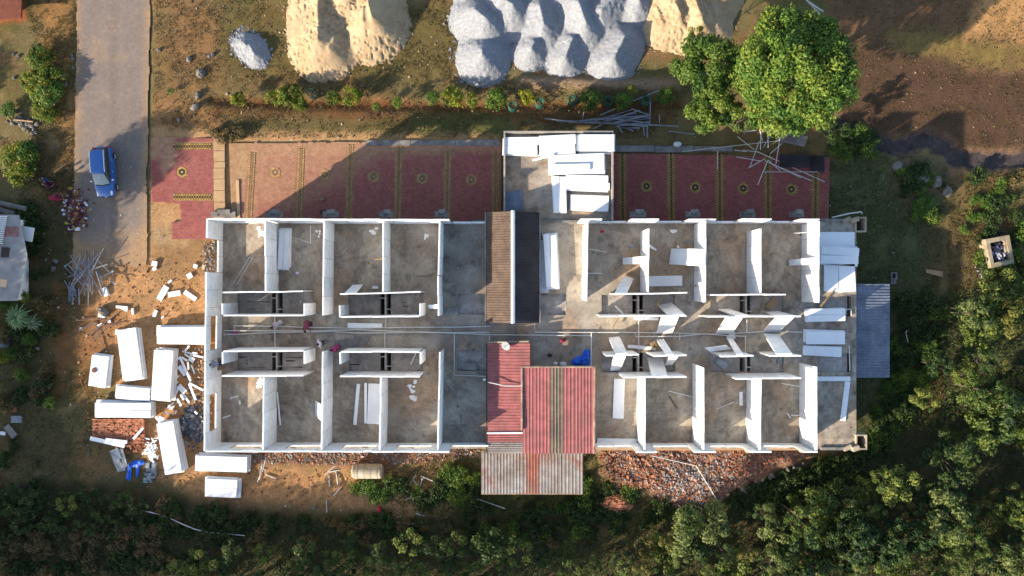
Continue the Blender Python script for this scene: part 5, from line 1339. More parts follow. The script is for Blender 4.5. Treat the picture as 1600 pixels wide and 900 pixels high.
def trunk_mesh(name, h, r0, cc, n=7, seed=0):
    random.seed(seed); mb = MB()
    top = Vector((random.uniform(-.1, .1) * h, random.uniform(-.1, .1) * h, h))
    mb.tube([(0, 0, -0.15), (top.x * .3, top.y * .3, h * 0.4), tuple(top)], [r0, r0 * 0.75, r0 * 0.4], 7)
    for i in range(min(n, len(cc))):
        c = Vector(cc[i * len(cc) // n]) + Vector((0, 0, h)); s = Vector((top.x * .5, top.y * .5, h * random.uniform(0.45, 0.9)))
        mb.tube([s, s.lerp(c, 0.5) + Vector((0, 0, -0.1 * h)), c], [r0 * 0.45, r0 * 0.28, r0 * 0.1], 5)
    o = mb.build(name, M['bark'], local=True, smooth=True); me = o.data; bpy.data.objects.remove(o); return me

def mesh_child(name, me, parent, loc=(0, 0, 0)):
    o = bpy.data.objects.new(name, me); COLL.objects.link(o); o.parent = parent; o.location = loc; return o

PAL_BIG = (G_A, G_B, G_C)
PAL_FOR = (np.array(C(100, 124, 52, 1.95)), np.array(C(158, 170, 80, 1.95)), np.array(C(54, 82, 42, 1.95)))
PAL_FOR2 = (np.array(C(110, 130, 62, 2.1)), np.array(C(165, 175, 104, 2.1)), np.array(C(60, 92, 56, 2.1)))
PAL_DARK = (np.array(C(72, 98, 46, 1.9)), np.array(C(112, 132, 64, 1.9)), np.array(C(46, 68, 38, 1.9)))
PAL_BUSH = (np.array(C(130, 158, 40, 2.5)), np.array(C(188, 190, 56, 2.5)), np.array(C(80, 112, 36, 2.5)))
PAL_YEL = (np.array(C(160, 170, 44, 2.2)), np.array(C(216, 206, 60, 2.2)), np.array(C(110, 130, 40, 2.2)))
PAL_DRY = (np.array(C(128, 112, 70, 1.9)), np.array(C(165, 140, 90, 1.9)), np.array(C(84, 78, 48, 1.9)))

def tree(px, py, zc, kind, label, cat, group=None, sc=1.0, rz=None, name=None, squash=1.0):
    """crown centre drawn at photo pixel px, py when its middle stands zc above ground"""
    me_c, me_t, base_h, nm = kind
    c = P(px, py, zc)
    root = empty(name or nm, (c.x, c.y, 0), label, cat, group)
    root.rotation_euler = (0, 0, random.uniform(0, 6.28) if rz is None else rz)
    k = zc / base_h
    cr = mesh_child('crown', me_c, root, (0, 0, zc)); cr.scale = (sc, sc, sc * squash)
    if me_t:
        t = mesh_child('trunk', me_t, root); t.scale = (sc, sc, k)
    return root
def kind(nm, seed, rx, rz, h, ncl, nleaf, leaf, clr, pal, tr=0.1, **kw):
    me, cc = crown(nm + '_crown', seed, rx, rz, ncl, nleaf, leaf, clr, pal, **kw)
    tm = trunk_mesh(nm + '_trunk', h, tr, cc, seed=seed) if tr else None
    return (me, tm, h, nm)
PAL_MID = (np.array(C(98, 132, 48, 1.9)), np.array(C(150, 168, 68, 1.9)), np.array(C(56, 88, 40, 1.9)))
K_BIG = kind('broadleaf_tree', 3, 4.6, 3.4, 5.8, 300, 64000, 0.24, 0.72, PAL_BIG, 0.3, fill=0.5, lumpy=0.75)
K_BIG2 = kind('broadleaf_tree', 5, 2.6, 2.6, 4.2, 70, 14000, 0.24, 0.6, PAL_MID, 0.18, fill=0.45)
K_F = [kind('woodland_tree', 11, 1.45, 1.5, 3.0, 20, 2600, 0.19, 0.36, PAL_FOR, 0.07, fill=0.3), kind('woodland_tree', 12, 1.5, 1.7, 3.0, 18, 2400, 0.20, 0.40, PAL_FOR2, 0.07, fill=0.3),
       kind('woodland_tree', 13, 1.4, 1.4, 3.0, 24, 2600, 0.17, 0.34, PAL_FOR, 0.07, fill=0.25), kind('woodland_tree', 14, 1.5, 1.6, 3.0, 20, 2500, 0.19, 0.38, PAL_DARK, 0.07, fill=0.3), kind('woodland_tree', 16, 1.2, 1.6, 3.0, 14, 1700, 0.16, 0.3, (np.array(C(150, 148, 66, 2.2)), np.array(C(186, 170, 92, 2.2)), np.array(C(98, 100, 50, 2.2))), 0.06, fill=0.2)]
K_SH = kind('shade_tree', 15, 2.3, 2.0, 4.5, 46, 5200, 0.34, 0.9, PAL_DARK, 0.14, fill=0.3)
K_BUSH = [kind('garden_bush', 21, 0.75, 0.8, 0.9, 22, 1500, 0.14, 0.3, PAL_BUSH, 0.05, fill=0.4), kind('garden_bush', 22, 0.75, 0.9, 0.9, 26, 1600, 0.13, 0.28, PAL_BUSH, 0.05, fill=0.3), kind('garden_bush', 23, 0.7, 0.8, 0.9, 24, 1500, 0.14, 0.3, PAL_BIG, 0.05, fill=0.4)]
K_YEL = kind('yellow_shrub', 24, 0.45, 0.5, 0.8, 12, 700, 0.13, 0.22, PAL_YEL, 0.03, fill=0.3)
K_WEED = [kind('weed_clump', 31, 0.8, 0.45, 0.35, 22, 1100, 0.14, 0.28, PAL_DARK, 0, fill=0.3), kind('weed_clump', 32, 0.8, 0.4, 0.35, 20, 1000, 0.12, 0.3, PAL_BIG, 0, fill=0.2), kind('weed_clump', 33, 0.8, 0.4, 0.35, 20, 900, 0.13, 0.3, PAL_DRY, 0, fill=0.2)]
K_SAP = [kind('sapling', 41, 0.9, 1.0, 1.8, 13, 900, 0.16, 0.26, PAL_FOR, 0.05, fill=0.3), kind('sapling', 42, 0.9, 1.0, 1.8, 13, 900, 0.16, 0.26, PAL_DARK, 0.05, fill=0.3), kind('sapling', 43, 0.9, 1.1, 1.8, 12, 850, 0.16, 0.26, PAL_FOR2, 0.05, fill=0.3)]
random.seed(99)
# the big tree and its neighbour
tree(1239, 116, 5.6, K_BIG, 'huge round bright green tree above the shaded red paving', 'tree', sc=0.96, rz=0.6)
tree(1104, 102, 4.0, K_BIG2, 'loose crowned tree between the golden sand and the huge tree', 'tree', sc=0.92, rz=1.0)
tree(1112, 168, 3.4, K_BIG2, 'smaller tree overhanging the pipe tangle', 'tree', sc=0.72, rz=2.1)
tree(1160, 185, 2.6, K_F[1], 'low bushy tree tucked under the left of the huge tree', 'tree', sc=0.8)
tree(1085, 60, 3.0, K_F[0], 'slim tree at the foot of the golden sand', 'tree', sc=0.6)
tree(1300, 205, 2.0, K_F[3], 'dark low tree under the right of the huge tree', 'tree', sc=0.7)
for a, b in (((1255, -6, 3.5), (1281, 22, 2.0)), ((1262, 2, 3.0), (1286, 18, 2.4)), ((1214, 30, 2.6), (1217, 42, 2.2))):
    rod(P(*a), P(*b), 0.06, M['pipe'], 'branch', 'bare pale branch poking out above the huge tree', 'branch', 'bare pale branches')
# clipped bush row
BR_ = 'bushes in the row along the trench'
for i, (x, y, s, k, t) in enumerate(((372, 155, 0.75, 0, 'slim bush at the left end of the row'), (428, 152, 0.8, 1, 'left lobe bush of the widest clump in the row'), (452, 150, 1.25, 0, 'largest bush of the row, beside a green basket'), (468, 162, 0.9, 1, 'right lobe bush of the widest clump in the row'),
        (522, 154, 0.75, 0, 'slim bush right of the green basket'), (552, 152, 1.05, 1, 'round bush right of the slim one'), (588, 166, 0.45, 2, 'tiny low plant in the row'), (621, 160, 0.6, 2, 'small thin bush before the long shadow'), (676, 152, 0.75, 2, 'thin bush at the shadow edge'), (708, 152, 1.1, 0, 'wide bush below the gravel heap, left'),
        (738, 157, 0.8, 1, 'narrow bush below the gravel heap, middle'), (775, 154, 1.2, 2, 'wide bush below the gravel heap, right'), (924, 157, 1.15, 2, 'dark bush above the porch'), (975, 158, 0.95, 2, 'dark bush under a yellow tip'), (1040, 150, 0.9, 2, 'dark bush beside the tangled pipes'))):
    tree(x, y, 0.9, K_BUSH[k], t, 'bush', BR_, sc=s)
for x, y, s, t in ((822, 152, 1.35, 'bright yellow bush alone in the row'), (989, 139, 0.8, 'yellow tipped shrub in the row, left'), (1047, 140, 0.75, 'yellow tipped shrub in the row, right')): tree(x, y, 1.0, K_YEL, t, 'bush', BR_, sc=s)
GB = 'green wire baskets in the bush row'
for x, y in ((491, 150), (801, 169), (843, 164), (893, 160), (949, 161), (1007, 160)):
    root = empty('plant_guard', P(x, y, 0), 'dark green plant guard standing among the row of bushes', 'basket', GB)
    g = mat('green_mesh', (0.01, 0.09, 0.06), 0.6) if 'green_mesh' not in bpy.data.materials else bpy.data.materials['green_mesh']
    mb = MB(); c = P(x, y, 0)
    for k in range(10):
        a = 2 * math.pi * k / 10; d = Vector((math.cos(a), math.sin(a), 0)) * 0.32
        mb.tube([c + d, c + d + Vector((0, 0, 0.9))], 0.02, 4)
    for z in (0.05, 0.35, 0.65, 0.9):
        mb.tube([c + Vector((math.cos(2 * math.pi * k / 12) * 0.32, math.sin(2 * math.pi * k / 12) * 0.32, z)) for k in range(13)], 0.025, 4)
    mb.build('mesh', g, root)
# roadside bushes, left
for x, y, s, k, t in ((62, 90, 1.3, 0, 'upper roadside bush, top part'), (78, 118, 1.4, 1, 'upper roadside bush, right part'), (52, 130, 1.3, 0, 'upper roadside bush, left part'), (70, 150, 1.4, 2, 'upper roadside bush, lower part'), (86, 142, 1.1, 2, 'upper roadside bush, shaded side'), (80, 180, 0.8, 0, 'small bush below the upper roadside bush'), (62, 175, 1.0, 1, 'low bush touching the stone heap'),
        (28, 252, 1.8, 0, 'lower roadside bush, sunlit body'), (42, 238, 1.3, 2, 'lower roadside bush, dark top'), (30, 275, 1.2, 1, 'lower roadside bush, bottom part'), (14, 172, 0.9, 2, 'dark bush at the picture edge')):
    tree(x, y, 0.5 * min(1.2, s), K_BUSH[k], t, 'bush', 'roadside bushes', sc=s, squash=0.6)
for a, b in (((42, 265), (54, 272)), ((40, 273), (52, 281)), ((84, 270), (103, 256)), ((18, 189), (8, 178)), ((52, 190), (22, 187))): rod(P(*a, 0.5), P(*b, 0.25), 0.06, M['wood'], 'branch', 'dry branch lying by the roadside bushes', 'branch', 'dry branches by the road')
for x, y, s, k, t in ((267, 142, 0.4, 1, 'small green weed beside the road'), (110, 12, 0.5, 2, '')):
    if t: tree(x, y, 0.3, K_WEED[k], t, 'weed', sc=s)

# palm-like plant in the left garden
def rosette(x, y, h, n, L, wd, label, name='fan_plant', cols=((0.10, 0.16, 0.08), (0.16, 0.22, 0.12))):
    c = P(x, y, h); root = empty(name, (c.x, c.y, 0), label, 'plant')
    mb = MB(); mb.tube([(c.x, c.y, -0.05), (c.x, c.y, h)], 0.06, 6); mb.build('stem', M['bark'], root)
    for i in range(n):
        a = i * 2.4; el = R(random.uniform(5, 60)); ll = L * random.uniform(0.7, 1.1)
        d = Vector((math.cos(a), math.sin(a), 0)); s = Vector((-d.y, d.x, 0)); mb = MB(); vs = []
        for t, w in ((0, 0.2), (0.3, 1), (0.65, 0.9), (1, 0.05)):
            p = c + d * ll * t * math.cos(el) + Vector((0, 0, ll * (math.sin(el) * t - 0.55 * t * t)))
            vs += [p + s * wd * w, p + Vector((0, 0, wd * 0.3)), p - s * wd * w]
        fs = []
        for k in range(3): fs += [(3 * k, 3 * k + 3, 3 * k + 4, 3 * k + 1), (3 * k + 1, 3 * k + 4, 3 * k + 5, 3 * k + 2)]
        mb.add(vs, fs, col=tuple(np.array(cols[i % 2]) * random.uniform(0.7, 1.3))); mb.build('frond', M['leaf'], root)
rosette(26, 496, 1.5, 90, 1.15, 0.055, 'pale green frond plant beside the white house', cols=((0.14, 0.24, 0.10), (0.22, 0.32, 0.15)))
rosette(50, 505, 1.2, 50, 0.8, 0.05, 'darker frond plant touching the pale one')
tree(78, 630, 0.35, K_BUSH[2], 'small bright shrub in the shaded left garden', 'bush', sc=0.7)
for x, y in ((36, 462), (6, 474), (46, 530), (18, 552), (34, 585), (4, 556)): tree(x, y, 0.4, K_BUSH[2 if x % 4 else 0], 'low leafy shrub in the shaded garden below the white house', 'bush', 'shrubs of the left garden', sc=0.75)

# woodland on the right and along the bottom
WOOD = [(1505, 470), (1560, 448), (1640, 430), (1660, 930), (880, 930), (912, 880), (1000, 858), (1062, 822), (1150, 806), (1250, 772), (1335, 752), (1398, 702), (1432, 650), (1452, 600), (1478, 510)]
pts = []
random.seed(4)
def spaced(poly, dmin, tries, pts):
    xs_ = [p[0] for p in poly]; ys_ = [p[1] for p in poly]
    cx = np.array([random.uniform(min(xs_), max(xs_)) for _ in range(tries)]); cy = np.array([random.uniform(min(ys_), max(ys_)) for _ in range(tries)])
    k = in_poly(cx, cy, poly)
    for x, y in zip(cx[k], cy[k]):
        if all((x - a) ** 2 + (y - b) ** 2 > dmin * dmin for a, b in pts): pts.append((float(x), float(y)))
    return pts
spaced(WOOD, 27, 3000, pts)
random.seed(12)
LW = ['yellow green', 'grey green loose', 'fine leaved olive', 'dark green', 'thin yellowing']
def zone(x, y):
    if y > 830: return 'along the bottom edge of the wood' if x > 1200 else 'at the left tip of the wood'
    if x > 1540: return 'along the right edge of the picture'
    if y < 600: return 'in the upper wood, right of the blue canopy'
    if x < 1330: return 'below the brick rubble'
    return 'in the middle of the wood'
for x, y in pts:
    e = abs(seg_dist(np.array([x]), np.array([y]), WOOD + [WOOD[0]])[0])
    n_ = fbm(np.array([x]), np.array([y]), 1 / 90.0, 8)[0]
    if n_ < 0.40 and random.random() < 0.75: continue
    k = random.choice((0, 0, 1, 2, 2, 3, 4)); s = (0.5 + 1.15 * random.random() ** 1.6) * (0.75 if e < 18 else 1)
    tree(x, y, random.uniform(1.4, 3.9) * (0.75 if e < 18 else 1), K_F[k], LW[k] + ' tree crown ' + zone(x, y), 'tree', LW[k] + ' trees ' + zone(x, y), sc=s)
tree(1345, 848, 3.4, K_F[3], 'deep green round crown near the bottom of the wood', 'tree', sc=1.6)
tree(1090, 830, 3.2, K_F[1], 'tall pale tree at the left tip of the wood', 'tree', sc=1.5)
tree(1078, 812, 4.2, K_F[0], 'narrow top of the tree at the left tip of the wood', 'tree', sc=0.7)
random.seed(15)
BOT = [(360, 860), (600, 842), (700, 850), (900, 850), (900, 940), (260, 940), (280, 880)]
pts2 = spaced(BOT, 31, 900, [])
LS = ['young olive tree in the strip along the bottom edge', 'young dark tree in the strip along the bottom edge', 'young grey green tree in the strip along the bottom edge']
for x, y in pts2:
    k = random.choice((0, 0, 1, 1, 2)); tree(x, y, random.uniform(1.3, 2.4), K_SAP[k], LS[k], 'tree', 'young trees along the bottom edge, kind ' + ('olive', 'dark', 'grey')[k], sc=random.uniform(0.8, 1.35))
tree(768, 848, 2.6, K_SAP[1], 'young tree around a grey stake below the canopy', 'tree', sc=1.6)
rod(P(768, 830, 2.6), P(771, 850, 0.5), 0.05, M['steel'], 'stake', 'grey stake standing in the young tree below the canopy', 'stake', None)
random.seed(16)
LEFTW = [(-40, 765), (80, 762), (190, 772), (235, 795), (225, 822), (150, 835), (60, 825), (-40, 840)]
for x, y in spaced(LEFTW, 17, 500, []):
    t = 'left of the yellow green bush' if x < 95 else 'right of the yellow green bush'
    tree(x, y, random.uniform(0.5, 0.9), K_SAP[1], 'dark bush in the lower left thicket, ' + t, 'bush', 'lower left thicket, ' + t, sc=random.uniform(0.5, 0.95), name='thicket_bush')
tree(108, 790, 1.0, K_SAP[0], 'brightest yellow green bush of the lower left thicket', 'bush', sc=0.9, name='thicket_bush')
# weeds
random.seed(17)
for poly, n, ks, t, g in (([(560, 735), (745, 735), (745, 800), (640, 800), (560, 770)], 26, (0, 1), 'green weed clump on the soil behind the building', 'weeds behind the building'),
        ([(920, 735), (1060, 790), (1120, 800), (1000, 850), (720, 840), (720, 790), (900, 785)], 46, (0, 0, 1), 'green weed clump in the shade below the red roof', 'weeds below the red roof'),
        ([(260, 785), (420, 800), (900, 830), (900, 850), (400, 850), (220, 830)], 52, (0, 0, 2), 'dark weed clump along the bottom path', 'weeds along the bottom path'),
        ([(0, 840), (260, 820), (340, 900), (0, 910)], 60, (2, 2, 0), 'dry weed clump in the lower left corner', 'weeds in the lower left corner'),
        ([(1400, 260), (1480, 270), (1470, 345), (1400, 335)], 16, (0, 1), 'green shrub among the rocks below the stream', 'shrubs below the stream'),
        ([(1480, 280), (1620, 262), (1620, 430), (1560, 450), (1500, 360)], 34, (0, 2, 1), 'weed clump around the open brick tank', 'weeds around the tank'),
        ([(1400, 460), (1480, 450), (1450, 600), (1400, 700), (1345, 735), (1345, 700), (1390, 590)], 60, (0, 0, 0, 1), 'dark weed clump between the blue canopy and the wood', 'weeds beside the wood'),
        ([(1130, 770), (1345, 700), (1345, 740), (1240, 790), (1130, 800)], 46, (0,), 'dark weed clump below the brick rubble', 'weeds below the rubble'),
        ([(0, 290), (40, 300), (90, 480), (70, 760), (0, 760)], 28, (0, 0, 2), 'low weed clump in the shaded left garden', 'weeds of the left garden'),
        ([(1310, 195), (1400, 235), (1380, 260), (1300, 240)], 12, (0, 1), 'green weed clump at the corner of the shaded paving', 'weeds at the paving corner'),
        ([(340, 205), (370, 190), (378, 212), (350, 220)], 3, (2,), 'weed clump at the corner of the sandy paving', 'weeds at the sandy paving')):
    for x, y in spaced(poly, 7, n * 4, [])[:n]:
        k = random.choice(ks); tree(x, y, 0.28, K_WEED[k], t, 'weed', g, sc=random.uniform(0.5, 1.25))
# low ground cover: leaf blades scattered where the grass grows
def ground_cover(name, label, poly, n, size, pal, seed, zr=0.12, br=0.45, up=1.0):
    r = np.random.default_rng(seed)
    xs_ = [p[0] for p in poly]; ys_ = [p[1] for p in poly]
    px = r.uniform(min(xs_), max(xs_), n * 3); py = r.uniform(min(ys_), max(ys_), n * 3)
    k = in_poly(px, py, poly) & (fbm(px, py, 1 / 20.0, seed + 2) * 0.6 + fbm(px, py, 1 / 6.0, seed + 3) * 0.4 > br)
    px, py = px[k][:n], py[k][:n]
    _, h = ground_fields(px, py)
    m = len(px)
    pos = np.stack([(px - 800) * H / F, (450 - py) * H / F, h + r.random(m) * zr + 0.02], 1)
    nrm = r.normal(size=(m, 3)) * 0.6 + np.array([0, 0, up])
    t = np.clip(fbm(px, py, 1 / 9.0, seed + 7) * 1.2 - 0.3 + r.random(m) * 0.4, 0, 1)[:, None]
    a, b, c = pal
    col = np.where(t < 0.5, c + (a - c) * t * 2, a + (b - a) * (t - 0.5) * 2) * (0.7 + 0.6 * r.random((m, 1)))
    me = leaf_mesh(name, pos, nrm, size * (0.6 + 0.8 * r.random(m)), col, seed, 0.4)
    o = bpy.data.objects.new(name, me); COLL.objects.link(o)
    return tag(o, label, kind='stuff')
PAL_GR = (np.array(C(92, 104, 52, 2.1)), np.array(C(140, 136, 76, 2.1)), np.array(C(60, 76, 38, 2.1)))
PAL_ST = (np.array(C(128, 110, 66, 2.2)), np.array(C(170, 146, 90, 2.2)), np.array(C(94, 90, 48, 2.2)))
ground_cover('grass', 'short dry grass on the upper field', [(240, -30), (720, -30), (760, 125), (1060, 145), (1060, 216), (345, 216), (240, 190)], 26000, 0.12, PAL_ST, 61, br=0.47)
ground_cover('grass', 'short green grass in the shade right of the building', [(1292, 215), (1480, 255), (1470, 440), (1440, 600), (1380, 720), (1290, 720)], 26000, 0.11, PAL_GR, 62, br=0.42)
ground_cover('undergrowth', 'dark undergrowth along the bottom and under the wood', [(-60, 770), (250, 790), (420, 806), (700, 812), (900, 830), (1040, 795), (1130, 785), (1330, 705), (1420, 600), (1470, 460), (1680, 410), (1680, 960), (-60, 960)], 60000, 0.2, PAL_DARK, 63, zr=0.4, br=0.36)
ground_cover('undergrowth', 'sparse grass in the shaded left garden', [(-40, 200), (116, 260), (112, 470), (90, 560), (180, 640), (140, 760), (-40, 780)], 14000, 0.13, PAL_GR, 64, br=0.45)
ground_cover('grass', 'tufts of grass below the red roof', [(700, 712), (930, 712), (1050, 790), (900, 835), (640, 815), (560, 740)], 15000, 0.13, PAL_GR, 65, br=0.42)
ground_cover('grass', 'dry tufts on the dirt field', [(1300, -30), (1660, -30), (1660, 245), (1500, 242), (1440, 212), (1380, 216), (1310, 188)], 9000, 0.1, PAL_ST, 66, br=0.52)
ground_cover('grass', 'grass around the open tank', [(1480, 275), (1660, 262), (1660, 440), (1480, 460)], 9000, 0.14, PAL_ST, 67, br=0.45)
ground_cover('grass', 'sparse weeds on the orange soil', [(236, 380), (322, 370), (322, 470), (600, 740), (600, 790), (330, 780), (240, 745), (130, 640), (120, 470)], 3500, 0.1, PAL_ST, 68, br=0.55)
ground_cover('grass', 'grass on the left road verge', [(40, -30), (118, -30), (114, 300), (60, 300)], 7000, 0.12, PAL_ST, 69, br=0.45)
# trees beyond the picture's left and lower edges that shade its border
GE = 'trees beyond the picture edge'
random.seed(31)
def shade_tree(tx, ty, h, sc=1.0, k=None):
    """a tree outside the frame whose shadow falls on the ground at photo pixel tx, ty"""
    g = P(tx, ty, 0); L = h / math.tan(SUN_EL)
    c = Vector((g.x + math.cos(SUN_AZ) * L, g.y + math.sin(SUN_AZ) * L, h))
    root = empty('shade_tree', (c.x, c.y, 0), 'tree standing just outside the picture, shading its border', 'tree', GE)
    root.rotation_euler = (0, 0, random.uniform(0, 6.28)); k = k or K_SH
    cr = mesh_child('crown', k[0], root, (0, 0, h)); cr.scale = (sc, sc, sc); t = mesh_child('trunk', k[1], root); t.scale = (sc, sc, h / k[2])
for a in ((212, 246, 6.0, 0.98), (20, 395, 5.5, 1.0), (5, 480, 5.5, 1.1), (30, 555, 5.5, 1.1), (10, 640, 5.5, 1.2), (40, 710, 6.0, 1.2), (110, 735, 6.0, 1.0), (20, 790, 6.0, 1.3), (118, 325, 6.5, 0.8), (112, 395, 6.5, 0.85), (100, 455, 6.5, 0.8), (-55, 130, 4.0, 0.8),
          (180, 790, 5.5, 1.1), (300, 810, 6.0, 1.0), (400, 826, 6.0, 1.0), (500, 830, 6.0, 1.0), (600, 836, 6.0, 1.0), (700, 836, 6.0, 1.0), (800, 826, 6.0, 1.1), (900, 830, 6.0, 1.1), (60, 880, 6.0, 1.3), (160, 900, 6.0, 1.3)): shade_tree(*a)
# ------------------------------------------------------------------ white house at the left edge
def house():
    random.seed(5)
    z = 2.3
    root = empty('white_house', P(10, 400, 0), 'white flat roofed house cut off by the left edge', 'house')
    a, b = P(-150, 468, 0), P(45, 345, 0)
    mb = MB(); mb.box(((a.x + b.x) / 2, (a.y + b.y) / 2, z / 2 - 0.02), (b.x - a.x, b.y - a.y, z - 0.05)); mb.build('wall', M['white_paint'], root)
    a2, b2 = P(-150, 470, z), P(36, 333, z)
    mb = MB(); mb.add([P(-150, 472, z + 0.1), P(28, 470, z + 0.1), P(43, 400, z + 0.1), P(30, 336, z + 0.1), P(-150, 330, z + 0.1), P(-150, 472, z - 0.1), P(28, 470, z - 0.1), P(43, 400, z - 0.1), P(30, 336, z - 0.1), P(-150, 330, z - 0.1)],
        [(0, 1, 2, 3, 4), (5, 6, 1, 0), (6, 7, 2, 1), (7, 8, 3, 2), (8, 9, 4, 3), (9, 5, 0, 4), (9, 8, 7, 6, 5)]); mb.build('roof_slab', M['roof_paint'], root)
    for q, nm, m in (([(8, 354), (29, 354), (28, 370), (5, 369)], 'roof_panel', mat('brown_panel', C(150, 105, 95, 0.8), 0.85, C(110, 75, 70, 0.8), scale=2)), ([(2, 386), (15, 387), (13, 402), (1, 402)], 'skylight', mat('dark_opening', (0.05, 0.025, 0.025), 0.6)),
                     ([(0, 436), (11, 437), (9, 449), (0, 448)], 'roof_panel', mat('tan_panel', C(200, 160, 130, 0.8), 0.85))):
        mb = MB(); mb.quadslab([P(x, y, z + 0.14) for x, y in q], 0.05); mb.build(nm, m, root)
    for q, zz, nm in (([(29, 352), (53, 356), (49, 378), (28, 374)], 2.0, 'canopy'), ([(11, 434), (27, 434), (24, 453), (9, 450)], 2.0, 'canopy')):
        mb = MB(); mb.quadslab([P(x, y, zz) for x, y in q], 0.1); mb.build(nm, mat('canopy_concrete', C(200, 195, 190, 0.9), 0.85), root)
    for i in range(15):
        p0, p1 = P(-14, 338 + i * 3.0, z + 0.35), P(10 - i * 0.55, 337 + i * 3.0, z + 0.35)
        mb = MB(); mb.box(((p0.x + p1.x) / 2, p0.y, z + 0.3), (p1.x - p0.x, 0.07, 0.1)); mb.build('pergola_slat', M['wood'] if i < 0 else M['white_paint'], root)
    for q, t in (([(34, 345), (50, 347), (68, 352), (50, 375), (52, 380), (45, 405), (40, 432), (24, 430), (32, 380)], 'cracked grey concrete apron beside the white house'),):
        mb = MB(); v = [P(x, y, 0.04) for x, y in q]; w_ = [P(x, y, -0.05) for x, y in q]; n = len(v)
        mb.add(v + w_, [tuple(range(n))[::-1]] + [(i, (i + 1) % n, n + (i + 1) % n, n + i) for i in range(n)]); tag(mb.build('pavement', M['grey_concrete']), t, kind='structure')
    for q, t in (([(0, 313), (41, 323), (40, 330), (0, 321)], 'long grey pipe section above the white house, upper'), ([(0, 322), (24, 331), (22, 337), (0, 329)], 'long grey pipe section above the white house, lower')):
        mb = MB(); a = P((q[0][0] + q[3][0]) / 2 - 40, (q[0][1] + q[3][1]) / 2 - 9, 0.6); b = P((q[1][0] + q[2][0]) / 2, (q[1][1] + q[2][1]) / 2, 0.6); mb.tube([a, b], 0.2, 10); tag(mb.build('concrete_pipe', M['grey_concrete']), t, 'pipe')
    for x, y, L, w, a, m, t in ((21, 640, 11, 7, -5, M['brick'], 'red brick block on the shaded garden ground'), (26, 655, 16, 11, 0, M['cement_block'], 'pale grey slab on the shaded garden ground'), (17, 674, 22, 10, 50, M['grey_concrete'], 'tilted grey slab near the left edge'), (5, 677, 8, 5, 10, M['white_paint'], 'pale scrap at the left edge'), (8, 536, 14, 22, 10, M['blue_sheet'], 'blue grey sheet in the left garden')):
        mb = MB(); p = P(x, y, 0.1); s = H / F; mb.box((p.x, p.y, 0.09), (L * s, w * s, 0.16), R(-a)); tag(mb.build('slab', m), t, 'slab')
    p = P(12, 14, 0); mb = MB(); mb.quadslab([P(-40, -60, 1.3), P(34, -60, 1.3), P(33, 28, 1.3), P(-40, 33, 1.3)], 0.15)
    r2 = empty('outbuilding', (p.x, p.y, 0), 'rust red roof corner in the upper left', 'shed'); mb.build('roof', mat('rust_roof', C(150, 84, 60, 1.6), 0.85, C(115, 62, 46, 1.6), scale=1.2, fine=0.2), r2)
    mb = MB(); a, b = P(-60, 22, 0), P(28, -50, 0); mb.box(((a.x + b.x) / 2, (a.y + b.y) / 2, 0.56), (b.x - a.x, b.y - a.y, 1.12)); mb.build('wall', M['plaster'], r2)
house()

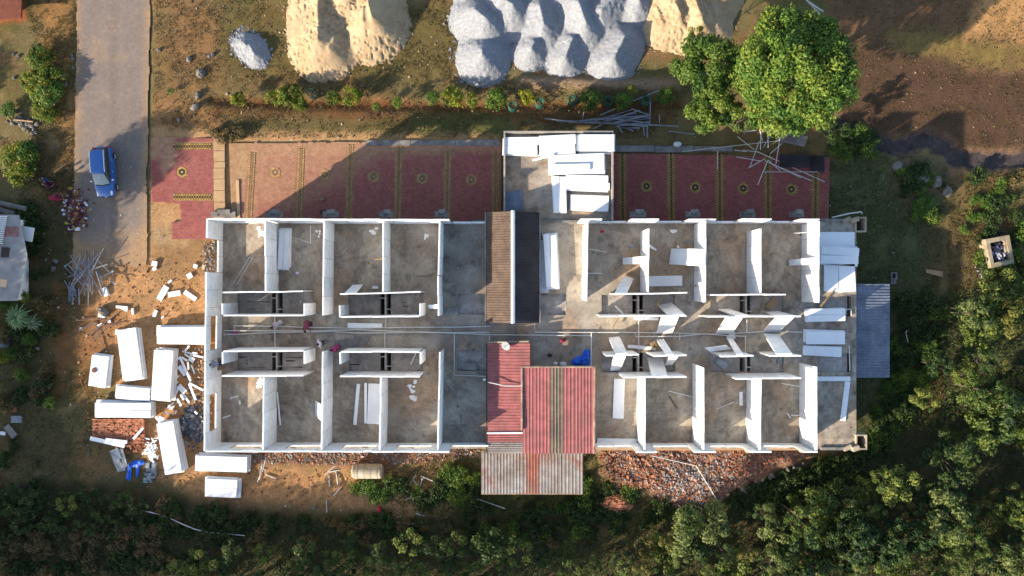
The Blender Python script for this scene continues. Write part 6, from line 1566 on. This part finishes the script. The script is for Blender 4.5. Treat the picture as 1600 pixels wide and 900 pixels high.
# ------------------------------------------------------------------ blue car, nose towards the bottom of the picture
def car():
    root = empty('car', (0, 0, 0), 'small blue car with pale windscreen parked on the road', 'car')
    WL[root.name] = Vector((0, 0, 0))
    # x forward, y left, z up. loft of cross sections: (x, half width, underside z, belt z, deck z)
    def loft(name, secs, m, n_top=5):
        """secs: list of lists of (y, z) half profiles from the bottom to the centre line"""
        mb = MB(); rings = []
        for x, prof in secs:
            r = [(x, -y, z) for y, z in prof] + [(x, y, z) for y, z in reversed(prof)]
            rings.append(r)
        k = len(rings[0]); vs = [p for r in rings for p in r]; fs = []
        for i in range(len(rings) - 1):
            for j in range(k - 1): fs.append((i * k + j, i * k + j + 1, (i + 1) * k + j + 1, (i + 1) * k + j))
            fs.append((i * k + k - 1, i * k, (i + 1) * k, (i + 1) * k + k - 1))
        fs.append(tuple(range(k))[::-1]); fs.append(tuple((len(rings) - 1) * k + j for j in range(k)))
        mb.add(vs, fs); o = mb.build(name, m, root, local=True, smooth=True)
        s = o.modifiers.new('sub', 'SUBSURF'); s.levels = 2; s.render_levels = 2
        return o
    def prof(w, zb, zm, zt, crown=0.04): return [(w * 0.82, zb), (w * 0.97, zb + 0.06), (w, zm), (w * 0.96, zt - 0.05), (w * 0.86, zt), (w * 0.4, zt + crown)]
    loft('body', [(-1.93, prof(0.60, 0.42, 0.62, 0.84, 0.0)), (-1.90, prof(0.70, 0.30, 0.60, 0.92, 0.0)), (-1.70, prof(0.81, 0.22, 0.62, 0.96, 0.0)), (-1.0, prof(0.845, 0.2, 0.62, 0.97, 0.0)), (0.1, prof(0.85, 0.2, 0.62, 0.96, 0.0)), (0.85, prof(0.85, 0.2, 0.62, 0.94, 0.02)),
        (1.25, prof(0.83, 0.22, 0.62, 0.88, 0.05)), (1.62, prof(0.77, 0.24, 0.58, 0.80, 0.05)), (1.86, prof(0.64, 0.28, 0.52, 0.70, 0.03)), (1.92, prof(0.52, 0.36, 0.48, 0.62, 0.0))], M['car_paint'])
    loft('cabin_glass', [(-1.80, [(0.66, 0.90), (0.66, 0.93), (0.62, 0.96), (0.5, 1.0), (0.3, 1.0)]), (-1.62, [(0.74, 0.92), (0.73, 1.0), (0.66, 1.36), (0.58, 1.42), (0.3, 1.43)]), (-1.35, [(0.78, 0.93), (0.77, 1.02), (0.66, 1.42), (0.56, 1.475), (0.3, 1.49)]),
        (-0.2, [(0.79, 0.93), (0.78, 1.03), (0.66, 1.46), (0.56, 1.51), (0.3, 1.53)]), (0.25, [(0.79, 0.93), (0.78, 1.02), (0.64, 1.42), (0.55, 1.46), (0.3, 1.48)]), (0.98, [(0.76, 0.90), (0.75, 0.92), (0.71, 0.94), (0.6, 0.955), (0.3, 0.97)])], M['glass'])
    loft('roof', [(-1.60, [(0.60, 1.36), (0.63, 1.38), (0.58, 1.445), (0.3, 1.46)]), (-1.3, [(0.62, 1.42), (0.655, 1.44), (0.58, 1.51), (0.3, 1.53)]), (-0.2, [(0.62, 1.45), (0.655, 1.47), (0.58, 1.545), (0.3, 1.565)]), (0.2, [(0.58, 1.42), (0.62, 1.44), (0.56, 1.50), (0.3, 1.52)]), (0.3, [(0.54, 1.41), (0.58, 1.42), (0.5, 1.45), (0.3, 1.47)])], M['car_paint'])
    mb = MB(); q = [(0.28, -0.53, 1.475), (0.28, 0.53, 1.475), (0.99, 0.66, 0.975), (0.99, -0.66, 0.975)]
    mb.add([(0.30, -0.52, 1.475), (0.26, 0, 1.51), (0.30, 0.52, 1.475), (0.98, 0.65, 0.985), (1.08, 0, 1.0), (0.98, -0.65, 0.985), (0.66, -0.60, 1.255), (0.69, 0, 1.285), (0.66, 0.60, 1.255)], [(0, 1, 7, 6), (1, 2, 8, 7), (6, 7, 4, 5), (7, 8, 3, 4)]); mb.build('windscreen', M['windscreen'], root, local=True, smooth=True)
    mb = MB(); mb.box((0.52, 0.0, 1.39), (0.06, 0.1, 0.03), M=Matrix.Rotation(R(35), 4, 'Y')); mb.build('mirror_mount', M['white_paint'], root, local=True)
    mb = MB(); mb.tube([(1.03, -0.6, 0.985), (1.1, 0, 1.0), (1.03, 0.6, 0.985)], 0.035, 6); mb.build('wiper_cowl', M['black_plastic'], root, local=True)
    for s in (-1, 1):
        mb = MB(); mb.tube([(-1.5, s * 0.61, 1.475), (-1.3, s * 0.61, 1.545), (-0.1, s * 0.61, 1.575), (0.15, s * 0.60, 1.515)], 0.03, 6); mb.build('roof_rail', M['chrome'], root, local=True)
        mb = MB(); mb.blob((1.62, s * 0.60, 0.77), (0.25, 0.10, 0.06), 10, 6); mb.build('headlight', M['lamp_glass'], root, local=True, smooth=True)
        mb = MB(); mb.blob((-1.83, s * 0.63, 0.92), (0.1, 0.13, 0.12), 8, 6); mb.build('tail_light', M['red_lamp'], root, local=True, smooth=True)
        mb = MB(); mb.blob((0.72, s * 0.93, 1.0), (0.07, 0.11, 0.08), 8, 6); mb.tube([(0.74, s * 0.78, 0.96), (0.73, s * 0.9, 1.0)], 0.03); mb.build('door_mirror', M['chrome'], root, local=True, smooth=True)
        for x0, x1 in ((-0.98, -0.15), (-0.10, 0.75)):
            mb = MB(); mb.quadslab([(x0, s * 0.856, 0.35), (x1, s * 0.856, 0.35), (x1, s * 0.835, 0.93), (x0, s * 0.835, 0.93)], 0.012); d = mb.build('door', M['car_paint'], root, local=True)
            mb = MB(); mb.box((x0 + 0.15, s * 0.862, 0.82), (0.16, 0.03, 0.03)); mb.build('handle', M['chrome'], d, local=True)
        for x in (-1.22, 1.18):
            mb = MB(); mb.tube([(x, s * 0.64, 0.30), (x, s * 0.68, 0.31), (x, s * 0.80, 0.31), (x, s * 0.825, 0.30)], [0.27, 0.31, 0.31, 0.27], 18); w = mb.build('wheel', M['rubber'], root, local=True)
            mb = MB(); mb.tube([(x, s * 0.80, 0.31), (x, s * 0.832, 0.31)], 0.2, 12); mb.build('rim', M['chrome'], w, local=True)
    mb = MB(); mb.box((-1.88, 0, 0.55), (0.1, 1.3, 0.28)); mb.build('rear_bumper', M['black_plastic'], root, local=True)
    mb = MB(); mb.box((1.88, 0, 0.5), (0.09, 0.9, 0.16)); mb.build('grille', M['black_plastic'], root, local=True)
    mb = MB(); mb.box((1.925, 0, 0.6), (0.03, 0.3, 0.06)); mb.build('front_trim', M['chrome'], root, local=True)
    mb = MB(); mb.quadslab([(-1.72, -0.58, 1.24), (-1.80, -0.58, 0.98), (-1.80, 0.58, 0.98), (-1.72, 0.58, 1.24)], 0.02); mb.build('rear_window', M['glass'], root, local=True)
    mb = MB(); mb.tube([(-1.35, 0, 1.50), (-1.5, 0, 1.68)], 0.015, 4); mb.build('aerial', M['black_plastic'], root, local=True)
    p = P(161.5, 268.5, 0.75); root.scale = (1.0, 0.88, 0.96); root.location = (p.x, p.y, 0.04); root.rotation_euler = (0, 0, R(-85.5))
car()

# ------------------------------------------------------------------ people
def person(px, py, z, face, shirt, trousers, label, pose='stand', hair_long=False, sari=False):
    """face: direction faced, degrees from +x; one skinned body coloured by region, hair as a child"""
    random.seed(int(px))
    c = P(px, py, z + 1.3); root = empty('person', (c.x, c.y, z), label, 'person')
    bend = {'stand': 0.12, 'bend': 1.15, 'walk': 0.2, 'sit': 0.35}[pose]
    hipz = 0.88 if pose != 'sit' else 0.32
    hx = -0.14 if pose == 'bend' else 0
    def tor(l, y=0.0): return (hx + math.sin(bend) * l, y, hipz + math.cos(bend) * l)
    V, Rr, E, T = [], [], [], []
    def add(p, r, parent=None, t='shirt'):
        V.append(p); Rr.append(r)
        if parent is not None: E.append((parent, len(V) - 1)); T.append(t)
        return len(V) - 1
    pel = add((hx, 0, hipz), (0.145, 0.115)); 
    waist = add(tor(0.2), (0.135, 0.10), pel, 'trousers'); chest = add(tor(0.40), (0.165, 0.115), waist); nb = add(tor(0.52), (0.085, 0.08), chest)
    hb = bend * 0.75
    neck = add((tor(0.58)[0], 0, tor(0.58)[2]), (0.055, 0.055), nb, 'skin')
    hd = Vector(tor(0.58)) + Vector((math.sin(hb), 0, math.cos(hb))) * 0.13
    h1 = add(tuple(hd), (0.088, 0.088), neck, 'skin'); h2 = add(tuple(hd + Vector((math.sin(hb) * 0.08, 0, math.cos(hb) * 0.08))), (0.07, 0.075), h1, 'hair')
    hands = []
    for s in (-1, 1):
        if pose == 'sit': kn, an, ft = (0.40, s * 0.13, 0.42), (0.52, s * 0.12, 0.08), (0.66, s * 0.13, 0.035)
        elif pose == 'walk': kn, an, ft = (0.14 * s + 0.06, s * 0.1, 0.47), (0.2 * s, s * 0.1, 0.09), (0.2 * s + 0.16, s * 0.11, 0.035)
        else: kn, an, ft = (hx * 0.5 + 0.03, s * 0.1, 0.46), (0.0, s * 0.1, 0.08), (0.16, s * 0.12, 0.035)
        hp = add((hx, s * 0.09, hipz - 0.04), (0.10, 0.10), pel, 'trousers'); k = add(kn, (0.075, 0.075), hp, 'trousers'); a = add(an, (0.05, 0.05), k, 'trousers'); add(ft, (0.04, 0.045), a, 'skin')
        sh = add(tor(0.48, s * 0.185), (0.068, 0.065), chest, 'shirt')
        S = Vector(tor(0.48, s * 0.185))
        if pose == 'bend': el, wr = S + Vector((0.12, s * 0.05, -0.26)), S + Vector((0.24, s * 0.0, -0.46))
        elif pose == 'sit': el, wr = S + Vector((0.14, s * 0.08, -0.22)), S + Vector((0.36, -s * 0.02, -0.26))
        elif pose == 'walk': el, wr = S + Vector((-0.1 * s, s * 0.07, -0.27)), S + Vector((0.05 - 0.1 * s, s * 0.08, -0.50))
        else: el, wr = S + Vector((0.02, s * 0.12, -0.26)), S + Vector((0.20, s * 0.13, -0.42))
        e = add(tuple(el), (0.048, 0.048), sh, 'shirt'); w = add(tuple(wr), (0.034, 0.032), e, 'skin')
        hands.append((el, wr, s))
    me = bpy.data.meshes.new('body'); me.from_pydata(V, E, [])
    o = bpy.data.objects.new('body', me); COLL.objects.link(o)
    m = o.modifiers.new('skin', 'SKIN'); m.use_smooth_shade = True
    for i, r in enumerate(Rr):
        sv = me.skin_vertices[0].data[i]; sv.radius = r; sv.use_root = (i == 0)
    sm = o.modifiers.new('sub', 'SUBSURF'); sm.levels = 2; sm.render_levels = 2
    dg = bpy.context.evaluated_depsgraph_get(); dg.update()
    bm = bpy.data.meshes.new_from_object(o.evaluated_get(dg)); bpy.data.objects.remove(o)
    vs = [tuple(v.co) for v in bm.vertices]; fs = [tuple(p.vertices) for p in bm.polygons]
    segs = [(Vector(V[a]), Vector(V[b]), t, (Rr[a][0] + Rr[b][0]) / 2) for (a, b), t in zip(E, T)]
    idx = {'shirt': 0, 'trousers': 1, 'skin': 2, 'hair': 3}
    out = MB()
    mi = []
    for p in bm.polygons:
        c0 = p.center; best = None
        for a, b, t, r in segs:
            d = b - a; u = max(0, min(1, (c0 - a).dot(d) / max(d.length_squared, 1e-9))); q = (c0 - (a + d * u)).length / max(r, 0.03)
            if best is None or q < best[0]: best = (q, t)
        mi.append(idx[best[1]])
    for i, f in enumerate(fs): out.v = vs; out.f.append(f); out.c.append(None); out.m.append(mi[i])
    # hands: palm, four unequal curled fingers and a thumb, joined to the body mesh
    for el, wr, s in hands:
        d = (wr - el).normalized(); up = Vector((0, 0, 1)); side = d.cross(up); side = side.normalized() if side.length > 0.1 else Vector((0, 1, 0)); nrm = side.cross(d).normalized()
        out.tube([wr - d * 0.02, wr + d * 0.05, wr + d * 0.09], [0.026, 0.038, 0.034], 8, mi=2)
        for k, L in enumerate((0.068, 0.078, 0.072, 0.056)):
            b = wr + d * 0.085 + side * (k - 1.5) * 0.019; out.tube([b, b + d * L * 0.5 - nrm * 0.008, b + d * L * 0.8 - nrm * 0.03], [0.0095, 0.009, 0.007], 5, mi=2)
        b = wr + d * 0.025 - side * 0.03 * s; out.tube([b, b + d * 0.035 - side * 0.025 * s, b + d * 0.065 - side * 0.03 * s - nrm * 0.01], [0.012, 0.011, 0.008], 5, mi=2)
    if sari:
        k0 = Vector((hx, 0, hipz)); out.tube([k0 + Vector((0, 0, 0.12)), k0 + Vector((-0.02, 0, -0.1)), Vector((0.0, 0, hipz * 0.45)), Vector((0.02, 0, 0.06))], [0.14, 0.15, 0.17, 0.2], 12, mi=0)
    # nose and ears belong to the same surface
    fwd = Vector((math.cos(hb), 0, -math.sin(hb))); hv = hd
    out.blob(hv + fwd * 0.095, (0.018, 0.014, 0.02), 6, 4, mi=2)
    for s in (-1, 1): out.blob(hv + Vector((0, s * 0.085, 0)), (0.02, 0.012, 0.03), 6, 4, mi=2)
    b = out.build('body', [M[shirt], M[trousers], M['skin'], M['hair']], root, local=True, smooth=True)
    hr = MB(); u = Vector((math.sin(hb), 0, math.cos(hb))); hr.blob(hv + u * 0.035 - fwd * 0.018, (0.10, 0.098, 0.10), 10, 7, jit=0.03)
    if hair_long: hr.blob(hv - fwd * 0.09 - u * 0.02, (0.05, 0.05, 0.05), 8, 6)
    hr.build('hair', M['hair'], root, local=True, smooth=True)
    root.rotation_euler = (0, 0, R(face))
    return root
person(499.5, 537, ZS, 200, 'c_white', 'c_dark', 'person in a white shirt standing in the left corridor')
person(521.5, 545, ZS, 215, 'c_pink', 'c_pink', 'person in bright pink clothes beside the steel rods', pose='walk', hair_long=True, sari=True)
person(433, 505.5, ZS, 215, 'c_grey', 'c_grey', 'person in a grey shirt bending over the water pipes', pose='bend')
person(476, 507, ZS, 270, 'c_maroon', 'c_maroon', 'person in maroon clothes working beside the upper pipe', pose='bend', sari=True)
person(338, 569, ZS + 0.75, 186, 'c_grey', 'c_dark', 'person in dark trousers leaning over the left outer wall', pose='bend')
person(64, 278, 0.0, 200, 'c_navy', 'c_dark', 'person in dark clothes crouching beside the lower roadside bush', pose='sit')
person(61, 289, 0.0, 30, 'c_maroon', 'c_maroon', 'person in pink and maroon clothes below the roadside bush', pose='sit', hair_long=True, sari=True)
person(77, 308, 0.0, 10, 'c_red', 'c_red', 'person in dark red clothes nearest the flower heap', pose='bend', sari=True)
def trestle():
    p = P(341.5, 567, ZS); root = empty('trestle', (p.x + 0.25, p.y, ZS), 'low wooden trestle the worker stands on beside the left outer wall', 'trestle')
    k = MB(); k.box((p.x + 0.25, p.y, ZS + 0.72), (0.55, 0.9, 0.05)); k.build('top', M['wood'], root)
    for sx in (-1, 1):
        for sy in (-1, 1): k = MB(); k.box((p.x + 0.25 + sx * 0.22, p.y + sy * 0.38, ZS + 0.345), (0.05, 0.05, 0.69)); k.build('leg', M['wood'], root)
trestle()
# clothes and bundles on the slab
def bundle(x, y, r, z, m, label, cat='bundle', name='cloth_bundle'):
    mb = MB(); p = P(x, y, z); s = H / F; mb.blob((p.x, p.y, z + r * s * 0.4), (r * s, r * s * 0.75, r * s * 0.5), 10, 7, jit=0.2); tag(mb.build(name, m, smooth=True), label, cat)
bundle(879, 532, 4, ZS, M['c_red'], 'red cloth bundle below the pipes in the shaded landing'); bundle(867.5, 568, 3.5, ZS, M['c_white'], 'white sack at the edge of the red roof, left', 'sack', 'sack'); bundle(880, 569, 5, ZS, M['c_white'], 'white sack at the edge of the red roof, right', 'sack', 'sack')
bundle(859, 555, 3.5, ZS, M['black_plastic'], 'black bag on the shaded landing', 'bag', 'bag'); bundle(368, 519.5, 4, ZS, M['c_pink'], 'pink cloth bundle lying at the left pipe end'); bundle(464, 427, 2.6, ZS, M['c_white'], 'round white bag in the second upper room', 'bag', 'bag')
bundle(1158, 209, 7, 0.05, M['c_white'], '', 'sack', 'sack') if False else bundle(1058, 226, 6, 0.08, M['c_white'], 'white sack beside the concrete edging of the shaded paving', 'sack', 'sack')
bundle(941, 362, 3, ZS, M['red_lamp'], 'dark red blob of dried paint in the shaded upper room', 'paint stain', 'paint_stain')
bundle(973, 562 - 1, 4, ZS - 0.3, M['black_plastic'], 'black bag in the bath recess beside the blue tarpaulin', 'bag', 'bag')
bundle(505, 331.5, 5, 0.1, M['black_plastic'], 'black bag on the paving at the foot of the building', 'bag', 'bag'); bundle(504, 312, 3.5, 0.08, M['wood'], 'brown lump on the shaded red paving', 'lump', 'clay_lump')
bundle(768, 503, 2, 4.2, M['white_paint'], 'small white can on the gable roof edge', 'can', 'can'); bundle(757, 593, 2.4, 4.0, M['white_paint'], 'white bucket beside the red roof gutter', 'bucket', 'bucket')
# white splashes of plaster on the slab: thin real patches
def splash(x, y, r, label, n=9):
    mb = MB()
    for i in range(n):
        px, py = random.gauss(x, r * 0.5), random.gauss(y, r * 0.5); p = P(px, py, ZS); rr = random.uniform(0.15, 0.5) * r * 0.047
        k = 9; pts_ = []
        for j in range(k):
            a = 2 * math.pi * j / k; q = rr * random.uniform(0.6, 1.2); pts_.append((p.x + math.cos(a) * q, p.y + math.sin(a) * q))
        mb.prism(pts_, ZS + 0.002, ZS + 0.006 + i * 0.0006)
    tag(mb.build('plaster_splash', M['white_paint']), label, 'splash', 'dried plaster splashes on the slab')
for x, y, r, t in ((498, 364, 5, 'white plaster splash in the second upper room'), (582, 363, 8, 'white plaster splash in the third upper room'), (665, 370, 5, 'white plaster splash in the fourth upper room'), (646, 603, 7, 'upper white splash in the fourth lower room'), (648, 622, 8, 'lower white splash in the fourth lower room'), (406, 599, 8, 'white splash on the sunlit floor of the first lower room'),
        (1052, 362, 6, 'white crumbs splash in the middle right room'), (1140, 524, 8, 'pale splash on the corridor near the pipes'), (1175, 541, 6, ''), (406, 363, 8, 'pale splash on the sunlit floor of the first upper room')):
    if t: splash(x, y, r, t)
# boards, benches and debris in the bath recesses
def flat(q, z, m, name, label, cat, th=0.05, group=None):
    mb = MB(); mb.quadslab([P(x, y, z) for x, y in q], th); return tag(mb.build(name, m), label, cat, group)
zp = ZS - 0.24
GD = 'dark sheets in the bath recesses'
for q, t in (([(386, 471), (421, 471), (421, 490), (384, 490)], 'dark sheet in the first upper bath recess'), ([(385, 459), (397, 459), (395, 470), (386, 470)], 'brown board in the first upper bath recess'), ([(445, 459), (478, 458), (470, 474), (446, 470)], ''), ([(629, 469), (652, 469), (653, 484), (629, 485)], 'dark sheet in the second upper bath recess'),
        ([(373, 552), (387, 552), (387, 578), (373, 578)], 'dark panel at the left of the first lower bath recess'), ([(390, 561), (418, 559), (417, 577), (389, 578)], 'bluish dark sheet in the first lower bath recess'), ([(446, 553), (473, 552), (472, 578), (445, 578)], 'grey sheets in the first lower bath recess'), ([(546, 553), (584, 553), (584, 579), (546, 579)], 'dark blue sheet in the third lower bath recess')):
    if not t: continue
    mb = MB(); n = 5; x0, y0 = q[0]; x1, y1 = q[2]
    root = empty('sheet', P((x0 + x1) / 2, (y0 + y1) / 2, zp - 0.08), t, 'sheet', GD)
    for i in range(n):
        a, b = y0 + (y1 - y0) * i / n, y0 + (y1 - y0) * (i + 1) / n - 0.4
        k = MB(); k.quadslab([P(x0 + random.uniform(-1, 1), a, zp + random.uniform(-.02, .04)), P(x1, a, zp + random.uniform(-.02, .04)), P(x1 + random.uniform(-1, 1), b, zp), P(x0, b, zp)], 0.03); k.build('strip', M['wood'] if 'brown' in t else M['dark_sheet'], root)
for q, z, m, nm, t, c in (([(551, 464), (562, 463), (560, 487), (549, 486)], zp, M['pit'], 'board', 'brown board at the left of the second upper bath recess', 'board'), ([(565, 463), (581, 463), (582, 470), (565, 474)], zp, M['pit'], 'board', 'grey scraps of board in the second upper bath recess', 'board'),
        ([(725, 463), (737, 460), (741, 478), (730, 480)], zp, M['grey_concrete'], 'board', 'grey board in the recess beside the gable roof', 'board'), ([(723, 566), (747, 567), (746, 579), (723, 577)], zp + 0.3, M['grey_concrete'], 'trough', 'pale grey trough in the recess beside the red roof', 'trough'),
        ([(696, 481), (716, 480), (716, 492), (695, 492)], ZS + 0.1, M['grey_concrete'], 'board', 'pale board on the slab beside the square recess', 'board'), ([(1118, 566), (1124, 559), (1138, 569), (1132, 578)], zp + 0.3, M['cement_block'], 'bench', 'grey bench standing slantwise in the far lower recess', 'bench'),
        ([(1196, 562), (1213, 561), (1213, 575), (1196, 575)], zp, M['pit'], 'board', 'square grey board in the far lower recess', 'board'), ([(1183, 560), (1196, 560), (1193, 571), (1182, 565)], zp, M['dark_sheet'], 'board', 'dark board in the far lower recess', 'board'), ([(1196, 478), (1210, 464), (1216, 473), (1204, 484)], zp + 0.25, M['wood'], 'board', 'wooden door leaf lying in the far upper recess', 'board'),
        ([(1222, 556), (1223, 570), (1214, 568), (1214, 562)], zp + 0.1, M['cement_block'], 'board', 'crumpled grey scrap in the far lower recess', 'board'), ([(582, 447), (590.5, 447), (590.5, 451), (582, 451)], ZS + 0.15, M['foam'], 'foam_block', 'small white block above the third bath wall', 'offcut'),
        ([(983, 383), (987, 380), (990, 387), (986, 389)], ZS + 0.1, M['cement_block'], 'foam_block', 'small pale block in the shaded upper room', 'offcut'), ([(1071, 376), (1079, 377), (1078, 381), (1070, 379.5)], ZS + 0.1, M['cement_block'], 'foam_block', 'small grey block near the second right partition', 'offcut'), ([(1057, 384), (1060, 383), (1062, 387), (1059, 387.5)], ZS + 0.1, M['foam'], 'foam_block', 'small white chip above the wide leaning panel', 'offcut'),
        ([(1447, 420), (1474, 424), (1473, 433), (1447, 426)], 0.15, M['wood'], 'plank', 'pale plank lying on the grass toward the tank', 'plank'), ([(1348, 223), (1360, 235), (1358, 237), (1346, 226)], 0.12, M['wood'], 'plank', 'thin plank by the stream bend', 'plank'), ([(1362, 223), (1364, 223), (1364, 246), (1362, 246)], 0.12, M['wood'], 'plank', 'upright thin plank by the stream bend', 'plank'),
        ([(794, 503), (807, 503), (807, 535), (794, 535)], ZS + 0.05, M['grey_concrete'], 'threshold', 'grey concrete threshold between the two roofs', 'threshold'), ([(788, 301), (816, 296), (818, 328), (790, 330)], 3.36, M['blue_sheet'], 'sheet', 'blue grey sheet lying in the lower left porch corner', 'sheet')):
    flat(q, z, m, nm, t, c, 0.06 if nm != 'bench' else 0.08)
# timber offcuts on the corridor
random.seed(3)
for i in range(14):
    x, y = random.gauss(1023, 3), random.gauss(541, 2); a = random.uniform(0, 3.14); d = Vector((math.cos(a), math.sin(a), 0)) * random.uniform(0.15, 0.35); p = P(x, y, ZS + 1.9 + 0.03 * i) if False else P(x, y, ZS + 0.05 + 0.025 * i)
    rod(p - d, p + d, 0.035, M['wood'], 'timber_offcut', 'short timber offcut in the small pile on the right corridor', 'timber', 'timber offcuts on the corridor')
# dish, tank, can, open tank, manhole, spare roof sheets, aerial pipe
def dish():
    p = P(791, 540, 4.6); root = empty('satellite_dish', (p.x, p.y, 4.2), 'grey satellite dish at the upper edge of the red roof', 'satellite dish')
    mb = MB(); n = 18; ax = Vector((-0.45, -0.35, 0.8)).normalized(); u = ax.cross(Vector((0, 0, 1))).normalized(); w = ax.cross(u); vs = [Vector(p)]; fs = []
    for k, rr in enumerate((0.12, 0.24, 0.34)):
        vs += [Vector(p) + (u * math.cos(2 * math.pi * j / n) + w * math.sin(2 * math.pi * j / n)) * rr + ax * rr * rr * 0.7 for j in range(n)]
    fs = [(0, 1 + j, 1 + (j + 1) % n) for j in range(n)]
    for k in range(2):
        for j in range(n): fs.append((1 + k * n + j, 1 + (k + 1) * n + j, 1 + (k + 1) * n + (j + 1) % n, 1 + k * n + (j + 1) % n))
    mb.add(vs, fs); d = mb.build('reflector', M['cement_block'], root, smooth=True); s = d.modifiers.new('t', 'SOLIDIFY'); s.thickness = 0.02
    mb = MB(); mb.tube([p, p + ax * 0.45 - w * 0.1], 0.02, 5); mb.build('feed_arm', M['steel'], root)
    mb = MB(); mb.tube([p - ax * 0.02, (p.x, p.y, 4.1)], 0.04, 6); mb.build('mast', M['steel'], root)
dish()
def tank():
    z = 0.62; a, b = P(550, 736.5, z), P(598, 736, z); root = empty('water_tank', ((a.x + b.x) / 2, a.y, 0), 'cream cylindrical tank lying on its side behind the building', 'tank')
    mb = MB(); r = 0.56; L = b.x - a.x; xs_ = [0, 0.02, 0.06, 0.5, 0.94, 0.98, 1]; rr = [0.3, 0.46, 0.56, 0.57, 0.56, 0.5, 0.4]
    mb.tube([(a.x + L * t, a.y, 0.56) for t in xs_], [q for q in rr], 22); mb.build('shell', M['tank'], root, smooth=False)
    for t in (0.2, 0.42, 0.62, 0.84):
        k = MB(); x = a.x + L * t; k.tube([(x, a.y + 0.573 * math.cos(q), 0.56 + 0.573 * math.sin(q)) for q in [i * 2 * math.pi / 20 for i in range(21)]], 0.018, 5); k.build('hoop', M['tank'], root)
    k = MB(); k.tube([(a.x - 0.08, a.y + 0.1, 0.6), (a.x + 0.06, a.y + 0.1, 0.6)], 0.12, 10); k.build('spout', M['tank'], root)
    p = P(609, 751, 0); k = MB(); k.box((p.x, p.y, 0.14), (0.2, 0.42, 0.26), R(4)); tag(k.build('block', M['cement_block']), 'small grey block standing right of the cream tank', 'block')
    p = P(592, 801, 0.4); root = empty('jerry_can', (p.x, p.y, 0), 'bright red can on the soil at the edge of the weeds', 'can')
    k = MB(); k.tube([(p.x, p.y - 0.36, 0.16), (p.x, p.y - 0.33, 0.16), (p.x, p.y + 0.3, 0.16), (p.x, p.y + 0.36, 0.16)], [0.11, 0.16, 0.16, 0.1], 12); k.build('body', M['red_plastic'], root, smooth=False)
    k = MB(); k.tube([(p.x, p.y + 0.35, 0.16), (p.x, p.y + 0.45, 0.16)], 0.05, 8); k.build('neck', M['red_plastic'], root)
tank()
def pits_out():
    M['tank_wall'] = mat('open_tank_wall', C(205, 190, 160, 1.9), 0.9, C(165, 145, 115, 1.9), scale=1.5, fine=0.2)
    z = 0.9; q = [(1540, 374), (1577, 367), (1585, 411), (1549, 419)]
    root = empty('open_tank', P(1562, 393, 0), 'square open brick tank filled with dark refuse', 'tank')
    def inset(q, t): cx = sum(p[0] for p in q) / 4; cy = sum(p[1] for p in q) / 4; return [(cx + (x - cx) * t, cy + (y - cy) * t) for x, y in q]
    i = inset(q, 0.70)
    for k in range(4):
        a, b, c, d = q[k], q[(k + 1) % 4], i[(k + 1) % 4], i[k]
        mb = MB(); mb.quadslab([P(*a, z), P(*b, z), P(*c, z), P(*d, z)], 0.95); mb.build('wall', M['tank_wall'], root)
    mb = MB(); mb.quadslab([P(*p, 0.45) for p in inset(q, 0.72)], 0.1); mb.build('floor', M['dark'], root)
    mb = MB(); mb.quadslab([P(1570, 376, 0.82), P(1577, 379, 0.82), P(1580, 396, 0.82), P(1571, 397, 0.82)], 0.3); mb.build('inner_step', M['tank_wall'], root)
    bits('litter', 'dark wet refuse inside the open tank', 160, gauss(1559, 394, 6, 9), (0.1, 0.28), [C(60, 55, 75), C(190, 190, 205), C(95, 90, 110), C(40, 38, 44)], lambda x, y: 0.6 + random.uniform(0, 0.12))
    bits('litter', 'small white scraps at the foot of the open tank', 50, gauss(1540, 424, 9, 5), (0.06, 0.14), [C(205, 200, 205)], lambda x, y: 0.05)
    p = P(1397.5, 431, 0.3); root = empty('manhole', (p.x, p.y, 0), 'small square concrete chamber on the shaded grass', 'manhole')
    mb = MB(); w, t = 0.46, 0.09
    for dx, dy, sx, sy in ((0, w / 2, w, t), (0, -w / 2, w, t), (w / 2 - t / 2, 0, t, w - t), (-w / 2 + t / 2, 0, t, w - t)): mb.box((p.x + dx, p.y + dy, 0.15), (sx, sy, 0.3))
    mb.build('kerb', M['grey_concrete'], root); mb = MB(); mb.box((p.x, p.y, 0.03), (w - t, w - t, 0.05)); mb.build('opening', M['dark'], root); mb = MB(); mb.box((p.x, p.y - 0.45, 0.1), (0.42, 0.4, 0.18)); mb.build('cover_slab', M['grey_concrete'], root)
    for c, z, n, m, t, ax in (([(1219, 241), (1266, 243), (1265, 262), (1219, 261)], 0.55, 8, M['dark_sheet'], 'stack of dark roof sheets on the shaded paving', 0), ([(1268, 244), (1288, 244), (1288, 268), (1266, 268)], 0.3, 6, M['dark_sheet'], 'dark roof sheets at the paving corner', 1), ([(1218, 206), (1262, 214), (1257, 229), (1215, 220)], 0.3, 7, M['grey_sheet'], 'pale grey roof sheets beside the huge tree', 0)):
        a, b, cc, d = c; r = empty('roof_sheet_stack', P((a[0] + cc[0]) / 2, (a[1] + cc[1]) / 2, 0.05), t, 'roof sheets')
        for k in range(3):
            zz = z - 0.09 * k; j = [random.uniform(-1, 1) * k for _ in range(4)]
            if ax == 0: corrugated(r, 'sheet', P(d[0] + j[0], d[1] + j[1], zz), P(a[0] + j[0], a[1] + j[1], zz), P(b[0] + j[0], b[1] + j[1], zz), P(cc[0] + j[0], cc[1] + j[1], zz), n, m, 0.05)
            else: corrugated(r, 'sheet', P(a[0] + j[0], a[1], zz), P(b[0] + j[0], b[1], zz), P(cc[0] + j[0], cc[1], zz), P(d[0] + j[0], d[1], zz), n, m, 0.05)
pits_out()
